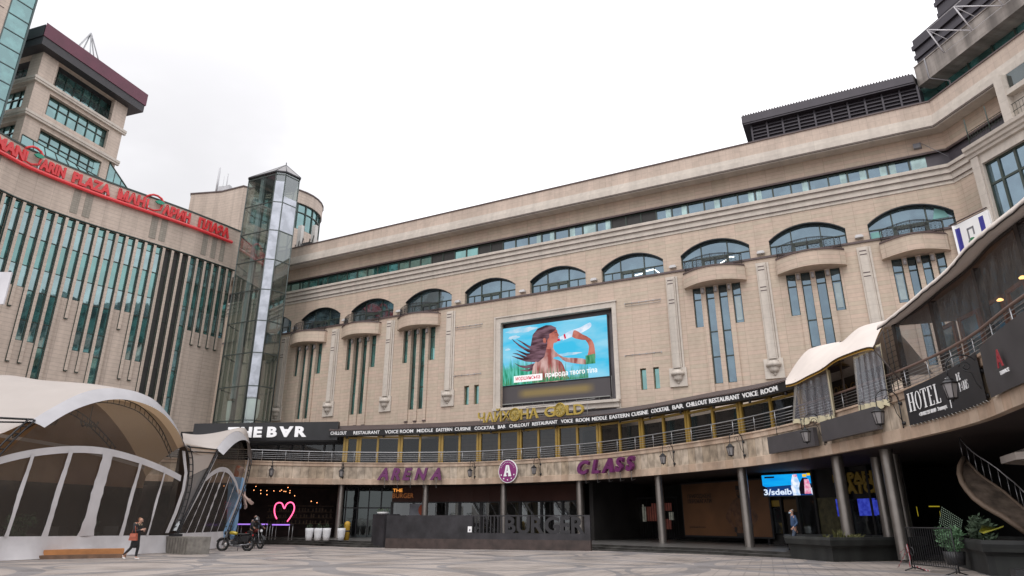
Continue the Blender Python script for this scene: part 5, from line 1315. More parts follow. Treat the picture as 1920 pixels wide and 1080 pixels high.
pts=[(518,972),(512,962),(515.5,951),(516,944),(522,941.5),(528,943),(531,948),(532.5,953.5),(536,947),(541,942),(547,941.5),(552,946),(552,954),(548,964),(540,977)]
pts=[(519,973),(515.5,965),(514.5,955),(517,946),(523,942.5),(529,944.5),(533,953.5),(537,946),(543,942),(549,943.5),(552,951),(550,960),(545,969),(538.5,978)]
m=MB(); m.tube([at_y(x,y,52.5) for x,y in smooth(pts,4)],.045,6); m.build('neon_tube',M('pink_neon',(1,.1,.3),.5,emit=2.2,ecol=(1,.10,.24,1)),HT)
PL=M('violet_light_strip',(.3,.12,.6),.5,emit=.9,ecol=(.42,.22,.85,1))
for i,(xa,xb,y,lab) in enumerate(((446,502,982,'long high table with a violet lit edge left of the neon heart'),(510.5,543.5,983,'short high table with a violet lit edge right below the neon heart'))):
    a,b=at_y(xa,y,50.2),at_y(xb,y,49.8); T=thing('bar_table',lab,'table',(a[0],a[1],FZ)); Q=Path([a,b]); Z=a[2]
    m=MB(); m.pbox(Q,0,Q.s[-1],-.5,0,Z-.07,Z); m.build('table_top',DGREY,T)
    m=MB(); m.pbox(Q,0,Q.s[-1],.0,.02,Z-.075,Z+.01); m.build('light_strip',PL,T)
    for s_ in (.04,Q.s[-1]-.04):
        for o in (-.04,-.46): m=MB(); m.tube([Q.P(s_,o,FZ),Q.P(s_,o,Z-.05)],.025,4); m.build('leg',STEEL,T)
# potted white planters
for i,(x,lab) in enumerate(((579,'leftmost of the row'),(595.5,'second from the left in the row'),(611.5,'right beside the left of the steel column'),(639,'just right of the steel column'))):
    g=at_y(x,1009,49.5); g=(g[0],g[1],FZ)
    T=thing('white_planter','tall white planter with a small dark shrub, '+lab,'planter',g,'white planters by the bar')
    m=MB(); m.lathe((g[0],g[1],FZ),[(0,0),(.20,0),(.25,.25),(.285,.62),(.285,.80),(.25,.80),(.24,.74),(0,.74)],14); m.build('pot',M('matt_white_pot',(.62,.62,.64),.45,var=.04),T)
    m=MB(); rr=random.Random(i)
    for k in range(60):
        a=rr.uniform(0,2*pi); r_=rr.uniform(0,.24); h=rr.uniform(.78,1.12-r_*.6); p=Vector((g[0]+r_*cos(a),g[1]+r_*sin(a),FZ+h)); d=Vector((rr.uniform(-1,1),rr.uniform(-1,1),rr.uniform(0,1)))*.07; e_=Vector((rr.uniform(-1,1),rr.uniform(-1,1),0))*.04
        m.face([p-e_,p+d,p+e_])
    m.build('foliage',M('dark_shrub_leaf',(.035,.06,.025),.6),T)
g=at_y(650,1002,50)[:2]; T=thing('yellow_post','short yellow rounded bollard beside the white planters','bollard',(g[0],g[1],FZ)); m=MB(); m.lathe((g[0],g[1],FZ),[(0,0),(.2,0),(.2,.9),(.22,1.0),(.2,1.15),(.1,1.25),(0,1.26)],12); m.build('body',M('amber_plastic',(.42,.25,.02),.5),T)
m=MB(); m.lathe((g[0],g[1],FZ),[(.21,.55),(.225,.57),(.225,.63),(.21,.65)],12); m.build('band',BLACKM,T)
# dark glass front between bar and burger place
GF=thing('dark_glass_front','nearly black glazed shop front between the bar and the burger restaurant','shop front',BAND.P(22,-6,FZ))
m=MB(); m.wall(BAND,19.6,23.4,FZ,4.3,-6.2); m.build('glass',GL_DARK,GF)
m=MB()
for s_ in (19.7,20.6,21.5,22.4,23.3): m.pbox(BAND,s_-.04,s_+.04,-6.2,-6.1,FZ,4.3)
m.pbox(BAND,19.6,23.4,-6.2,-6.08,2.5,2.6); m.build('mullion',DGREY,GF)
# burger restaurant
BU=thing('burger_restaurant','restaurant front with a dark red brown fascia and tall dark windows behind the terrace columns','restaurant',BAND.P(32,-4.5,FZ))
o=-4.2; s0=BAND.hit(735,940,o)[0]; s1=BAND.hit(1096,940,o)[0]
m=MB(); m.pbox(BAND,s0,s1,o-.3,o,3.02,4.28); m.build('fascia',M('red_brown_fascia',(.075,.024,.016),.6,var=.15,vs=.5),BU)
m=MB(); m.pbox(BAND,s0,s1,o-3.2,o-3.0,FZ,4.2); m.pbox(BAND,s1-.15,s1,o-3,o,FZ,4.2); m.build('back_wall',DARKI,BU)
wb=[735,775,800,838,862,902,938,975,1015,1055,1096]
wg=clear('shop_glass',(.6,.6,.58,1),.55,.30,.02,(.03,.03,.03,1))
for a,b in zip(wb,wb[1:]):
    sa,sb=BAND.hit(a,950,o)[0],BAND.hit(b,950,o)[0]; f=MB()
    f.pbox(BAND,sa-.09,sa+.09,o-.1,o+.03,FZ,3.02); f.pbox(BAND,sa,sb,o-.1,o+.02,2.92,3.02); w_=f.build('window',BLACKM,BU)
    g=MB(); g.wall(BAND,sa,sb,FZ,2.95,o-.05); g.build('pane',wg,w_)
for x0,x1,cl in ((846,858,(.20,.17,.09,1)),(966,983,(.22,.20,.11,1)),(985,995,(.15,.13,.06,1)),(1000,1010,(.22,.20,.11,1))):
    sa,sb=BAND.hit(x0,950,o-.4)[0],BAND.hit(x1,950,o-.4)[0]; m=MB(); n=10
    for k in range(n): a=sa+(sb-sa)*k/n; b=sa+(sb-sa)*(k+1)/n; m.face([BAND.P(a,o-.4+.05*(k%2),FZ),BAND.P(b,o-.4+.05*((k+1)%2),FZ),BAND.P(b,o-.4+.05*((k+1)%2),2.9),BAND.P(a,o-.4+.05*(k%2),2.9)])
    m.build('curtain',M('olive_curtain',(.22,.20,.11),.8),BU)
m=MB(); sa,sb=BAND.hit(768,950,o+.1)[0],BAND.hit(792,950,o+.1)[0]; m.pbox(BAND,sa,sb,o+.03,o+.08,1.5,2.85); q=m.build('menu_board',M('pale_menu_board',(.26,.27,.31),.5,var=.3,vs=1.5),BU)
m=MB(); cc=Vector(BAND.P((sa+sb)/2+.45,o+.1,2.35)); disc(m,cc,Vector((cos(BAND.ang(sa)),sin(BAND.ang(sa)),0)),Vector((*BAND.nrm(sa),0)),.28,0,.02,14,Rz=.42); m.build('orange_disc',M('orange_print',(.45,.07,.015),.5),q)
T=thing('amber_bulb_sign','small sign of amber bulbs reading THE BURGER hung under the terrace','sign',BAND.P(25,-1.6,3.6))
AM=M('amber_bulbs',(1,.5,.1),.5,emit=.9,ecol=(1,.36,.06,1)); AM2=M('dim_amber',(.3,.1,.02),.5,emit=.12,ecol=(1,.3,.04,1))
q0,q1=BAND.hit(737,915,-1.8)[0],BAND.hit(755,915,-1.8)[0]; m=MB(); text_on(m,BAND,q0,3.72,-1.8,'THE',.36,width=q1-q0,bold=.01,extr=.01); m.build('lettering_lit',AM,T)
q1=BAND.hit(776,915,-1.8)[0]; m=MB(); text_on(m,BAND,q0,3.25,-1.8,'BURGER',.52,width=q1-q0,bold=.0,extr=.01); m.build('lettering_dim',AM2,T)
m=MB(); 
for k in range(7): a=q0+(q1-q0)*k/6; m.tube([BAND.P(a,-1.85,3.2),BAND.P(a,-1.85,4.2)],.012,3)
m.build('hanging_wires',BLACKM,T)
# low dark wall with cut-out letters
wp=[on_ground(722,1028)[:2],on_ground(1108,1033)[:2]]
LW=Path(wp); LWL=LW.s[-1]
zt=at_y(900,966,(wp[0][1]+wp[1][1])/2)[2]
T=thing('burger_wall','low rust-dark steel terrace wall with the word BURGER cut through it','wall',(wp[0][0]+5,wp[0][1]-1.5,-.15))
WM=M('blackened_steel',(.034,.032,.036),.5,.3,var=.45,vs=1.2,bump=.15,bs=8); WR=M('rusty_dark_base',(.05,.034,.03),.6,var=.4,vs=2)
sL=LW.hit(886,990)[0]; sR=LW.hit(1096,990)[0]; zB=LW.hit(990,1000)[1]+.0
m=MB(); m.pbox(LW,0,sL,-.25,0,.45,zt); m.pbox(LW,sL,LWL,-.12,0,.45,zB); m.pbox(LW,sL,sR,-.06,0,zt-.07,zt); m.pbox(LW,sR,LWL,-.25,0,zB,zt); m.build('wall_panel',WM,T)
m=MB(); m.pbox(LW,0,LWL,-.3,.02,-.35,.45); m.build('wall_base',WR,T)
# fence of letters
m=MB(); zc0,zc1=zB,zt-.07; hh=zc1-zc0
cells=[('T',.0),('H',.075),('E',.15)]
for k in range(9): s_=sL+(sR-sL)*.27*k/8; m.pbox(LW,s_-.035,s_+.035,-.06,0,zc0,zc1)
x0=sL+(sR-sL)*.30; 
text_on(m,LW,x0,zc0+.02,-.03,'BURGER',hh*1.36,width=sR-x0,bold=.03,extr=.03,flips=(99,),gap=.05)
m.build('cut_letters',M('black_steel_letters',(.018,.017,.02),.5),T)
m=MB(); s_=LW.hit(881,992)[0]; m.pbox(LW,s_-.13,s_+.13,0,.02,LW.hit(881,998)[1],LW.hit(881,987)[1]); q=m.build('white_plate',WHITEP,T)
m=MB(); z_=LW.hit(881,996)[1]; m.pbox(LW,s_-.05,s_+.05,.02,.025,z_,z_+.12); m.build('grey_mark',M('grey_print',(.2,.2,.22),.5),q)
g=on_ground(710,1026); T=thing('entrance_pillar','square black pillar with a small leafy bowl at the left end of the low dark wall','pillar',(g[0],g[1],-.2))
Q=Path([on_ground(699,1026)[:2],on_ground(722,1027)[:2]]); zz=Q.hit(710,964)[1]; m=MB(); m.pbox(Q,0,Q.s[-1],-1.0,.15,-.35,zz); m.build('shaft',WM,T)
m=MB(); x,y=Q.xy(.5,-.3); m.lathe((x,y,zz),[(0,0),(.3,.0),(.42,.14),(0,.14)],10); q=m.build('bowl',WHITEP,T)
m=MB(); rr=random.Random(8)
for k in range(80): p=Vector((x+rr.uniform(-.45,.45),y+rr.uniform(-.3,.3),zz+.12+rr.uniform(0,.2))); e_=Vector((rr.uniform(-1,1),rr.uniform(-1,1),rr.uniform(-.3,.5)))*.08; m.face([p,p+e_,p+Vector((e_.y,-e_.x,.06))])
m.build('leaves',M('dark_shrub_leaf',(.035,.06,.025),.6),q)
# passage with coloured glimpses
PG=thing('passage','dark passage with iron bars and salmon pink kiosks deep inside','passage',BAND.P(44,-8,FZ))
m=MB(); o=-3.0; a,b=BAND.hit(1108,940,-2.2)[0],BAND.hit(1135,940,o)[0]; m.pbox(BAND,a,a+.3,-10,-2.0,-.2,4.25); m.build('side_wall',DARKI,PG)
o=-8.5
def sp(x0,y0,x1,y1,mat,name,off=o,parent=PG,th=.05):
    p=BAND.hit(x0,y1,off); q=BAND.hit(x1,y0,off); m=MB(); m.pbox(BAND,p[0],q[0],off-th,off,p[1],q[1]); return m.build(name,mat,parent)
SAL=M('salmon_kiosk',(.42,.13,.10),.6,emit=.05,var=.3,vs=2); CRM=M('pale_kiosk_light',(.5,.5,.42),.6,emit=.12,var=.5,vs=3); TANK=M('tan_kiosk',(.16,.10,.06),.7,var=.4,vs=2)
for x0,y0,x1,y1,mt,n in ((1166,946,1188,992,TANK,'tan_kiosk'),(1190,946,1206,977,CRM,'lit_shelves'),(1206,950,1232,977,SAL,'pink_kiosk'),(1222,943,1258,958,SAL,'pink_kiosk'),(1238,973,1258,992,SAL,'pink_kiosk'),(1255,960,1262,975,CRM,'lit_shelves'),(1200,950,1210,978,CRM,'lit_shelves')): sp(x0,y0,x1,y1,mt,n,off=o-random.random())
m=MB()
for k in range(26): s_=BAND.hit(1160+4.4*k,960,-7.9)[0]; m.tube([BAND.P(s_,-7.9,FZ),BAND.P(s_,-7.9,3.2)],.02,3,cap=False)
s0_,s1_=BAND.hit(1160,960,-7.9)[0],BAND.hit(1272,960,-7.9)[0]
m.pbox(BAND,s0_,s1_,-7.92,-7.88,3.15,3.25); m.build('iron_bars',BLACKM,PG)
# big dark poster
o=-5.4; p=BAND.hit(1285,1003,o); q=BAND.hit(1436,900,o)
PS=thing('fighter_poster','large dim orange poster of a bare-chested athlete with hands on hips behind the columns','poster',BAND.P(52,o,p[1]))
Q=Path([BAND.xy(p[0],o),BAND.xy(q[0],o)]); LQ=Q.s[-1]; z0,z1=p[1],3.9
m=MB(); m.pbox(Q,-.1,LQ+.1,-.12,-.02,z0-.1,z1+.1); m.build('frame',BLACKM,PS)
m=MB(); m.wall(Q,0,LQ,z0,z1,0); m.build('sheet',M('dim_orange_print',(.13,.055,.02),.6,var=.35,vs=.45),PS)
m=MB(); cx,sx=LQ*.70,LQ*.16; HZ=z1-z0
def pz(pts,o_,mi=0): m.face([Q.P(cx+x*HZ,o_,z0+y*HZ) for x,y in pts],mi=mi)
pz([(-.16,.02),(.16,.02),(.17,.3),(.23,.55),(.20,.64),(.07,.70),(-.07,.70),(-.20,.64),(-.23,.55),(-.17,.3)],.006)
pz([(-.22,.62),(-.40,.36),(-.38,.30),(-.20,.10),(-.17,.15),(-.29,.33),(-.17,.52)],.009); pz([(.22,.62),(.17,.52),(.29,.33),(.17,.15),(.20,.10),(.38,.30),(.40,.36)],.009)
ptsh=[(.085*cos(a*pi/8),.80+.115*sin(a*pi/8)) for a in range(16)]; pz(ptsh,.012)
m.build('figure_skin',M('dim_skin_print',(.10,.045,.022),.6,var=.5,vs=3),PS)
m=MB(); pz([(-.16,.0),(.16,.0),(.165,.06),(-.165,.06)],.015); pz([(-.085,.84),(.085,.84),(.075,.92),(-.075,.92)],.015); pz([(-.06,.74),(.06,.74),(.04,.69),(-.04,.69)],.015); pz([(-.21,.08),(-.15,.06),(-.13,.16),(-.2,.17)],.015); pz([(-.06,.80),(-.02,.80),(-.02,.815),(-.06,.815)],.018); pz([(.02,.80),(.06,.80),(.06,.815),(.02,.815)],.018); m.build('figure_dark',M('dark_print',(.02,.014,.012),.6),PS)
m=MB(); text_on(m,Q,LQ*.07,z0+HZ*.72,.01,'ПРИРОДЖЕНІ',.34,width=LQ*.30,bold=.02,extr=.004); text_on(m,Q,LQ*.07,z0+HZ*.62,.01,'ПЕРЕМАГАТИ',.34,width=LQ*.30,bold=.02,extr=.004); text_on(m,Q,LQ*.07,z0+HZ*.14,.01,'parimatch.com',.2,width=LQ*.2,bold=.0,extr=.004); m.build('lettering',M('dark_print',(.02,.014,.012),.6),PS)
# LED screen under the terrace
o=-5.0; p=BAND.hit(1432,928,o); q=BAND.hit(1530,889,o)
ST=thing('led_screen','bright blue LED screen with two figures and the text sdeib under the terrace','screen',BAND.P(58,o,2.7))
Q=Path([at_y(1430,910,BAND.xy(p[0],o)[1]-.2)[:2],at_y(1533,910,BAND.xy(p[0],o)[1]-2.6)[:2]]); LQ=Q.s[-1]
z1=Q.hit(1480,889)[1]; z0=Q.hit(1480,929)[1]; HZ=z1-z0
m=MB(); m.pbox(Q,-.05,LQ+.05,-.25,-.02,z0-.05,z1+.05); m.build('cabinet',BLACKM,ST)
S1=img_mat('led_blue',lin((20,165,235)),1.1,vs=1.5,col2=lin((10,140,225)),sc=(.3,2,1)); S2=img_mat('led_navy',lin((25,60,120)),1); S3=img_mat('led_white',lin((235,240,250)),1.1,vs=4,col2=lin((170,200,235))); S4=img_mat('led_pink',lin((225,120,160)),1,vs=5,col2=lin((235,200,215))); S5=img_mat('led_yellow',lin((245,200,40)),1); S6=img_mat('led_dark',lin((20,15,25)),1)
m=MB(); cnt=[0]
def sq(pts,mi): cnt[0]+=1; m.face([Q.P(LQ*u,.003*cnt[0],z0+HZ*v) for u,v in pts],[(LQ*u,HZ*v) for u,v in pts],mi)
sq([(0,0),(1,0),(1,1),(0,1)],0); sq([(0,0),(1,0),(1,.55),(0,.42)],1); sq([(.05,.85),(.24,.85),(.24,.93),(.05,.93)],5); sq([(0,0),(.1,0),(.08,.4),(0,.5)],5)
sq([(.55,0),(.68,0),(.70,.5),(.66,.9),(.63,.98),(.58,.96),(.55,.7),(.53,.4)],2); sq([(.59,.86),(.66,.86),(.66,.97),(.59,.97)],3)
sq([(.68,.05),(.93,.05),(.93,.3),(.86,.6),(.84,.78),(.75,.8),(.70,.6),(.67,.3)],5); sq([(.76,.06),(.90,.06),(.86,.72),(.78,.74)],3); sq([(.76,.84),(.83,.84),(.83,.97),(.76,.97)],4); sq([(.84,.9),(1,.9),(1,1),(.84,1)],4)
pc=m.build('screen_picture',[S1,S2,S3,S4,S5,S6],ST)
m=MB(); text_on(m,Q,LQ*.02,z0+HZ*.05,.07,'3/sdeib',HZ*.38,width=LQ*.52,bold=.03,extr=.004); text_on(m,Q,LQ*.88,z0+HZ*.08,.07,'@s',HZ*.36,width=LQ*.1,bold=.03,extr=.004); m.build('caption',S3,pc)
# betting shop
o=-5.6
BT=thing('betting_shop','dark betting shop front with PARI MATCH in dull yellow and blue glowing screens','shop front',BAND.P(62,o,FZ))
m=MB(); a=BAND.hit(1440,980,o)[0]; m.wall(BAND,a,BAND.hit(1700,960,o)[0],FZ,4.25,o-.2); m.build('wall',DARKI,BT)
YD=M('dull_yellow_letters',(.26,.17,.02),.5); GD=M('grey_letter',(.20,.2,.21),.5)
def zat(x,y,off): return BAND.hit(x,y,off)
def onb(mb,txt,x0,x1,ytop,ybot,off,**k):
    a=zat(x0,ybot,off); b=zat(x1,ybot,off); t=zat(x0,ytop,off); text_on(mb,BAND,a[0],a[1],off,txt,(t[1]-a[1])*1.38,width=b[0]-a[0],bold=.05,extr=.04,**k)
m=MB(); onb(m,'PARI',1592,1638,886,905,o+.05); onb(m,'MATCH',1572,1658,906,926,o+.05); a=zat(1562,905,o+.05); b=zat(1590,888,o+.05); m.pbox(BAND,a[0],b[0],o,o+.05,a[1],b[1]); m.build('lettering',YD,BT)
m=MB(); onb(m,'B',1643,1655,886,905,o+.07); m.build('grey_letter',GD,BT)
SB_=img_mat('blue_shop_screen',lin((45,55,165)),.75,vs=5,col2=lin((65,80,195)))
for (x0,y0,x1,y1) in ((1571,935,1587,968),(1612,934,1638,967),(1643,937,1655,965)):
    a=zat(x0,y1,o+.1); b=zat(x1,y0,o+.1); m=MB(); m.pbox(BAND,a[0],b[0],o+.05,o+.1,a[1],b[1]); m.build('glowing_screen',SB_,BT)
for (x0,y0,x1,y1,mt) in ((1440,938,1464,950,YD),(1471,936,1497,960,M('dull_amber_board',(.08,.04,.01),.6)),(1503,932,1530,1000,GL_DARK),(1541,932,1575,1002,M('olive_window',(.06,.055,.025),.4,var=.5,vs=4)),(1600,934,1645,1000,GL_DARK),(1445,952,1466,1000,GL_DARK)):
    a=zat(x0,y1,o+.02); b=zat(x1,y0,o+.02); m=MB(); m.pbox(BAND,a[0],b[0],o-.05,o+.02,max(a[1],FZ),b[1]); m.build('front_panel',mt,BT)
for x in (1438,1468,1500,1534,1598,1640): a=zat(x,980,o+.1)[0]; m=MB(); m.pbox(BAND,a-.06,a+.06,o-.1,o+.12,FZ,4.25); m.build('door_frame',BLACKM,BT)
# glimpses deep under the right part
DP=thing('arcade_lights','green and yellow lit strips and dotted garland deep in the dark arcade','lights',(24,32,FZ))
GN=M('green_glow',(.1,.4,.1),.5,emit=.06,ecol=(.3,.9,.3,1)); YG=M('yellow_glow',(.5,.4,.02),.5,emit=.25,ecol=(1,.8,.05,1))
def dq(x0,y0,x1,y1,D,mat,name):
    a,b=at_y(x0,y0,D),at_y(x1,y1,D); m=MB(); m.box(a[0],b[0],D,D+.03,b[2],a[2]); m.build(name,mat,DP)
dq(1742,948.5,1762,950.5,30,YG,'yellow_strip'); dq(1719,950,1722,968,30,YG,'yellow_strip'); dq(1762,958,1764,968,30,YG,'yellow_strip')
m=MB()
for r in range(9):
    for c in range(12):
        p=at_y(1766+c*3.4-r*.6,952+r*3.6+c*2.2,30); m.box(p[0],p[0]+.035,30,30.02,p[2],p[2]+.035)
m.build('dotted_garland',M('dot_glow',(.3,.4,.3),.5,emit=.15,ecol=(.7,.9,.7,1)),DP)
# curved stone stair balustrade far right, with stair, railing
STC=thing('curved_stair','curved stone stair with a thin steel rail in the arcade at the right','stair',(19,24,FZ))
D=23.5
outer=[(1808,858),(1800,872),(1799,888),(1804,904),(1813,918),(1827,934),(1845,948),(1862,958),(1880,968),(1900,982),(1935,1006)]
inner=[(1808,860),(1822,876),(1836,890),(1850,900),(1864,909),(1882,922),(1900,938),(1915,950),(1925,960),(1940,975),(1965,1000)]
m=MB()
for i in range(len(outer)-1):
    d0=D-i*.25; d1=D-(i+1)*.25
    a,b=at_y(*outer[i],d0),at_y(*outer[i+1],d1); c_,e_=at_y(*inner[i],d0),at_y(*inner[i+1],d1)
    m.face([a,b,e_,c_],[(i,0),(i+1,0),(i+1,1),(i,1)])
    k=Vector((.12,.25,0)); m.face([tuple(Vector(a)+k),tuple(Vector(c_)+k),tuple(Vector(e_)+k),tuple(Vector(b)+k)]); m.face([c_,e_,tuple(Vector(e_)+k),tuple(Vector(c_)+k)]); m.face([b,a,tuple(Vector(a)+k),tuple(Vector(b)+k)])
m.build('parapet',M('mottled_stair_stone',(.14,.105,.08),.8,var=.5,vs=3,bump=.5,bs=10),STC)
m=MB(); ct=[at_y(x+2,y+1,D-i*.25-.05) for i,(x,y) in enumerate(inner)]; m.tube(ct,.05,5); m.tube([at_y(x,y,D-i*.25-.05) for i,(x,y) in enumerate(outer)],.09,5); m.build('parapet_edge',M('stair_trim_stone',(.17,.12,.085),.7),STC)
m=MB(); m.tube([(p[0],p[1]+.1,p[2]+.75) for p in ct],.025,4)
for p in ct: m.tube([(p[0],p[1]+.1,p[2]),(p[0],p[1]+.1,p[2]+.75)],.015,3)
m.build('stair_rail',STEEL,STC)
# cream parasol
T=thing('cream_parasol','cream parasol with an ochre underside behind the big right column','parasol',(19.5,20,.1))
R=2.3; c=at_y(1902,848,21); apx=Vector((c[0]+R,21,c[2]+.75)); m=MB(); u=MB()
zr=c[2]
for k in range(8):
    a,b=k*pi/4,(k+1)*pi/4; p=(apx.x+R*cos(a),21+R*sin(a),zr); q=(apx.x+R*cos(b),21+R*sin(b),zr)
    m.face([p,q,tuple(apx)]); m.face([(p[0],p[1],zr-.22),(q[0],q[1],zr-.22),q,p]); u.face([(apx.x,21,apx.z-.06),(q[0]*.98+apx.x*.02,q[1]*.98+21*.02,zr-.03),(p[0]*.98+apx.x*.02,p[1]*.98+21*.02,zr-.03)])
m.build('canopy',CANVAS,T); u.build('canopy_lining',M('ochre_lining',(.42,.22,.04),.8),T)
m=MB(); m.tube([(apx.x,21,.0),(apx.x,21,apx.z)],.04,6); m.build('pole',BLACKM,T)
# big granite planters
def planter(name,label,pts,zt,seed):
    T=thing(name,label,'planter',(pts[0][0],pts[0][1],gz(pts[0][1])))
    cx=sum(p[0] for p in pts)/len(pts); cy=sum(p[1] for p in pts)/len(pts); n=len(pts); m=MB()
    def ringp(f,z): return [(cx+(x-cx)*f,cy+(y-cy)*f,z) for x,y in pts]
    prof=[(.97,-.2),(.97,zt-.42),(.99,zt-.36),(1.035,zt-.3),(1.05,zt-.1),(1.035,zt),(.93,zt),(.92,zt-.12)]
    for (f,z),(f2,z2) in zip(prof,prof[1:]):
        A_,B_=ringp(f,z),ringp(f2,z2)
        for i in range(n): m.face([A_[i],A_[(i+1)%n],B_[(i+1)%n],B_[i]])
    m.build('trough',stone('polished_dark_granite',(.034,.036,.034,1),(.026,.027,.027,1),bw=1.2,bh=.8,mort=.006,stack=True,dirt=.4),T)
    m=MB(); m.face(ringp(.93,zt-.1)); m.build('soil',M('dark_soil',(.03,.022,.016),.9),T)
    return T,cx,cy
z1=at_y(1563,1008,on_ground(1563,1054)[1])[2]
A=on_ground(1481,1047)[:2]; B=on_ground(1563,1054)[:2]; C=(B[0]+4.6,B[1]+1.6); Dp=(B[0]+4.6,B[1]+5.5); E_=(A[0]+1.5,A[1]+4)
T1_,px_,py_=planter('granite_planter','long polished dark granite planter with sparse dry plants beside the steps',[A,B,C,Dp,E_],z1,1)
def tuft(par,x,y,z,n,h,r,mat,seed,name='plant'):
    rr=random.Random(seed); m=MB()
    for k in range(n):
        a=rr.uniform(0,2*pi); l=rr.uniform(.4,1)*h; q=rr.uniform(0,r); p=Vector((x+q*.3*cos(a),y+q*.3*sin(a),z)); t=p+Vector((q*cos(a),q*sin(a),l)); w_=Vector((-sin(a),cos(a),0))*.02
        m.face([p-w_,p+w_,(p+t)/2+w_*1.4+Vector((0,0,.04)),t])
    return m.build(name,mat,par)
DRY=M('dry_yellow_green_leaf',(.10,.10,.03),.7,var=.4)
for k,(x,y) in enumerate(((1567,1000),(1577,1002),(1590,1003),(1600,1004),(1546,1006),(1611,1004))):
    p=at_y(x,1006,B[1]+1.4+.2*k); tuft(T1_,p[0],p[1],z1-.12,26,.45 if k<2 else .25,.22,DRY,k)
z2=at_y(1850,1012,on_ground(1850,1078)[1])[2]
A=on_ground(1795,1062)[:2]; B=on_ground(1856,1080)[:2]; C=(B[0]+1.8,B[1]-1.5); Dp=(B[0]+4,B[1]+2); E_=(A[0]+2.5,A[1]+2.5)
T2_,_x,_y=planter('granite_planter','nearer dark granite planter holding a bushy juniper at the right frame edge',[A,B,C,Dp,E_],z2,2)
m=MB(); m.pbox(Path([(B[0]-.6,B[1]-1.9),(B[0]+3,B[1]-3.5)]),0,3,-.6,0,0,.35); 
tag(m.build('granite_kerb',DARKST),'low dark granite block at the lower right corner of the view','kerb block')
# juniper
def bush(par,c,R,H,n,seed,mat):
    rr=random.Random(seed); m=MB(); cl=[(Vector((c[0]+rr.uniform(-.7,.7)*R,c[1]+rr.uniform(-.7,.7)*R,c[2]+rr.uniform(.1,.9)*H)),rr.uniform(.25,.45)*R) for _ in range(16)]
    for k in range(n):
        q,r_=rr.choice(cl); d=Vector((rr.gauss(0,1),rr.gauss(0,1),rr.gauss(0,1))); d.normalize(); p=q+d*r_*rr.uniform(.4,1.15); e_=Vector((rr.uniform(-1,1),rr.uniform(-1,1),rr.uniform(-.2,1)))*.07; f_=d.cross(e_)*.4
        m.face([p,p+e_+f_,p+e_*1.8,p+e_-f_])
    for q,r_ in cl: m.tube([(c[0],c[1],c[2]-.1),tuple(q)],[.03,.01],4)
    return m.build('shrub',mat,par)
p=at_y(1838,1008,B[1]+1.3); bush(T2_,(p[0],p[1],z2-.15),.42,.72,1500,3,M('juniper_green',(.045,.075,.04),.7,var=.3,vs=5))
p=at_y(1852,990,B[1]+1.0); m=MB(); rr=random.Random(2)
for k in range(16):
    a=at_y(1836+2.4*k,997-.4*k,B[1]+.9); b=at_y(1846+2.4*k,1001-.9*k,B[1]+.8); m.face([a,(a[0]+.03,a[1],a[2]-.02),b,(b[0],b[1],b[2]+.03)]); b=at_y(1842+2.4*k,984+.4*k,B[1]+.8); m.face([a,(a[0]+.03,a[1],a[2]),b])
m.build('yellow_fern',M('yellow_leaf',(.32,.30,.02),.6),T2_)
p=at_y(1783,1010,B[1]+2.6); T3=thing('potted_shrub','pale green lit shrub behind the crowd barrier','shrub',(p[0],p[1],FZ)); bush(T3,(p[0],p[1],FZ+.3),.42,.85,700,6,M('pale_green_leaf',(.10,.20,.10),.6,var=.3,vs=5)); m=MB(); m.lathe((p[0],p[1],FZ),[(0,0),(.25,0),(.32,.4),(0,.4)],10); m.build('pot',DARKST,T3)
# crowd barrier
ga=on_ground(1712,1070)[:2]; gb_=on_ground(1800,1079)[:2]; Q=Path([ga,gb_]); T=thing('crowd_barrier','black steel crowd barrier with close vertical bars and a wrapped lock','barrier',(ga[0],ga[1],gz(ga[1])))
zt_=Q.hit(1712,990)[1]; zt2=Q.hit(1790,990)[1]; Lq=Q.s[-1]; zt_=(zt_+zt2)/2
m=MB()
m.tube([Q.P(0,0,.12),Q.P(0,0,zt_),Q.P(Lq,0,zt_),Q.P(Lq,0,.12)],.022,5); m.tube([Q.P(0,0,.25),Q.P(Lq,0,.25)],.016,4); m.build('frame',BLACKM,T)
m=MB()
for k in range(1,20): m.tube([Q.P(Lq*k/20,0,.25),Q.P(Lq*k/20,0,zt_)],.010,4,cap=False)
m.build('bars',BLACKM,T)
for s_ in (.12,Lq-.12): m=MB(); m.tube([Q.P(s_-.0,-.32,.07),Q.P(s_,0,.16),Q.P(s_,.32,.07)],.018,4); m.tube([Q.P(s_,0,.1),Q.P(s_,0,.3)],.018,4); m.build('foot',BLACKM,T)
m=MB(); m.tube([Q.P(.18+.09*cos(a*pi/5),.03,.62+.12*sin(a*pi/5)) for a in range(11)],.02,4); m.build('lock_chain',BLACKM,T)
T=thing('hazard_tape','knotted red and white hazard tape trailing from the crowd barrier','tape',Q.P(-.1,.1,.1))
def tapemat():
    m,nt,N,L,b=_new('red_white_tape'); tc=N.new('ShaderNodeTexCoord'); w_=N.new('ShaderNodeTexWave'); w_.inputs['Scale'].default_value=3.5; L.new(tc.outputs['Object'],w_.inputs[0]); r=N.new('ShaderNodeMath'); r.operation='GREATER_THAN'; r.inputs[1].default_value=.5; L.new(w_.outputs[1],r.inputs[0]); mx=N.new('ShaderNodeMix'); mx.data_type='RGBA'; mx.inputs[6].default_value=(.6,.55,.56,1); mx.inputs[7].default_value=(.45,.03,.05,1); L.new(r.outputs[0],mx.inputs[0]); L.new(mx.outputs[2],b.inputs['Base Color']); return m
TP_=tapemat(); gt=lambda x,y,d: at_y(x,y,d)
m=MB(); D_=ga[1]-.05
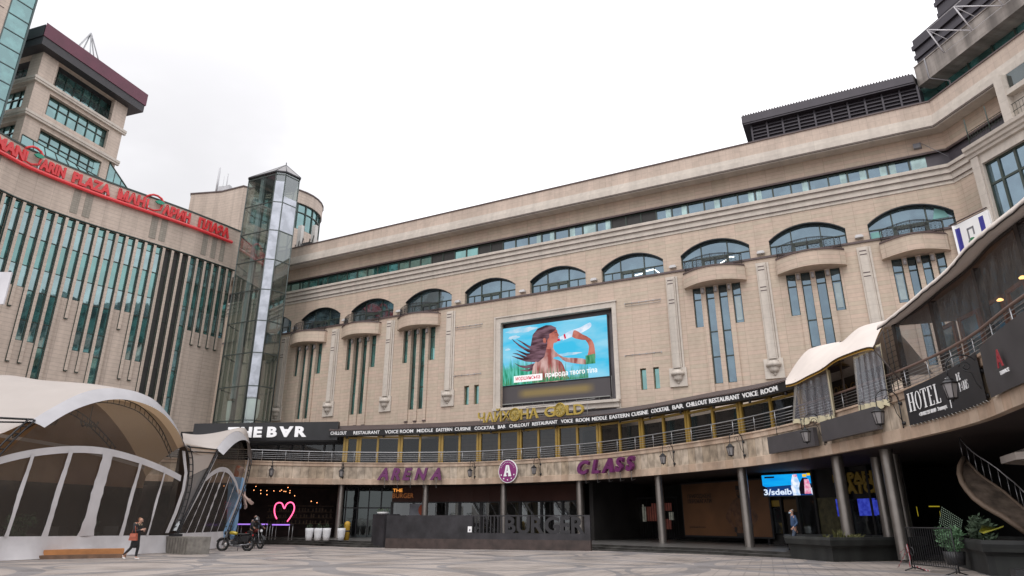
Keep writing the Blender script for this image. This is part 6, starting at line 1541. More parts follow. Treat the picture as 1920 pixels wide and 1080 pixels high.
for pts in ([(1700,1020),(1701,1030),(1693,1046),(1684,1064)],[(1700,1024),(1690,1034),(1687,1038)],[(1702,1030),(1706,1048),(1706,1064)],[(1700,1020),(1703,1034),(1697,1040)],[(1712,1060),(1730,1067),(1744,1071)]):
    P_=[Vector(at_y(x,y,D_-.05*i)) for i,(x,y) in enumerate(pts)]
    for i in range(len(P_)-1):
        w_=Vector((.035,.02,.01)); m.face([P_[i]-w_,P_[i+1]-w_,P_[i+1]+w_,P_[i]+w_])
m.build('tape_strip',TP_,T)
# ------------------------------------------------------------------ white event tents on the left
T1=Path([(-24.5,9.2),(-19.81,27.7),(-17.6,36.3)]); T2=Path([(-17.4,37.0),(-18.0,43.5),(-18.5,49)])
def membrane():
    m,nt,N,L,b=_new('tent_membrane'); N.remove(b); out=N['Material Output']
    tc=N.new('ShaderNodeTexCoord'); n=N.new('ShaderNodeTexNoise'); n.inputs['Scale'].default_value=.8; n.inputs['Detail'].default_value=5; L.new(tc.outputs['Object'],n.inputs['Vector'])
    r=N.new('ShaderNodeMapRange'); L.new(n.outputs['Fac'],r.inputs[0]); r.inputs[3].default_value=.9; r.inputs[4].default_value=1.05
    v=N.new('ShaderNodeVectorMath'); v.operation='SCALE'; v.inputs[0].default_value=(.56,.515,.485); L.new(r.outputs[0],v.inputs['Scale'])
    d=N.new('ShaderNodeBsdfDiffuse'); L.new(v.outputs[0],d.inputs[0]); t=N.new('ShaderNodeBsdfTranslucent'); t.inputs[0].default_value=(.62,.42,.24,1)
    bp=N.new('ShaderNodeBump'); bp.inputs['Distance'].default_value=.15; bp.inputs['Strength'].default_value=.5; L.new(n.outputs['Fac'],bp.inputs['Height']); L.new(bp.outputs[0],d.inputs['Normal'])
    ms=N.new('ShaderNodeMixShader'); ms.inputs[0].default_value=.30; L.new(d.outputs[0],ms.inputs[1]); L.new(t.outputs[0],ms.inputs[2]); L.new(ms.outputs[0],out.inputs[0]); return m
MEM=membrane()
VIS=M('pale_grey_pvc_visor',(.37,.36,.375),.45,var=.06)
FILM=clear('clear_pvc_window',(.60,.56,.52,1),.72,.25,.10,(.16,.145,.13,1),bump=.01,bs=2)
def loft(mb,A,B,n,m_=6,bulge=0,mi=0,flip=False):
    """surface between two curves of 3d points"""
    A=[Vector(p) for p in A]; B=[Vector(p) for p in B]
    def sam(C,t):
        x=t*(len(C)-1); i=min(int(x),len(C)-2); return C[i].lerp(C[i+1],x-i)
    for i in range(n):
        for j in range(m_):
            q=[]
            for (ti,tj) in ((i,j),(i+1,j),(i+1,j+1),(i,j+1)):
                t,u=ti/n,tj/m_; p=sam(A,t).lerp(sam(B,t),u); p=p+Vector((0,0,bulge*sin(pi*u))); q.append(tuple(p))
            mb.face(q[::-1] if flip else q,sm=True,mi=mi)
def smooth3(pts,n=5):
    a=smooth([(p[0],p[1]) for p in pts],n); b=smooth([(p[2],0) for p in pts],n); return [(x[0],x[1],z[0]) for x,z in zip(a,b)]
def truss(mb,pts,w,r,dirv,step=.32):
    """ladder truss along a curve, second chord offset by dirv*w"""
    P_=[Vector(p) for p in pts]; d=Vector(dirv)*w; mb.tube(P_,r,5); mb.tube([p+d for p in P_],r,5)
    acc=0
    for a,b in zip(P_,P_[1:]):
        l=(b-a).length
        while acc<l: p=a.lerp(b,acc/l); mb.tube([p,p+d],r*.7,4,cap=False); acc+=step
        acc-=l
def c1(l,off=0): return [T1.P(s,off,z) for s,z in l]
def c2(l,off=0): return [T2.P(s,off,z) for s,z in l]
E1=thing('large_event_tent','large cream vaulted event tent with an arched visor at the far left','tent',T1.P(23,0,0))
arc=smooth([(18.9,5.34),(19.82,6.08),(20.96,6.85),(22.1,7.3),(23.4,7.5),(24.6,7.45),(25.6,7.2),(26.9,6.43),(27.97,5.3)],4)
inn=smooth([(19.15,5.1),(19.95,5.75),(20.9,6.3),(22.1,6.75),(23.3,6.92),(24.5,6.85),(25.6,6.55),(26.75,5.85),(27.8,4.85)],4)
m=MB(); loft(m,c1(arc,.0),c1(inn,.55),40,3,0.03); m.build('visor',VIS,E1)
# roof membrane
front=[(11,5.6),(14.2,4.5),(16.8,4.3),(18.9,5.36)]+arc[2::3]+[(27.97,5.3)]
bk=[T1.hit(-140,745,-7),T1.hit(-70,716,-7),T1.hit(0,703,-7),T1.hit(60,710,-7),T1.hit(110,722,-7),T1.hit(150,738,-7)]
l0=bk[-1]
back=[(s,z) for s,z in bk]+[(l0[0]+1.5,l0[1]-.5),(l0[0]+3,l0[1]-1.4),(l0[0]+4.5,l0[1]-2.6),(l0[0]+6,l0[1]-4.2)]
m=MB(); loft(m,smooth3(c1(front)),smooth3(c1(back,-7)),48,10,.25,flip=True); m.build('roof_membrane',MEM,E1)
# rear wall of the tent, tan above and dim below: interior gloom painted in
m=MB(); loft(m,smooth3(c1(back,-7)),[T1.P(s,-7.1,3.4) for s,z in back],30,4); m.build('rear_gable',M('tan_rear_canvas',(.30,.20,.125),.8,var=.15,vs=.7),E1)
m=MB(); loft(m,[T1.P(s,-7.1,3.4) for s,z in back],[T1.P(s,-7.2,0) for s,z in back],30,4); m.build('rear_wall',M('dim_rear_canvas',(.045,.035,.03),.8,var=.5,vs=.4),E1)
# clear end wall: upper lunette and lower windows
wa=smooth([(17.2,3.5),(18.3,3.95),(19.6,4.32),(21.3,4.6),(23.0,4.66),(25.0,4.45),(26.8,4.1),(28.1,3.75)],4)
m=MB(); loft(m,c1(inn,.0),c1([(19.15+(27.8-19.15)*k/20,0) for k in range(21)][:0] or [(s,0) for s in []] or wa[3:-1],.0),30,4); m.build('lunette_window',FILM,E1)
m=MB()
loft(m,c1(wa,.03),c1([(s,z-.30) for s,z in wa],.03),30,1); m.build('arched_strap',WHITEC,E1)
m=MB(); loft(m,c1([(18.9,5.0),(20.5,4.95),(23,4.85),(25.5,4.6),(27.9,4.25)],-2.2),c1([(18.9,4.85),(20.5,4.8),(23,4.7),(25.5,4.42),(27.9,4.1)],-2.2),16,1); m.build('rear_strap',WHITEC,E1)
def wtop(s):
    for (a,za),(b,zb) in zip(wa,wa[1:]):
        if a<=s<=b: return za+(zb-za)*(s-a)/(b-a)
    return 3.6
mul=[(16.9,17.2,.09),(19.04,19.35,.09),(20.72,21.1,.12),(22.75,23.1,.3),(24.75,25.15,.10),(26.4,26.85,.07)]
def sill(s): return .9-(s-18.8)*.013
edges=[14.5]+[a for a,b,w_ in mul]+[28.0]
for a,b in zip(edges,edges[1:]):
    n=6; m=MB()
    for k in range(n):
        x0,x1=a+(b-a)*k/n,a+(b-a)*(k+1)/n
        m.face([T1.P(x0,0,sill(x0)),T1.P(x1,0,sill(x1)),T1.P(x1,0,wtop(x1)-.2),T1.P(x0,0,wtop(x0)-.2)])
    m.build('clear_window',FILM,E1)
for a,b,w_ in mul:
    m=MB(); n=14; rr=random.Random(int(a*10))
    for k in range(n):
        t0,t1=k/n,(k+1)/n; z0=sill(a)+(wtop(b)-.2-sill(a))*t0; z1=sill(a)+(wtop(b)-.2-sill(a))*t1
        wv=lambda t,w=w_: w*(1+.08*sin(37*t+a*7)+ (1.6*max(0,.28-t) if w>.25 else 0)+(0.6*max(0,.45-t) if a in(20.72,24.75) else 0))
        x0,x1=a+(b-a)*t0,a+(b-a)*t1
        m.face([T1.P(x0-wv(t0),.05+.03*sin(9*t0),z0),T1.P(x0+wv(t0),.05,z0),T1.P(x1+wv(t1),.05,z1),T1.P(x1-wv(t1),.05+.03*sin(9*t1),z1)],sm=True)
    m.build('window_strap',WHITEC,E1)
m=MB(); n=60
for k in range(n):
    x0,x1=14.5+13.5*k/n,14.5+13.5*(k+1)/n
    for j in range(3):
        def q(x,u): 
            y=T1.P(x,0,0)[1]; return T1.P(x,.04+(.28*(1-u)**2)*(.6+.5*sin(x*2.3))+.05*sin(x*5+u*4),sill(x)*u+(gz(y)+.02)*(1-u))
        m.face([q(x0,j/3),q(x1,j/3),q(x1,(j+1)/3),q(x0,(j+1)/3)],sm=True)
m.build('skirt',WHITEC,E1)
m=MB()
leg=smooth([(27.97,5.3),(28.35,4.7),(28.56,3.9),(28.58,3.0),(28.4,2.0),(28.1,1.2),(27.96,.95)],4)
truss(m,c1(leg,.1),.3,.035,(-.0,.0,0) if False else ((T1.p[2][0]-T1.p[1][0])/8.88,(T1.p[2][1]-T1.p[1][1])/8.88,0),.36); m.build('truss_leg',BLACKM,E1)
m=MB(); leg=smooth([(19.0,5.4),(18.2,4.4),(17.5,3.2),(17.1,2.0),(17.0,.6)],4); truss(m,c1(leg,.15),.3,.04,(-.25,-.9,0),.4); m.build('truss_leg',BLACKM,E1)
m=MB(); ar=[(s,z-.35) for s,z in arc]; truss(m,c1(ar,-.7),.3,.025,(0,0,-1),.35); m.build('roof_truss',BLACKM,E1)
m=MB(); ar=[(19.5+.35*k,5.0+2.0*sin(pi*(k+2)/26)) for k in range(0,24)]; truss(m,c1(ar,-4),.3,.03,(0,0,-1),.35); m.build('roof_truss',BLACKM,E1)
m=MB(); m.tube(c1([(14.0,4.95),(18.95,5.42)],.1),.045,5); m.tube(c1([(14.0,4.7),(18.95,5.3)],.1),.035,5); m.build('tie_beam',BLACKM,E1)
for s,z,o in ((22.3,5.9,-3),(19.9,5.6,-2.5),(24.6,6.1,-3)):
    c=Vector(T1.P(s,o,z)); m=MB(); m.tube([c+Vector((0,0,.9)),c],.03,4)
    for k in range(8): a=k*pi/4; m.tube([c,c+Vector((.3*cos(a),.3*sin(a),-.15)),c+Vector((.42*cos(a),.42*sin(a),.12))],.025,4)
    m.build('chandelier',BLACKM,E1)
# wall bench and dark furniture inside
m=MB(); rr=random.Random(12)
for k in range(16):
    c=T1.xy(15+.85*k,-3.4+rr.uniform(-1,1)); m.box(c[0]-.35,c[0]+.35,c[1]-.35,c[1]+.35,0,.75+rr.uniform(-.1,.5))
m.build('dark_furniture',M('dark_brown_furniture',(.05,.04,.035),.6),E1)
# shrubs inside the tent, things of their own
for s,lab in ((20.6,'left of the wide white strap'),(24.0,'right of the wide white strap')):
    x,y=T1.xy(s,-1.2); T=thing('indoor_shrub','dim green potted shrub behind the clear plastic, '+lab,'shrub',(x,y,0),'potted shrubs inside the tent')
    m=MB(); m.lathe((x,y,-.02),[(0,0),(.28,0),(.35,.5),(0,.5)],10); m.build('pot',DARKST,T); bush(T,(x,y,.5),.62,1.2,900,int(s),M('dim_shrub_leaf',(.05,.09,.04),.6,var=.3,vs=5))
E2=thing('small_event_tent','smaller cream arched tent between the large tent and the motorcycles','tent',T2.P(5,0,0))
arc2=smooth([(3.64,5.51),(4.6,6.1),(5.7,6.64),(6.8,6.98),(7.8,7.08),(8.8,7.02),(9.5,6.7),(10.0,6.25),(10.24,5.8)],4)
inn2=smooth([(3.7,5.2),(4.7,5.7),(5.7,6.12),(6.8,6.42),(7.8,6.52),(8.6,6.42),(9.2,6.1),(9.65,5.6),(9.9,5.1)],4)
m=MB(); loft(m,c2(arc2,-.02),c2(inn2,.45),32,3,.03); m.build('visor',VIS,E2)
fr2=[(-1.5,5.3),(0.6,5.0),(2.2,5.1),(3.64,5.55)]+arc2[3::3]
h=[T2.hit(342,812,-4),T2.hit(370,815,-4),T2.hit(400,812,-4),T2.hit(430,806,-4),T2.hit(455,801,-4)]
bk2=list(h)+[(h[-1][0]+1.6,h[-1][1]-.1),(h[-1][0]+3,h[-1][1]-1.2)]
m=MB(); loft(m,smooth3(c2(fr2)),smooth3(c2(bk2,-4)),40,8,.05,flip=True); m.build('roof_membrane',MEM,E2)
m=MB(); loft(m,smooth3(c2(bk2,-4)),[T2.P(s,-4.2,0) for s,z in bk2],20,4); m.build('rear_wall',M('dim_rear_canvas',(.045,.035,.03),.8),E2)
wa2=smooth([(2.6,3.9),(3.8,4.35),(5.0,4.6),(6.3,4.6),(7.5,4.3),(8.6,3.8),(9.3,3.2)],4)
m=MB(); loft(m,c2(inn2,0),c2(wa2,0),26,3); m.build('lunette_window',FILM,E2)
m=MB(); loft(m,c2(wa2,.03),c2([(s,z-.28) for s,z in wa2],.03),26,1); m.build('arched_strap',WHITEC,E2)
m=MB(); bs=[(-.6+(7.2+.6)*k/24,.85) for k in range(25)]; loft(m,c2([(s,z-.2) for s,z in wa2],0),c2(bs,0),26,4); m.build('clear_window',FILM,E2)
HZ_=clear('hazy_side_film',(.6,.6,.6,1),.45,.3,.12,(.42,.40,.40,1),bump=.02,bs=2)
m=MB(); loft(m,[T2.P(2.6,.02,4.4),T2.P(1.2,.02,2.9),T2.P(-.6,.02,1.0)],[T1.P(28.55,.02,3.7),T1.P(28.5,.02,2.4),T1.P(28.1,.02,1.0)],10,3); m.build('side_window',HZ_,E2)
m=MB(); loft(m,[T2.P(3.62,.05,5.5),T2.P(3.1,.05,5.0),T2.P(2.6,.05,4.4)],[T1.P(28.0,.05,5.4),T1.P(28.4,.05,4.7),T1.P(28.6,.05,3.7)],8,6); m.build('joining_membrane',MEM,E2)
for a,b,w_ in ((.8,3.4,.05),(2.0,4.5,.05),(3.2,5.6,.11),(4.6,6.9,.05),(5.8,8.2,.05)):
    m=MB(); n=12
    for k in range(n):
        t0,t1=k/n,(k+1)/n; zt_=3.9 if b<4 or b>8 else 4.35; z0,z1=.85+(zt_-.85)*t0,.85+(zt_-.85)*t1; x0,x1=a+(b-a)*t0,a+(b-a)*t1; q=w_*(1+.5*sin(40*t0+a)); q1=w_*(1+.5*sin(40*t1+a))
        m.face([T2.P(x0-q,.05,z0),T2.P(x0+q,.05,z0),T2.P(x1+q1,.05,z1),T2.P(x1-q1,.05,z1)],sm=True)
    m.build('window_strap',WHITEC,E2)
m=MB(); n=30
for k in range(n):
    x0,x1=-.9+8*k/n,-.9+8*(k+1)/n
    def q(x,u): return T2.P(x,.03+.2*(1-u)*(.7+.4*sin(x*4)),.86*u+(gz(40)+.02)*(1-u))
    m.face([q(x0,0),q(x1,0),q(x1,1),q(x0,1)],sm=True)
m.build('skirt',WHITEC,E2)
m=MB(); truss(m,c2([(3.64,5.5),(2.5,4.3),(1.3,3.1),(.2,1.95),(-.7,.95)],.12),.22,.035,(0,0,-1),.45); m.build('truss_leg',BLACKM,E2)
m=MB(); leg=smooth([(10.2,6.1),(10.2,5.2),(9.95,4.3),(9.4,3.3),(8.6,2.2),(7.7,1.3),(6.9,.3)],4); truss(m,c2(leg,.2),.3,.035,(0,.95,0),.34); m.build('truss_leg',BLACKM,E2)
m=MB(); loft(m,c2([(9.9,5.6),(9.4,3.6),(7.6,1.4)],.15),c2([(10.15,5.5),(9.65,3.5),(7.9,1.3)],.15),10,1); m.build('white_edge',WHITEC,E2)
m=MB(); m.tube([T1.P(28.0,.1,5.25),T2.P(3.6,.1,5.5)],.04,5); m.tube([T1.P(28.1,.1,5.0),T2.P(3.5,.1,5.3)],.035,5); m.build('tie_beam',BLACKM,E2)
m=MB(); loft(m,c1([(27.75,5.0),(28.2,3.9),(28.2,3.0),(27.9,1.9),(27.5,.9)],.12),c1([(27.98,5.0),(28.42,3.9),(28.42,3.0),(28.15,1.9),(27.75,.9)],.12),16,1); m.build('white_edge',WHITEC,E1)
m=MB(); loft(m,c2([(3.5,5.25),(1.3,2.9),(-.75,.95)],.1),c2([(3.8,5.2),(1.65,2.85),(-.4,.95)],.1),12,1); m.build('white_edge',WHITEC,E2)
# block under the truss foot
a=on_ground(303,1037)[:2]; b=on_ground(349,1040)[:2]; Q=Path([a,b]); zt_=Q.hit(325,1006)[1]
T=thing('concrete_block','grey ribbed concrete ballast block under the foot of the tent truss','concrete block',(a[0],a[1],gz(a[1])))
m=MB(); m.pbox(Q,0,Q.s[-1],-1.1,0,gz(a[1])-.05,zt_); m.build('block',M('grey_concrete',(.20,.185,.165),.8,var=.3,vs=4,bump=.4),T)
m=MB()
for k in range(9): s_=Q.s[-1]*(k+.5)/9; m.pbox(Q,s_-.04,s_+.04,0,.02,gz(a[1])-.05,zt_-.06)
m.build('ribs',M('dark_concrete_rib',(.14,.13,.115),.8,var=.3,vs=4),T)
m=MB(); m.pbox(Q,.3,1.0,-.5,-.1,zt_,zt_+.12); m.build('base_plate',BLACKM,T)
# wooden step
a=on_ground(72,1049)[:2]; b=on_ground(236,1046)[:2]; Q=Path([a,b]); T=thing('wooden_step','low two-level wooden step with an orange-brown upper board in front of the large tent','step',(a[0],a[1],gz(a[1])))
m=MB(); m.pbox(Q,0,Q.s[-1],-1.0,0,gz(a[1])-.05,.14); m.build('lower_board',M('worn_brown_wood',(.16,.09,.055),.7,var=.3,vs=3),T)
m=MB(); m.pbox(Q,.1,Q.s[-1]-.1,-1.0,-.3,.14,.34); m.build('upper_board',M('orange_wood',(.40,.17,.055),.6,var=.25,vs=2),T)
# white board edge at the far left
a=at_y(-30,560,20); T=thing('white_sign_plate','corner of a white rounded sign plate on a post at the left frame edge','sign',(a[0],20,0))
p,q=at_y(-60,570,20),at_y(22,510,20); m=MB(); m.box(p[0],q[0],20,20.06,p[2],q[2]); m.build('plate',M('white_plate_paint',(.62,.61,.64),.4),T)
m=MB(); m.tube([((p[0]+q[0])/2,20.1,gz(20)),((p[0]+q[0])/2,20.1,q[2]+.1)],.06,6); m.tube([(q[0]-.1,20.05,q[2]),(q[0]-.1,20.05,q[2]+.06)],.04,5); m.build('post',DGREY,T)

# ------------------------------------------------------------------ umbrella tent on the terrace at the right
UT=thing('terrace_umbrella_tent','cream two-lobed terrace canopy with clear plastic curtains bordered in cream','canopy tent',BAND.P(62.5,-1.5,5.5))
def hb(px,py,off): h=BAND.hit(px,py,off); return BAND.P(h[0],off,h[1])
eave=[(1473,722),(1490,718),(1515,705),(1541,692),(1566,674),(1600,660),(1625,652),(1637,652)]
ridge=[(1474,712),(1490,685),(1510,660),(1530,650),(1572,641),(1580,640),(1605,618),(1625,609),(1664,600)]
ev=[hb(x,y,.35) for x,y in eave]; rg=[hb(x,y,-1.9) for x,y in ridge]
m=MB(); loft(m,smooth3(ev),smooth3(rg),40,8,.12); m.build('canopy',CANVAS,UT)
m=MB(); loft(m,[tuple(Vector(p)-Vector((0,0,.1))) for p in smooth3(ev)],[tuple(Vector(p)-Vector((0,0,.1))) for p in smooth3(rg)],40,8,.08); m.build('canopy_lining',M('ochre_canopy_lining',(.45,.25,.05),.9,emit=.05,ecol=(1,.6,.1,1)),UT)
rear=[(p[0]+2.6,p[1]+1.8,p[2]-1.9) for p in rg]
m=MB(); loft(m,smooth3(rg),smooth3(rear),40,4,.1); m.build('rear_canopy',CANVAS,UT)
m=MB(); ev2=smooth3(ev); rg2=smooth3(rg)
m.tube(ev2,.025,4); 
for px,py,x2,y2 in ((1541,692,1576,640),(1637,652,1664,600)): m.tube([hb(px,py,.35),hb(x2,y2,-1.9)],.03,4)
m.tube([hb(1473,722,.35),hb(1474,712,-1.9)],.03,4)
for px,off in ((1546,.1),(1632,.1)): pass
m.tube([BAND.P(BAND.hit(1585,740,-1.2)[0],-1.2,5.5),BAND.P(BAND.hit(1575,680,-1.2)[0],-1.2,9.0)],.05,6); m.tube([hb(1541,694,.3),BAND.P(62,-1.2,8.3)],.025,4); m.tube([hb(1637,653,.3),hb(1690,715,-.2)],.03,4); m.build('canopy_frame',M('brown_steel_tube',(.06,.045,.04),.5),UT)
def curtain(corners,name,nf=14):
    # corners in photo px: tl,tr,br,bl on off .15
    P_=[BAND.hit(x,y,.12) for x,y in corners]
    def pt(t,u,w=.035): 
        s=(P_[3][0]*(1-t)+P_[2][0]*t)*(1-u)+(P_[0][0]*(1-t)+P_[1][0]*t)*u; z=(P_[3][1]*(1-t)+P_[2][1]*t)*(1-u)+(P_[0][1]*(1-t)+P_[1][1]*t)*u
        return BAND.P(s,.12+w*sin(t*nf*2.3+u*1.3)+.03*sin(t*31),z)
    film=MB(); edge=MB(); n=36
    for k in range(n):
        for j in range(6): film.face([pt(k/n,j/6),pt((k+1)/n,j/6),pt((k+1)/n,(j+1)/6),pt(k/n,(j+1)/6)],sm=True)
        def lo(t,d): p=Vector(pt(t,0)); return tuple(p+Vector((0,0,d+.06*sin(t*17))))
        edge.face([lo(k/n,-.16),lo((k+1)/n,-.16),pt((k+1)/n,.05),pt(k/n,.05)],sm=True)
        edge.face([pt(k/n,.97),pt((k+1)/n,.97),pt((k+1)/n,1.02),pt(k/n,1.02)],sm=True)
    for j in range(10):
        for (a,b) in ((0,.07),(.93,1.0)): edge.face([pt(a,j/10),pt(b,j/10),pt(b,(j+1)/10),pt(a,(j+1)/10)],sm=True)
    f_=film.build('plastic_curtain',clear('clear_curtain_film',(.62,.62,.66,1),.70,.35,.10,(.42,.41,.46,1),bump=.03,bs=5),UT); edge.build('cream_border',M('cream_border_cloth',(.56,.50,.34),.8,var=.1),f_)
curtain([(1491,714),(1552,690),(1566,780),(1486,790)],'a'); curtain([(1601,672),(1652,645),(1668,752),(1610,765)],'b')
m=MB(); a,b=63.4,63.75
m=MB(); q=[hb(1548,694,.0),hb(1556,694,.0),hb(1567,775,.0),hb(1560,777,.0)]; m.face(q[::-1]); m.build('cream_strap',M('cream_border_cloth',(.56,.50,.34),.8,var=.1),UT)
# dark counter inside with dim letters
m=MB(); o=-2.6; s0_,s1_=BAND.hit(1500,730,o)[0],BAND.hit(1664,700,o)[0]; m.pbox(BAND,s0_,s1_,o-.1,o,5.5,8.0); q=m.build('dark_backdrop',DARKI,UT)
m=MB(); a=BAND.hit(1563,722,o)[0]; b=BAND.hit(1604,716,o)[0]; text_on(m,BAND,a,7.35,o+.05,'ОНА G',.45,width=b-a,bold=.02,extr=.01); m.build('dim_lettering',M('dim_gold_letter',(.13,.09,.03),.6),q)
# ------------------------------------------------------------------ hotel terrace with canvas roof and plastic sheets
HTR=thing('hotel_terrace','hotel terrace with a cream canvas roof, dark brown posts and wrinkled clear plastic sheets','terrace enclosure',BAND.P(73,-1,5.5))
n=40; S0,S1=66.9,80.5
def ez(s):
    T=[(0,8.34),(67.2,8.34),(70.4,8.62),(73.9,8.60),(77.3,8.36),(90,8.2)]
    for (a,za),(b,zb) in zip(T,T[1:]):
        if a<=s<=b: return za+(zb-za)*(s-a)/(b-a)
    return 8.3
m=MB()
A_=[BAND.P(S0+(S1-S0)*k/n,.10,ez(S0+(S1-S0)*k/n)+.015*sin(k*2.7)) for k in range(n+1)]; B_=[BAND.P(S0+(S1-S0)*k/n,.08,ez(S0+(S1-S0)*k/n)+.12) for k in range(n+1)]
C_=[BAND.P(S0+(S1-S0)*k/n,-1.2,ez(S0+(S1-S0)*k/n)+.30) for k in range(n+1)]; D_=[BAND.P(S0+(S1-S0)*k/n,-5.5,ez(S0+(S1-S0)*k/n)+.8) for k in range(n+1)]
loft(m,A_,B_,n,2); loft(m,B_,C_,n,2); loft(m,C_,D_,n,2); U_=[BAND.P(S0+(S1-S0)*k/n,-5.5,ez(S0+(S1-S0)*k/n)+.5) for k in range(n+1)]; loft(m,A_,[BAND.P(S0+(S1-S0)*k/n,-.5,ez(S0+(S1-S0)*k/n)+.12) for k in range(n+1)],n,1,flip=True)
m.build('canvas_roof',CANVAS,HTR)
m=MB(); m.tube([tuple(Vector(p)+Vector((0,0,-.03))) for p in A_],.03,4); m.tube([BAND.P(S0+(S1-S0)*k/n,-.5,ez(S0+(S1-S0)*k/n)+.06) for k in range(n+1)],.05,4); m.build('roof_edge_beam',M('dark_brown_post',(.022,.014,.012),.5),HTR)
m=MB(); loft(m,[BAND.P(S0+(S1-S0)*k/n,-.5,ez(S0+(S1-S0)*k/n)+.10) for k in range(n+1)],U_,n,1,flip=True); m.build('ceiling',M('brown_ceiling',(.22,.15,.11),.8),HTR)
m=MB(); m.wall(BAND,S0,S1,5.5,9.6,-5.6); m.build('rear_wall',M('brown_terrace_wall',(.34,.27,.23),.8,var=.3,vs=.7),HTR)
pp=[67.05,69.6,72.65,75.9,79]
for s_ in pp:
    m=MB(); m.pbox(BAND,s_-.1,s_+.1,-.6,-.42,5.5,8.5); m.build('post',M('dark_brown_post',(.022,.014,.012),.5),HTR)
SHEET=clear('wrinkled_plastic_sheet',(.60,.60,.62,1),.82,.60,.08,(.30,.29,.30,1),bump=.03,bs=7)
for a,b in zip(pp,pp[1:]):
    m=MB(); N1,N2=26,16
    for i in range(N1):
        for j in range(N2):
            def q(i,j):
                t,u=i/N1,j/N2; s=a+.1+(b-a-.2)*t; return BAND.P(s,-.42+.02*sin(9*t+5*u)*sin(7*u)+.01*sin(23*t-9*u),5.9+2.5*u)
            m.face([q(i,j),q(i+1,j),q(i+1,j+1),q(i,j+1)],sm=True)
    m.build('plastic_sheet',SHEET,HTR)
WD_=M('reddish_wood_frame',(.42,.15,.065),.55)
x=67.6
while x<80:
    m=MB(); 
    for s_ in (x,x+1.0): m.pbox(BAND,s_-.06,s_+.06,-1.7,-1.6,5.5,8.1)
    m.pbox(BAND,x,x+1.0,-1.7,-1.6,7.98,8.1); m.pbox(BAND,x,x+1.0,-1.7,-1.6,5.5,5.8)
    w_=m.build('wooden_door_frame',WD_,HTR); g=MB(); g.wall(BAND,x,x+1.0,5.5,8.0,-1.68); g.build('pane',glassy('sky_painted_door_pane',(.4,.5,.55,1),(.26,.38,.44,1),.25,curt=.6),w_); x+=1.35  # pale blue sky reflection painted into the pane colour
for px,py in ((1875,562),(1917,520)):
    h=BAND.hit(px,py,-1.2); c=BAND.P(h[0],-1.2,h[1]); m=MB(); m.lathe(c,[(0,-.04),(.08,-.03),(.09,0),(.04,.04),(0,.05)],10); m.build('warm_lamp',M('warm_lamp_glow',(1,.6,.2),.5,emit=4,ecol=(1,.55,.18,1)),HTR)
m=MB(); a=66.35
for k in range(12): z=6.1+.2*k; m.tube([BAND.P(66.3,-.45,z),BAND.P(66.95,-.45,z+.02)],.012,3,cap=False)
for s_ in (66.3,66.6,66.95): m.tube([BAND.P(s_,-.45,5.6),BAND.P(s_,-.45,8.4)],.02,4)
m.build('lattice',BLACKM,HTR)
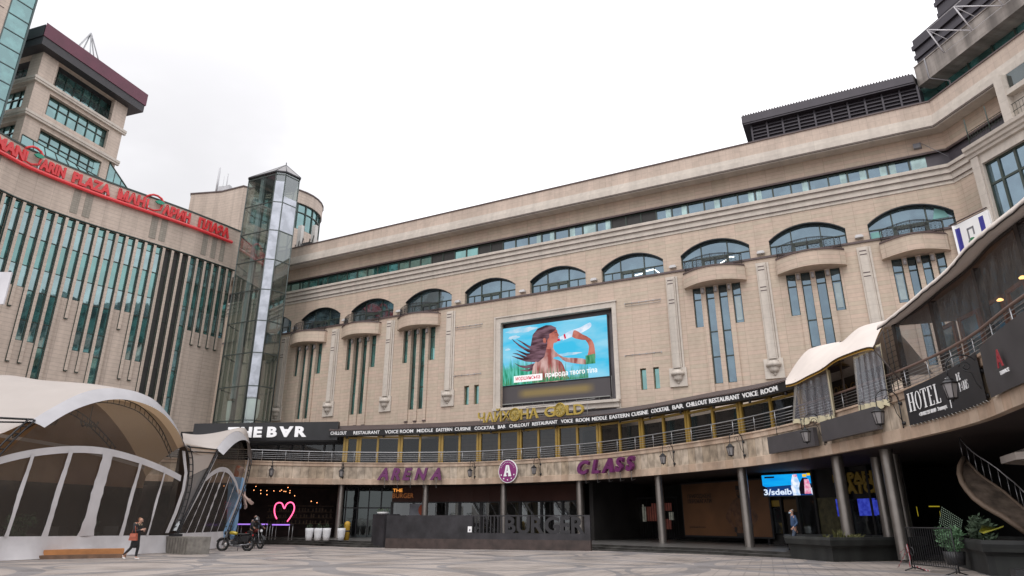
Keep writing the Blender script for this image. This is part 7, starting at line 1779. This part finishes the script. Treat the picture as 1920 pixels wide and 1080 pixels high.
# ------------------------------------------------------------------ people
SKINM=M('skin',(.46,.26,.19),.55,var=.06); 
def rotp(T,loc,yaw,sc=1):
    T.location=loc; T.rotation_euler=(0,0,yaw); T.scale=(sc,sc,sc)
def limb_mesh(name,chains,mat,par,sub=2):
    """chains share joints by key: [(key,(x,y,z),r)...]"""
    idx={}; J=[]; E_=[]
    for ch in chains:
        prev=None
        for key,co,r in ch:
            if key not in idx: idx[key]=len(J); J.append((co[0],co[1],co[2],r))
            if prev is not None and (prev,idx[key]) not in E_: E_.append((prev,idx[key]))
            prev=idx[key]
    return skin(name,J,E_,mat,par,sub=sub)
def person(label,H,pose,top,bottom,shoe,hair,skinm=SKINM,coat_len=0,hair_len=.12,long_sleeve=True,cap=None,group=None):
    """local frame: +x forward, +y left. pose gives joint positions as fractions of a 1.75 m body"""
    T=thing('person',label,'person',(0,0,0),group); k=H/1.75
    P={'pel':(0,0,.95),'wai':(0,0,1.08),'che':(.01,0,1.32),'nec':(.02,0,1.47),'chi':(.04,0,1.54),'hed':(.05,0,1.64),'top':(.04,0,1.71),
       'shL':(0,.19,1.42),'elL':(-.02,.24,1.14),'wrL':(.06,.25,.90),'shR':(0,-.19,1.42),'elR':(-.02,-.24,1.14),'wrR':(.06,-.25,.90),
       'hiL':(0,.09,.92),'knL':(.04,.10,.50),'anL':(0,.10,.09),'toL':(.17,.11,.04),'hiR':(0,-.09,.92),'knR':(.04,-.10,.50),'anR':(0,-.10,.09),'toR':(.17,-.11,.04)}
    P.update(pose); P={a:Vector(b)*k for a,b in P.items()}
    R=dict(pel=.13,wai=.12,che=.145,nec=.055,chi=.06,hed=.098,top=.07,sh=.062,el=.042,wr=.028,hi=.085,kn=.056,an=.037,to=.032)
    def n(j): return (j,P[j],R[j[:2] if j[:2] in ('sh','el','wr','hi','kn','an','to') and j not in('top','hed') else j]*k)
    ch=[[n('pel'),n('wai'),n('che'),n('nec'),n('chi'),n('hed'),n('top')]]
    for s in 'LR':
        ch.append([n('che'),n('sh'+s),n('el'+s),n('wr'+s)]); ch.append([n('pel'),n('hi'+s),n('kn'+s),n('an'+s),n('to'+s)])
        w=P['wr'+s]; d=(w-P['el'+s]).normalized(); lat=d.cross(Vector((0,1 if s=='L' else -1,0))); lat=lat.normalized() if lat.length>.1 else Vector((1,0,0))
        pm=w+d*.075*k; ch.append([n('wr'+s),('pm'+s,pm,.030*k)])
        for f,(o_,l_) in enumerate(((-.030,.072),(-.010,.082),(.010,.076),(.029,.060))):
            b=pm+lat*o_*k+d*.02*k; inward=Vector((0,-1 if s=='L' else 1,0)); m1=b+d*l_*.5*k+inward*.006*k; t1=m1+d*l_*.42*k+inward*.018*k
            ch.append([('pm'+s,pm,.030*k),('f%d%s'%(f,s),b,.0095*k),('g%d%s'%(f,s),m1,.0085*k),('h%d%s'%(f,s),t1,.007*k)])
        th=w+d*.03*k-lat*.03*k; ch.append([n('wr'+s),('t0'+s,th,.011*k),('t1'+s,th+d*.035*k-lat*.018*k,.009*k)])
    body=limb_mesh('body',ch,skinm,T,2)
    # clothes
    g=1.18
    up=[[('pel',P['pel']-Vector((0,0,coat_len*.5*k)),.15*k*g if coat_len else .13*k*g),('wai',P['wai'],.13*k*g),('che',P['che'],.150*k*g),('col',P['nec']-Vector((0,0,.015*k)),.075*k)]]
    if coat_len: up.insert(0,[('hem',P['pel']-Vector((0,0,coat_len*k)),.175*k*g),('pel',P['pel']-Vector((0,0,coat_len*.5*k)),.15*k*g)])
    for s in 'LR':
        up.append([('che',P['che'],.150*k*g),('sh'+s,P['sh'+s],.075*k),('el'+s,P['el'+s],.057*k)]+([('wr'+s,P['wr'+s],.042*k)] if long_sleeve else []))
    limb_mesh('jacket',up,top,T,2)
    lo=[[('pel',P['pel'],.135*k),('wai',P['wai']-Vector((0,0,.06*k)),.12*k)]]
    for s in 'LR': lo.append([('pel',P['pel'],.135*k),('hi'+s,P['hi'+s],.094*k),('kn'+s,P['kn'+s],.066*k),('an'+s,P['an'+s]+Vector((0,0,.03*k)),.050*k)])
    limb_mesh('trousers',lo,bottom,T,2)
    for s in 'LR':
        a,t=P['an'+s],P['to'+s]; h=a+(a-t)*.35; h.z=min(a.z,h.z)-.03*k
        limb_mesh('shoe',[[('h',h,.042*k),('a',(a+t)*.5-Vector((0,0,.015*k)),.046*k),('t',t+(t-a)*.12,.036*k)],[('h',h,.042*k),('u',a+Vector((0,0,.02*k)),.045*k)]],shoe,T,2)
    # face
    hd=P['hed']; fwd=(P['hed']-P['chi']); f_=Vector(pose.get('face',(1,0,0))).normalized(); sd=Vector((0,0,1)).cross(f_).normalized()
    m=MB()
    for q in (-1,1):
        c=hd+f_*.088*k+sd*.033*k*q+Vector((0,0,.0)); m.lathe(tuple(c),[(0,-.011*k),(.011*k,0),(0,.011*k)],6)
    m.tube([hd+f_*.10*k+sd*.022*k+Vector((0,0,-.06*k)),hd+f_*.104*k+Vector((0,0,-.062*k)),hd+f_*.10*k-sd*.022*k+Vector((0,0,-.06*k))],.005*k,4); m.build('face_features',M('dark_features',(.05,.02,.02),.5),T)
    m=MB(); m.tube([hd+f_*.092*k+Vector((0,0,.01*k)),hd+f_*.118*k+Vector((0,0,-.025*k)),hd+f_*.098*k+Vector((0,0,-.035*k))],[.008*k,.013*k,.010*k],5)
    for q in (-1,1): m.tube([hd+sd*.092*k*q+Vector((0,0,.015*k)),hd+sd*.104*k*q-f_*.01*k,hd+sd*.092*k*q+Vector((0,0,-.03*k))],.010*k,4)
    m.build('nose_and_ears',skinm,T)
    if hair:
        limb_mesh('hair',[[('a',hd+Vector((0,0,.075*k))-f_*.0*k,.080*k),('b',hd-f_*.035*k+Vector((0,0,.03*k)),.098*k),('c',hd-f_*.06*k-Vector((0,0,hair_len*k)),.075*k)]],hair,T,2)
    return T,P,k
BLK=M('black_quilted_cloth',(.012,.012,.014),.7,var=.3,vs=8); BLKL=M('black_legging',(.01,.01,.012),.6); WSH=M('white_sneaker',(.6,.58,.57),.5)
# woman walking with a phone
pose=dict(hed=(.085,0,1.60),chi=(.07,0,1.51),top=(.075,0,1.67),elR=(.02,-.25,1.13),wrR=(.26,-.12,1.20),elL=(.04,.25,1.13),wrL=(.24,.10,1.16),knL=(.09,.10,.50),anL=(.06,.10,.09),toL=(.22,.11,.04),knR=(-.08,-.09,.50),anR=(-.38,-.10,.16),toR=(-.27,-.11,.05),face=(.8,0,-.35))
W,P_,k=person('woman in a black parka',1.66,pose,BLK,BLKL,WSH,M('ginger_hair',(.20,.085,.035),.6,var=.3,vs=12),coat_len=.50,hair_len=.10)
m=limb_mesh('fur_hood',[[('a',Vector((-.16,.0,1.40))*k,.06*k),('b',Vector((-.09,.10,1.47))*k,.045*k),('c',Vector((.05,.12,1.45))*k,.03*k),('d',Vector((.12,.05,1.38))*k,.025*k)],[('a',Vector((-.16,.0,1.40))*k,.06*k),('e',Vector((-.09,-.10,1.47))*k,.045*k),('f',Vector((.05,-.12,1.45))*k,.03*k),('g',Vector((.12,-.05,1.38))*k,.025*k)]],M('beige_fur',(.35,.27,.17),.9,var=.3,vs=25),W)
w0=on_ground(248,1050)
rotp(W,(w0[0],w0[1],gz(w0[1])),radians(-8)); W['label']='woman walking in a black knee-length parka with a beige fur hood, looking at her phone'
BAG=thing('shoulder_bag','terracotta red shoulder bag hanging at the walking woman\'s hip','bag',(0,0,0)); TERR=M('terracotta_leather',(.36,.09,.05),.5)
m=MB(); c=Vector((.08,-.28,.88)); m.hexa([c+Vector(q) for q in ((-.17,-.05,-.14),(.17,-.05,-.14),(.17,.05,-.14),(-.17,.05,-.14),(-.14,-.03,.13),(.14,-.03,.13),(.14,.03,.13),(-.14,.03,.13))]); m.build('bag_body',TERR,BAG)
m=MB(); m.box(-.05,.21,-.345,-.33,.86,.98); m.build('flap',M('lighter_terracotta',(.46,.13,.08),.5),BAG); m=MB(); m.tube([(-.02,-.28,.98),(-.02,-.22,1.3),(.0,-.14,1.42),(.05,.1,1.4)],.012,4); m.tube([(.16,-.28,.98),(.06,-.24,1.25),(.0,-.16,1.42)],.012,4); m.build('strap',TERR,BAG); rotp(BAG,W.location,radians(-8))
PH=thing('phone','small phone held in the walking woman\'s hands','phone',(0,0,0)); m=MB(); m.box(.30,.37,-.06,.02,1.13,1.14); m.build('phone_body',BLACKM,PH); m=MB(); m.box(.305,.365,-.055,.015,1.141,1.144); m.build('phone_screen',M('pale_screen',(.5,.55,.6),.3,emit=.4,ecol=(.7,.8,1,1)),PH); rotp(PH,W.location,radians(-8))
# man in blue jacket and face mask
pose=dict(elL=(-.06,.25,1.15),wrL=(.12,.26,.98),elR=(-.10,-.25,1.15),wrR=(-.16,-.27,.90),knL=(.16,.10,.52),anL=(.24,.10,.10),toL=(.40,.11,.06),knR=(-.02,-.10,.50),anR=(-.26,-.10,.15),toR=(-.12,-.11,.05),face=(1,0,-.1))
MN,P_,k=person('man in a blue jacket and pale blue face mask walking left past the planter',1.78,pose,M('blue_jacket_cloth',(.035,.075,.16),.7,var=.2),M('faded_blue_jeans',(.05,.07,.11),.7),BLACKM,M('grey_hair',(.17,.16,.15),.7),hair_len=.02)
hd=P_['hed']; m=MB(); m.lathe((hd.x+.045,hd.y,hd.z-.075),[(.03,-.03),(.075,-.01),(.078,.03),(.06,.05)],10,a0=-pi/2,a1=pi/2); m.build('face_mask',M('pale_blue_mask',(.35,.50,.60),.7),MN)
q=at_y(1492,1008,32.0); rotp(MN,(q[0],32.0,FZ+.05),radians(178))
# giant figure seen behind the small tent
GF_,P_,k=person('towering orange-haired figure in light blue behind the small tent',1.75,dict(elR=(.22,-.27,1.16),wrR=(.46,-.26,.98),elL=(.05,.28,1.15),wrL=(.1,.3,.95),knR=(.02,-.10,.5),anR=(-.1,-.1,.09),toR=(.05,-.11,.04)),M('light_blue_cloth',(.22,.42,.68),.6),M('light_blue_trousers',(.24,.42,.66),.6),M('white_paint_shoe',(.6,.6,.6),.5),M('bright_orange_hair',(.42,.10,.03),.6,var=.4,vs=10),skinm=M('pale_painted_skin',(.58,.42,.36),.5),hair_len=.25,long_sleeve=False,coat_len=.2)
GF_.name='giant_figure'; GF_['category']='figure'; q=at_y(427,1028,48.5); rotp(GF_,(q[0],48.5,gz(48.5)),radians(-8),3.1)
# barman in shade
BM_,P_,k=person('person in a dim blue-grey shirt standing in the shade behind the motorcycles',1.80,dict(),M('dim_blue_shirt',(.05,.07,.10),.8),BLKL,BLACKM,M('dark_hair',(.02,.015,.012),.6),hair_len=.0)
q=at_y(465,1005,46.5); rotp(BM_,(q[0],47.5,FZ-.15),radians(-70))
# motorcycles
TYRE=M('black_rubber',(.012,.012,.012),.8); CHR=M('chrome',(.22,.22,.23),.3,.9); ENG=M('dark_engine_metal',(.06,.06,.065),.4,.6)
def motorcycle(label,tank):
    T=thing('motorcycle',label,'motorcycle',(0,0,0),'motorcycles parked by the tent')
    for x in (-.70,.72):
        m=MB(); n=22; ct=[(x+.30*cos(2*pi*i/n),0,.33+.30*sin(2*pi*i/n)) for i in range(n+1)]; m.tube(ct,.055,7,cap=False); w_=m.build('wheel',TYRE,T)
        m=MB(); ct=[(x+.235*cos(2*pi*i/n),0,.33+.235*sin(2*pi*i/n)) for i in range(n+1)]; m.tube(ct,.018,5,cap=False)
        for i in range(10): a=2*pi*i/10; m.tube([(x,.02*(-1)**i,.33),(x+.23*cos(a),0,.33+.23*sin(a))],.007,3)
        m.tube([(x,-.08,.33),(x,.08,.33)],.04,8); m.build('rim',CHR,w_)
    m=MB(); m.tube([(.50,0,.98),(-.35,0,.80),(-.62,0,.78)],.025,6); m.tube([(.48,0,.92),(.28,0,.45),(-.25,0,.33),(-.3,0,.78)],.025,6)
    for y in (-.09,.09): m.tube([(-.70,y,.33),(-.2,y,.38)],.022,5); m.tube([(-.66,y,.36),(-.42,y,.76)],.022,5)
    m.build('frame',BLACKM,T)
    m=MB()
    for y in (-.09,.09): m.tube([(.72,y,.33),(.50,y,.98)],[.032,.022],6)
    m.tube([(.50,-.11,.94),(.50,.11,.94)],.02,5); m.build('fork',CHR,T)
    m=MB(); m.tube([(.42,-.36,1.06),(.47,-.2,1.10),(.50,-.05,1.02),(.50,.05,1.02),(.47,.2,1.10),(.42,.36,1.06)],.014,6); 
    for y in (-.3,.3): m.tube([(.47,y*.9,1.1),(.5,y*1.05,1.24)],.008,4); m.lathe((.5,y*1.05,1.26),[(0,-.04),(.05,0),(0,.04)],8)
    m.build('handlebar',BLACKM,T)
    m=MB(); m.tube([(.52,0,.92),(.62,0,.92),(.68,0,.92)],[.05,.095,.09],10); h_=m.build('headlight',BLACKM,T); m=MB(); m.tube([(.68,0,.92),(.695,0,.92)],[.085,.05],10); m.build('lens',M('headlamp_lens',(.6,.6,.62),.2),h_)
    skin('tank',[(.42,0,.92,.09,.08),(.2,0,.93,.13,.11),(-.05,0,.86,.10,.08)],[(0,1),(1,2)],tank,T,2)
    skin('seat',[(-.05,0,.86,.08,.05),(-.35,0,.84,.11,.06),(-.72,0,.88,.10,.05)],[(0,1),(1,2)],M('black_leather_seat',(.015,.014,.014),.5),T,2)
    m=MB(); m.box(-.18,.22,-.15,.15,.30,.52); 
    for k in range(5): m.box(-.02-.0*k,.22,-.13,.13,.54+.045*k,.565+.045*k); m.box(-.2,-.06,-.12,.12,.54+.04*k,.56+.04*k)
    m.tube([(0,-.2,.40),(0,.2,.40)],.10,10); m.build('engine',ENG,T)
    m=MB(); 
    for y in (-.14,.14): m.tube([(.2,y*.7,.60),(.33,y,.45),(.2,y,.30),(-.2,y,.28),(-.85,y,.36)],[.022,.022,.025,.04,.045],7)
    m.build('exhaust',CHR,T)
    m=MB(); 
    for x,a0,a1 in ((.72,20,150),(-.70,20,170)):
        for w0_ in (0,):
            A=[(x+.375*cos(radians(a)),.33+.375*sin(radians(a))) for a in range(a0,a1+1,10)]
            for (xa,za),(xb,zb) in zip(A,A[1:]): m.face([(xa,-.07,za),(xb,-.07,zb),(xb,.07,zb),(xa,.07,za)])
    m.build('mudguard',BLACKM,T)
    m=MB(); m.tube([(-.2,.12,.3),(-.3,.3,.02)],.014,5); m.build('kickstand',BLACKM,T)
    m=MB(); m.hexa([(-.80,-.27,.48),(-.42,-.27,.48),(-.42,-.12,.48),(-.80,-.12,.48),(-.84,-.27,.78),(-.42,-.27,.78),(-.42,-.10,.78),(-.84,-.10,.78)]); m.build('pannier',BLACKM,T)
    m=MB(); m.hexa([(-.80,.12,.48),(-.42,.12,.48),(-.42,.27,.48),(-.80,.27,.48),(-.84,.10,.78),(-.42,.10,.78),(-.42,.27,.78),(-.84,.27,.78)]); m.build('pannier',BLACKM,T)
    m=MB(); m.tube([(-.90,0,.80),(-.94,0,.80)],.05,8); m.build('tail_light',M('red_lens',(.4,.01,.01),.3),T)
    return T
M1=motorcycle('black and yellow motorcycle parked side-on at the edge of the small tent',M('yellow_tank_paint',(.40,.30,.03),.3,.2))
g0=on_ground(440,1033); rotp(M1,(g0[0],g0[1],gz(g0[1])),radians(176),1.02)
M2=motorcycle('dark motorcycle with red details carrying the helmeted rider, parked behind the yellow one',M('dark_red_tank_paint',(.12,.015,.012),.3,.2))
g1=on_ground(474,1028.5); rotp(M2,(g1[0],g1[1],gz(g1[1])),radians(-40),1.12)
RD,P_,k=person('rider in black with a shiny black helmet sitting on the rear motorcycle',1.76,dict(pel=(-.25,0,.90),wai=(-.22,0,1.02),che=(-.08,0,1.24),nec=(0,0,1.38),chi=(.04,0,1.44),hed=(.06,0,1.53),top=(.05,0,1.6),shL=(-.04,.18,1.33),shR=(-.04,-.18,1.33),elL=(.16,.28,1.16),wrL=(.36,.30,1.09),elR=(.16,-.28,1.16),wrR=(.36,-.30,1.09),hiL=(-.22,.11,.90),knL=(.12,.20,.72),anL=(0,.22,.36),toL=(.14,.23,.32),hiR=(-.22,-.11,.90),knR=(.12,-.20,.72),anR=(0,-.24,.30),toR=(.14,-.25,.26)),BLK,BLKL,BLACKM,None)
rotp(RD,M2.location,radians(-40),1.12)
hd=P_['hed']; HL=thing('motorcycle_helmet','glossy black helmet on the rider\'s head','helmet',(0,0,0)); m=MB(); m.lathe(tuple(hd-Vector((0,0,.0))),[(.10,-.13),(.135,-.08),(.145,.0),(.13,.08),(.08,.13),(0,.15)],16); m.build('shell',M('gloss_black_shell',(.012,.012,.013),.08,spec=.8),HL)
m=MB(); m.lathe(tuple(hd),[(.147,-.05),(.152,.0),(.146,.05)],12,a0=-1.0,a1=1.0); m.build('visor',M('silver_visor',(.4,.4,.42),.15,.9),HL); rotp(HL,M2.location,radians(-40),1.12)
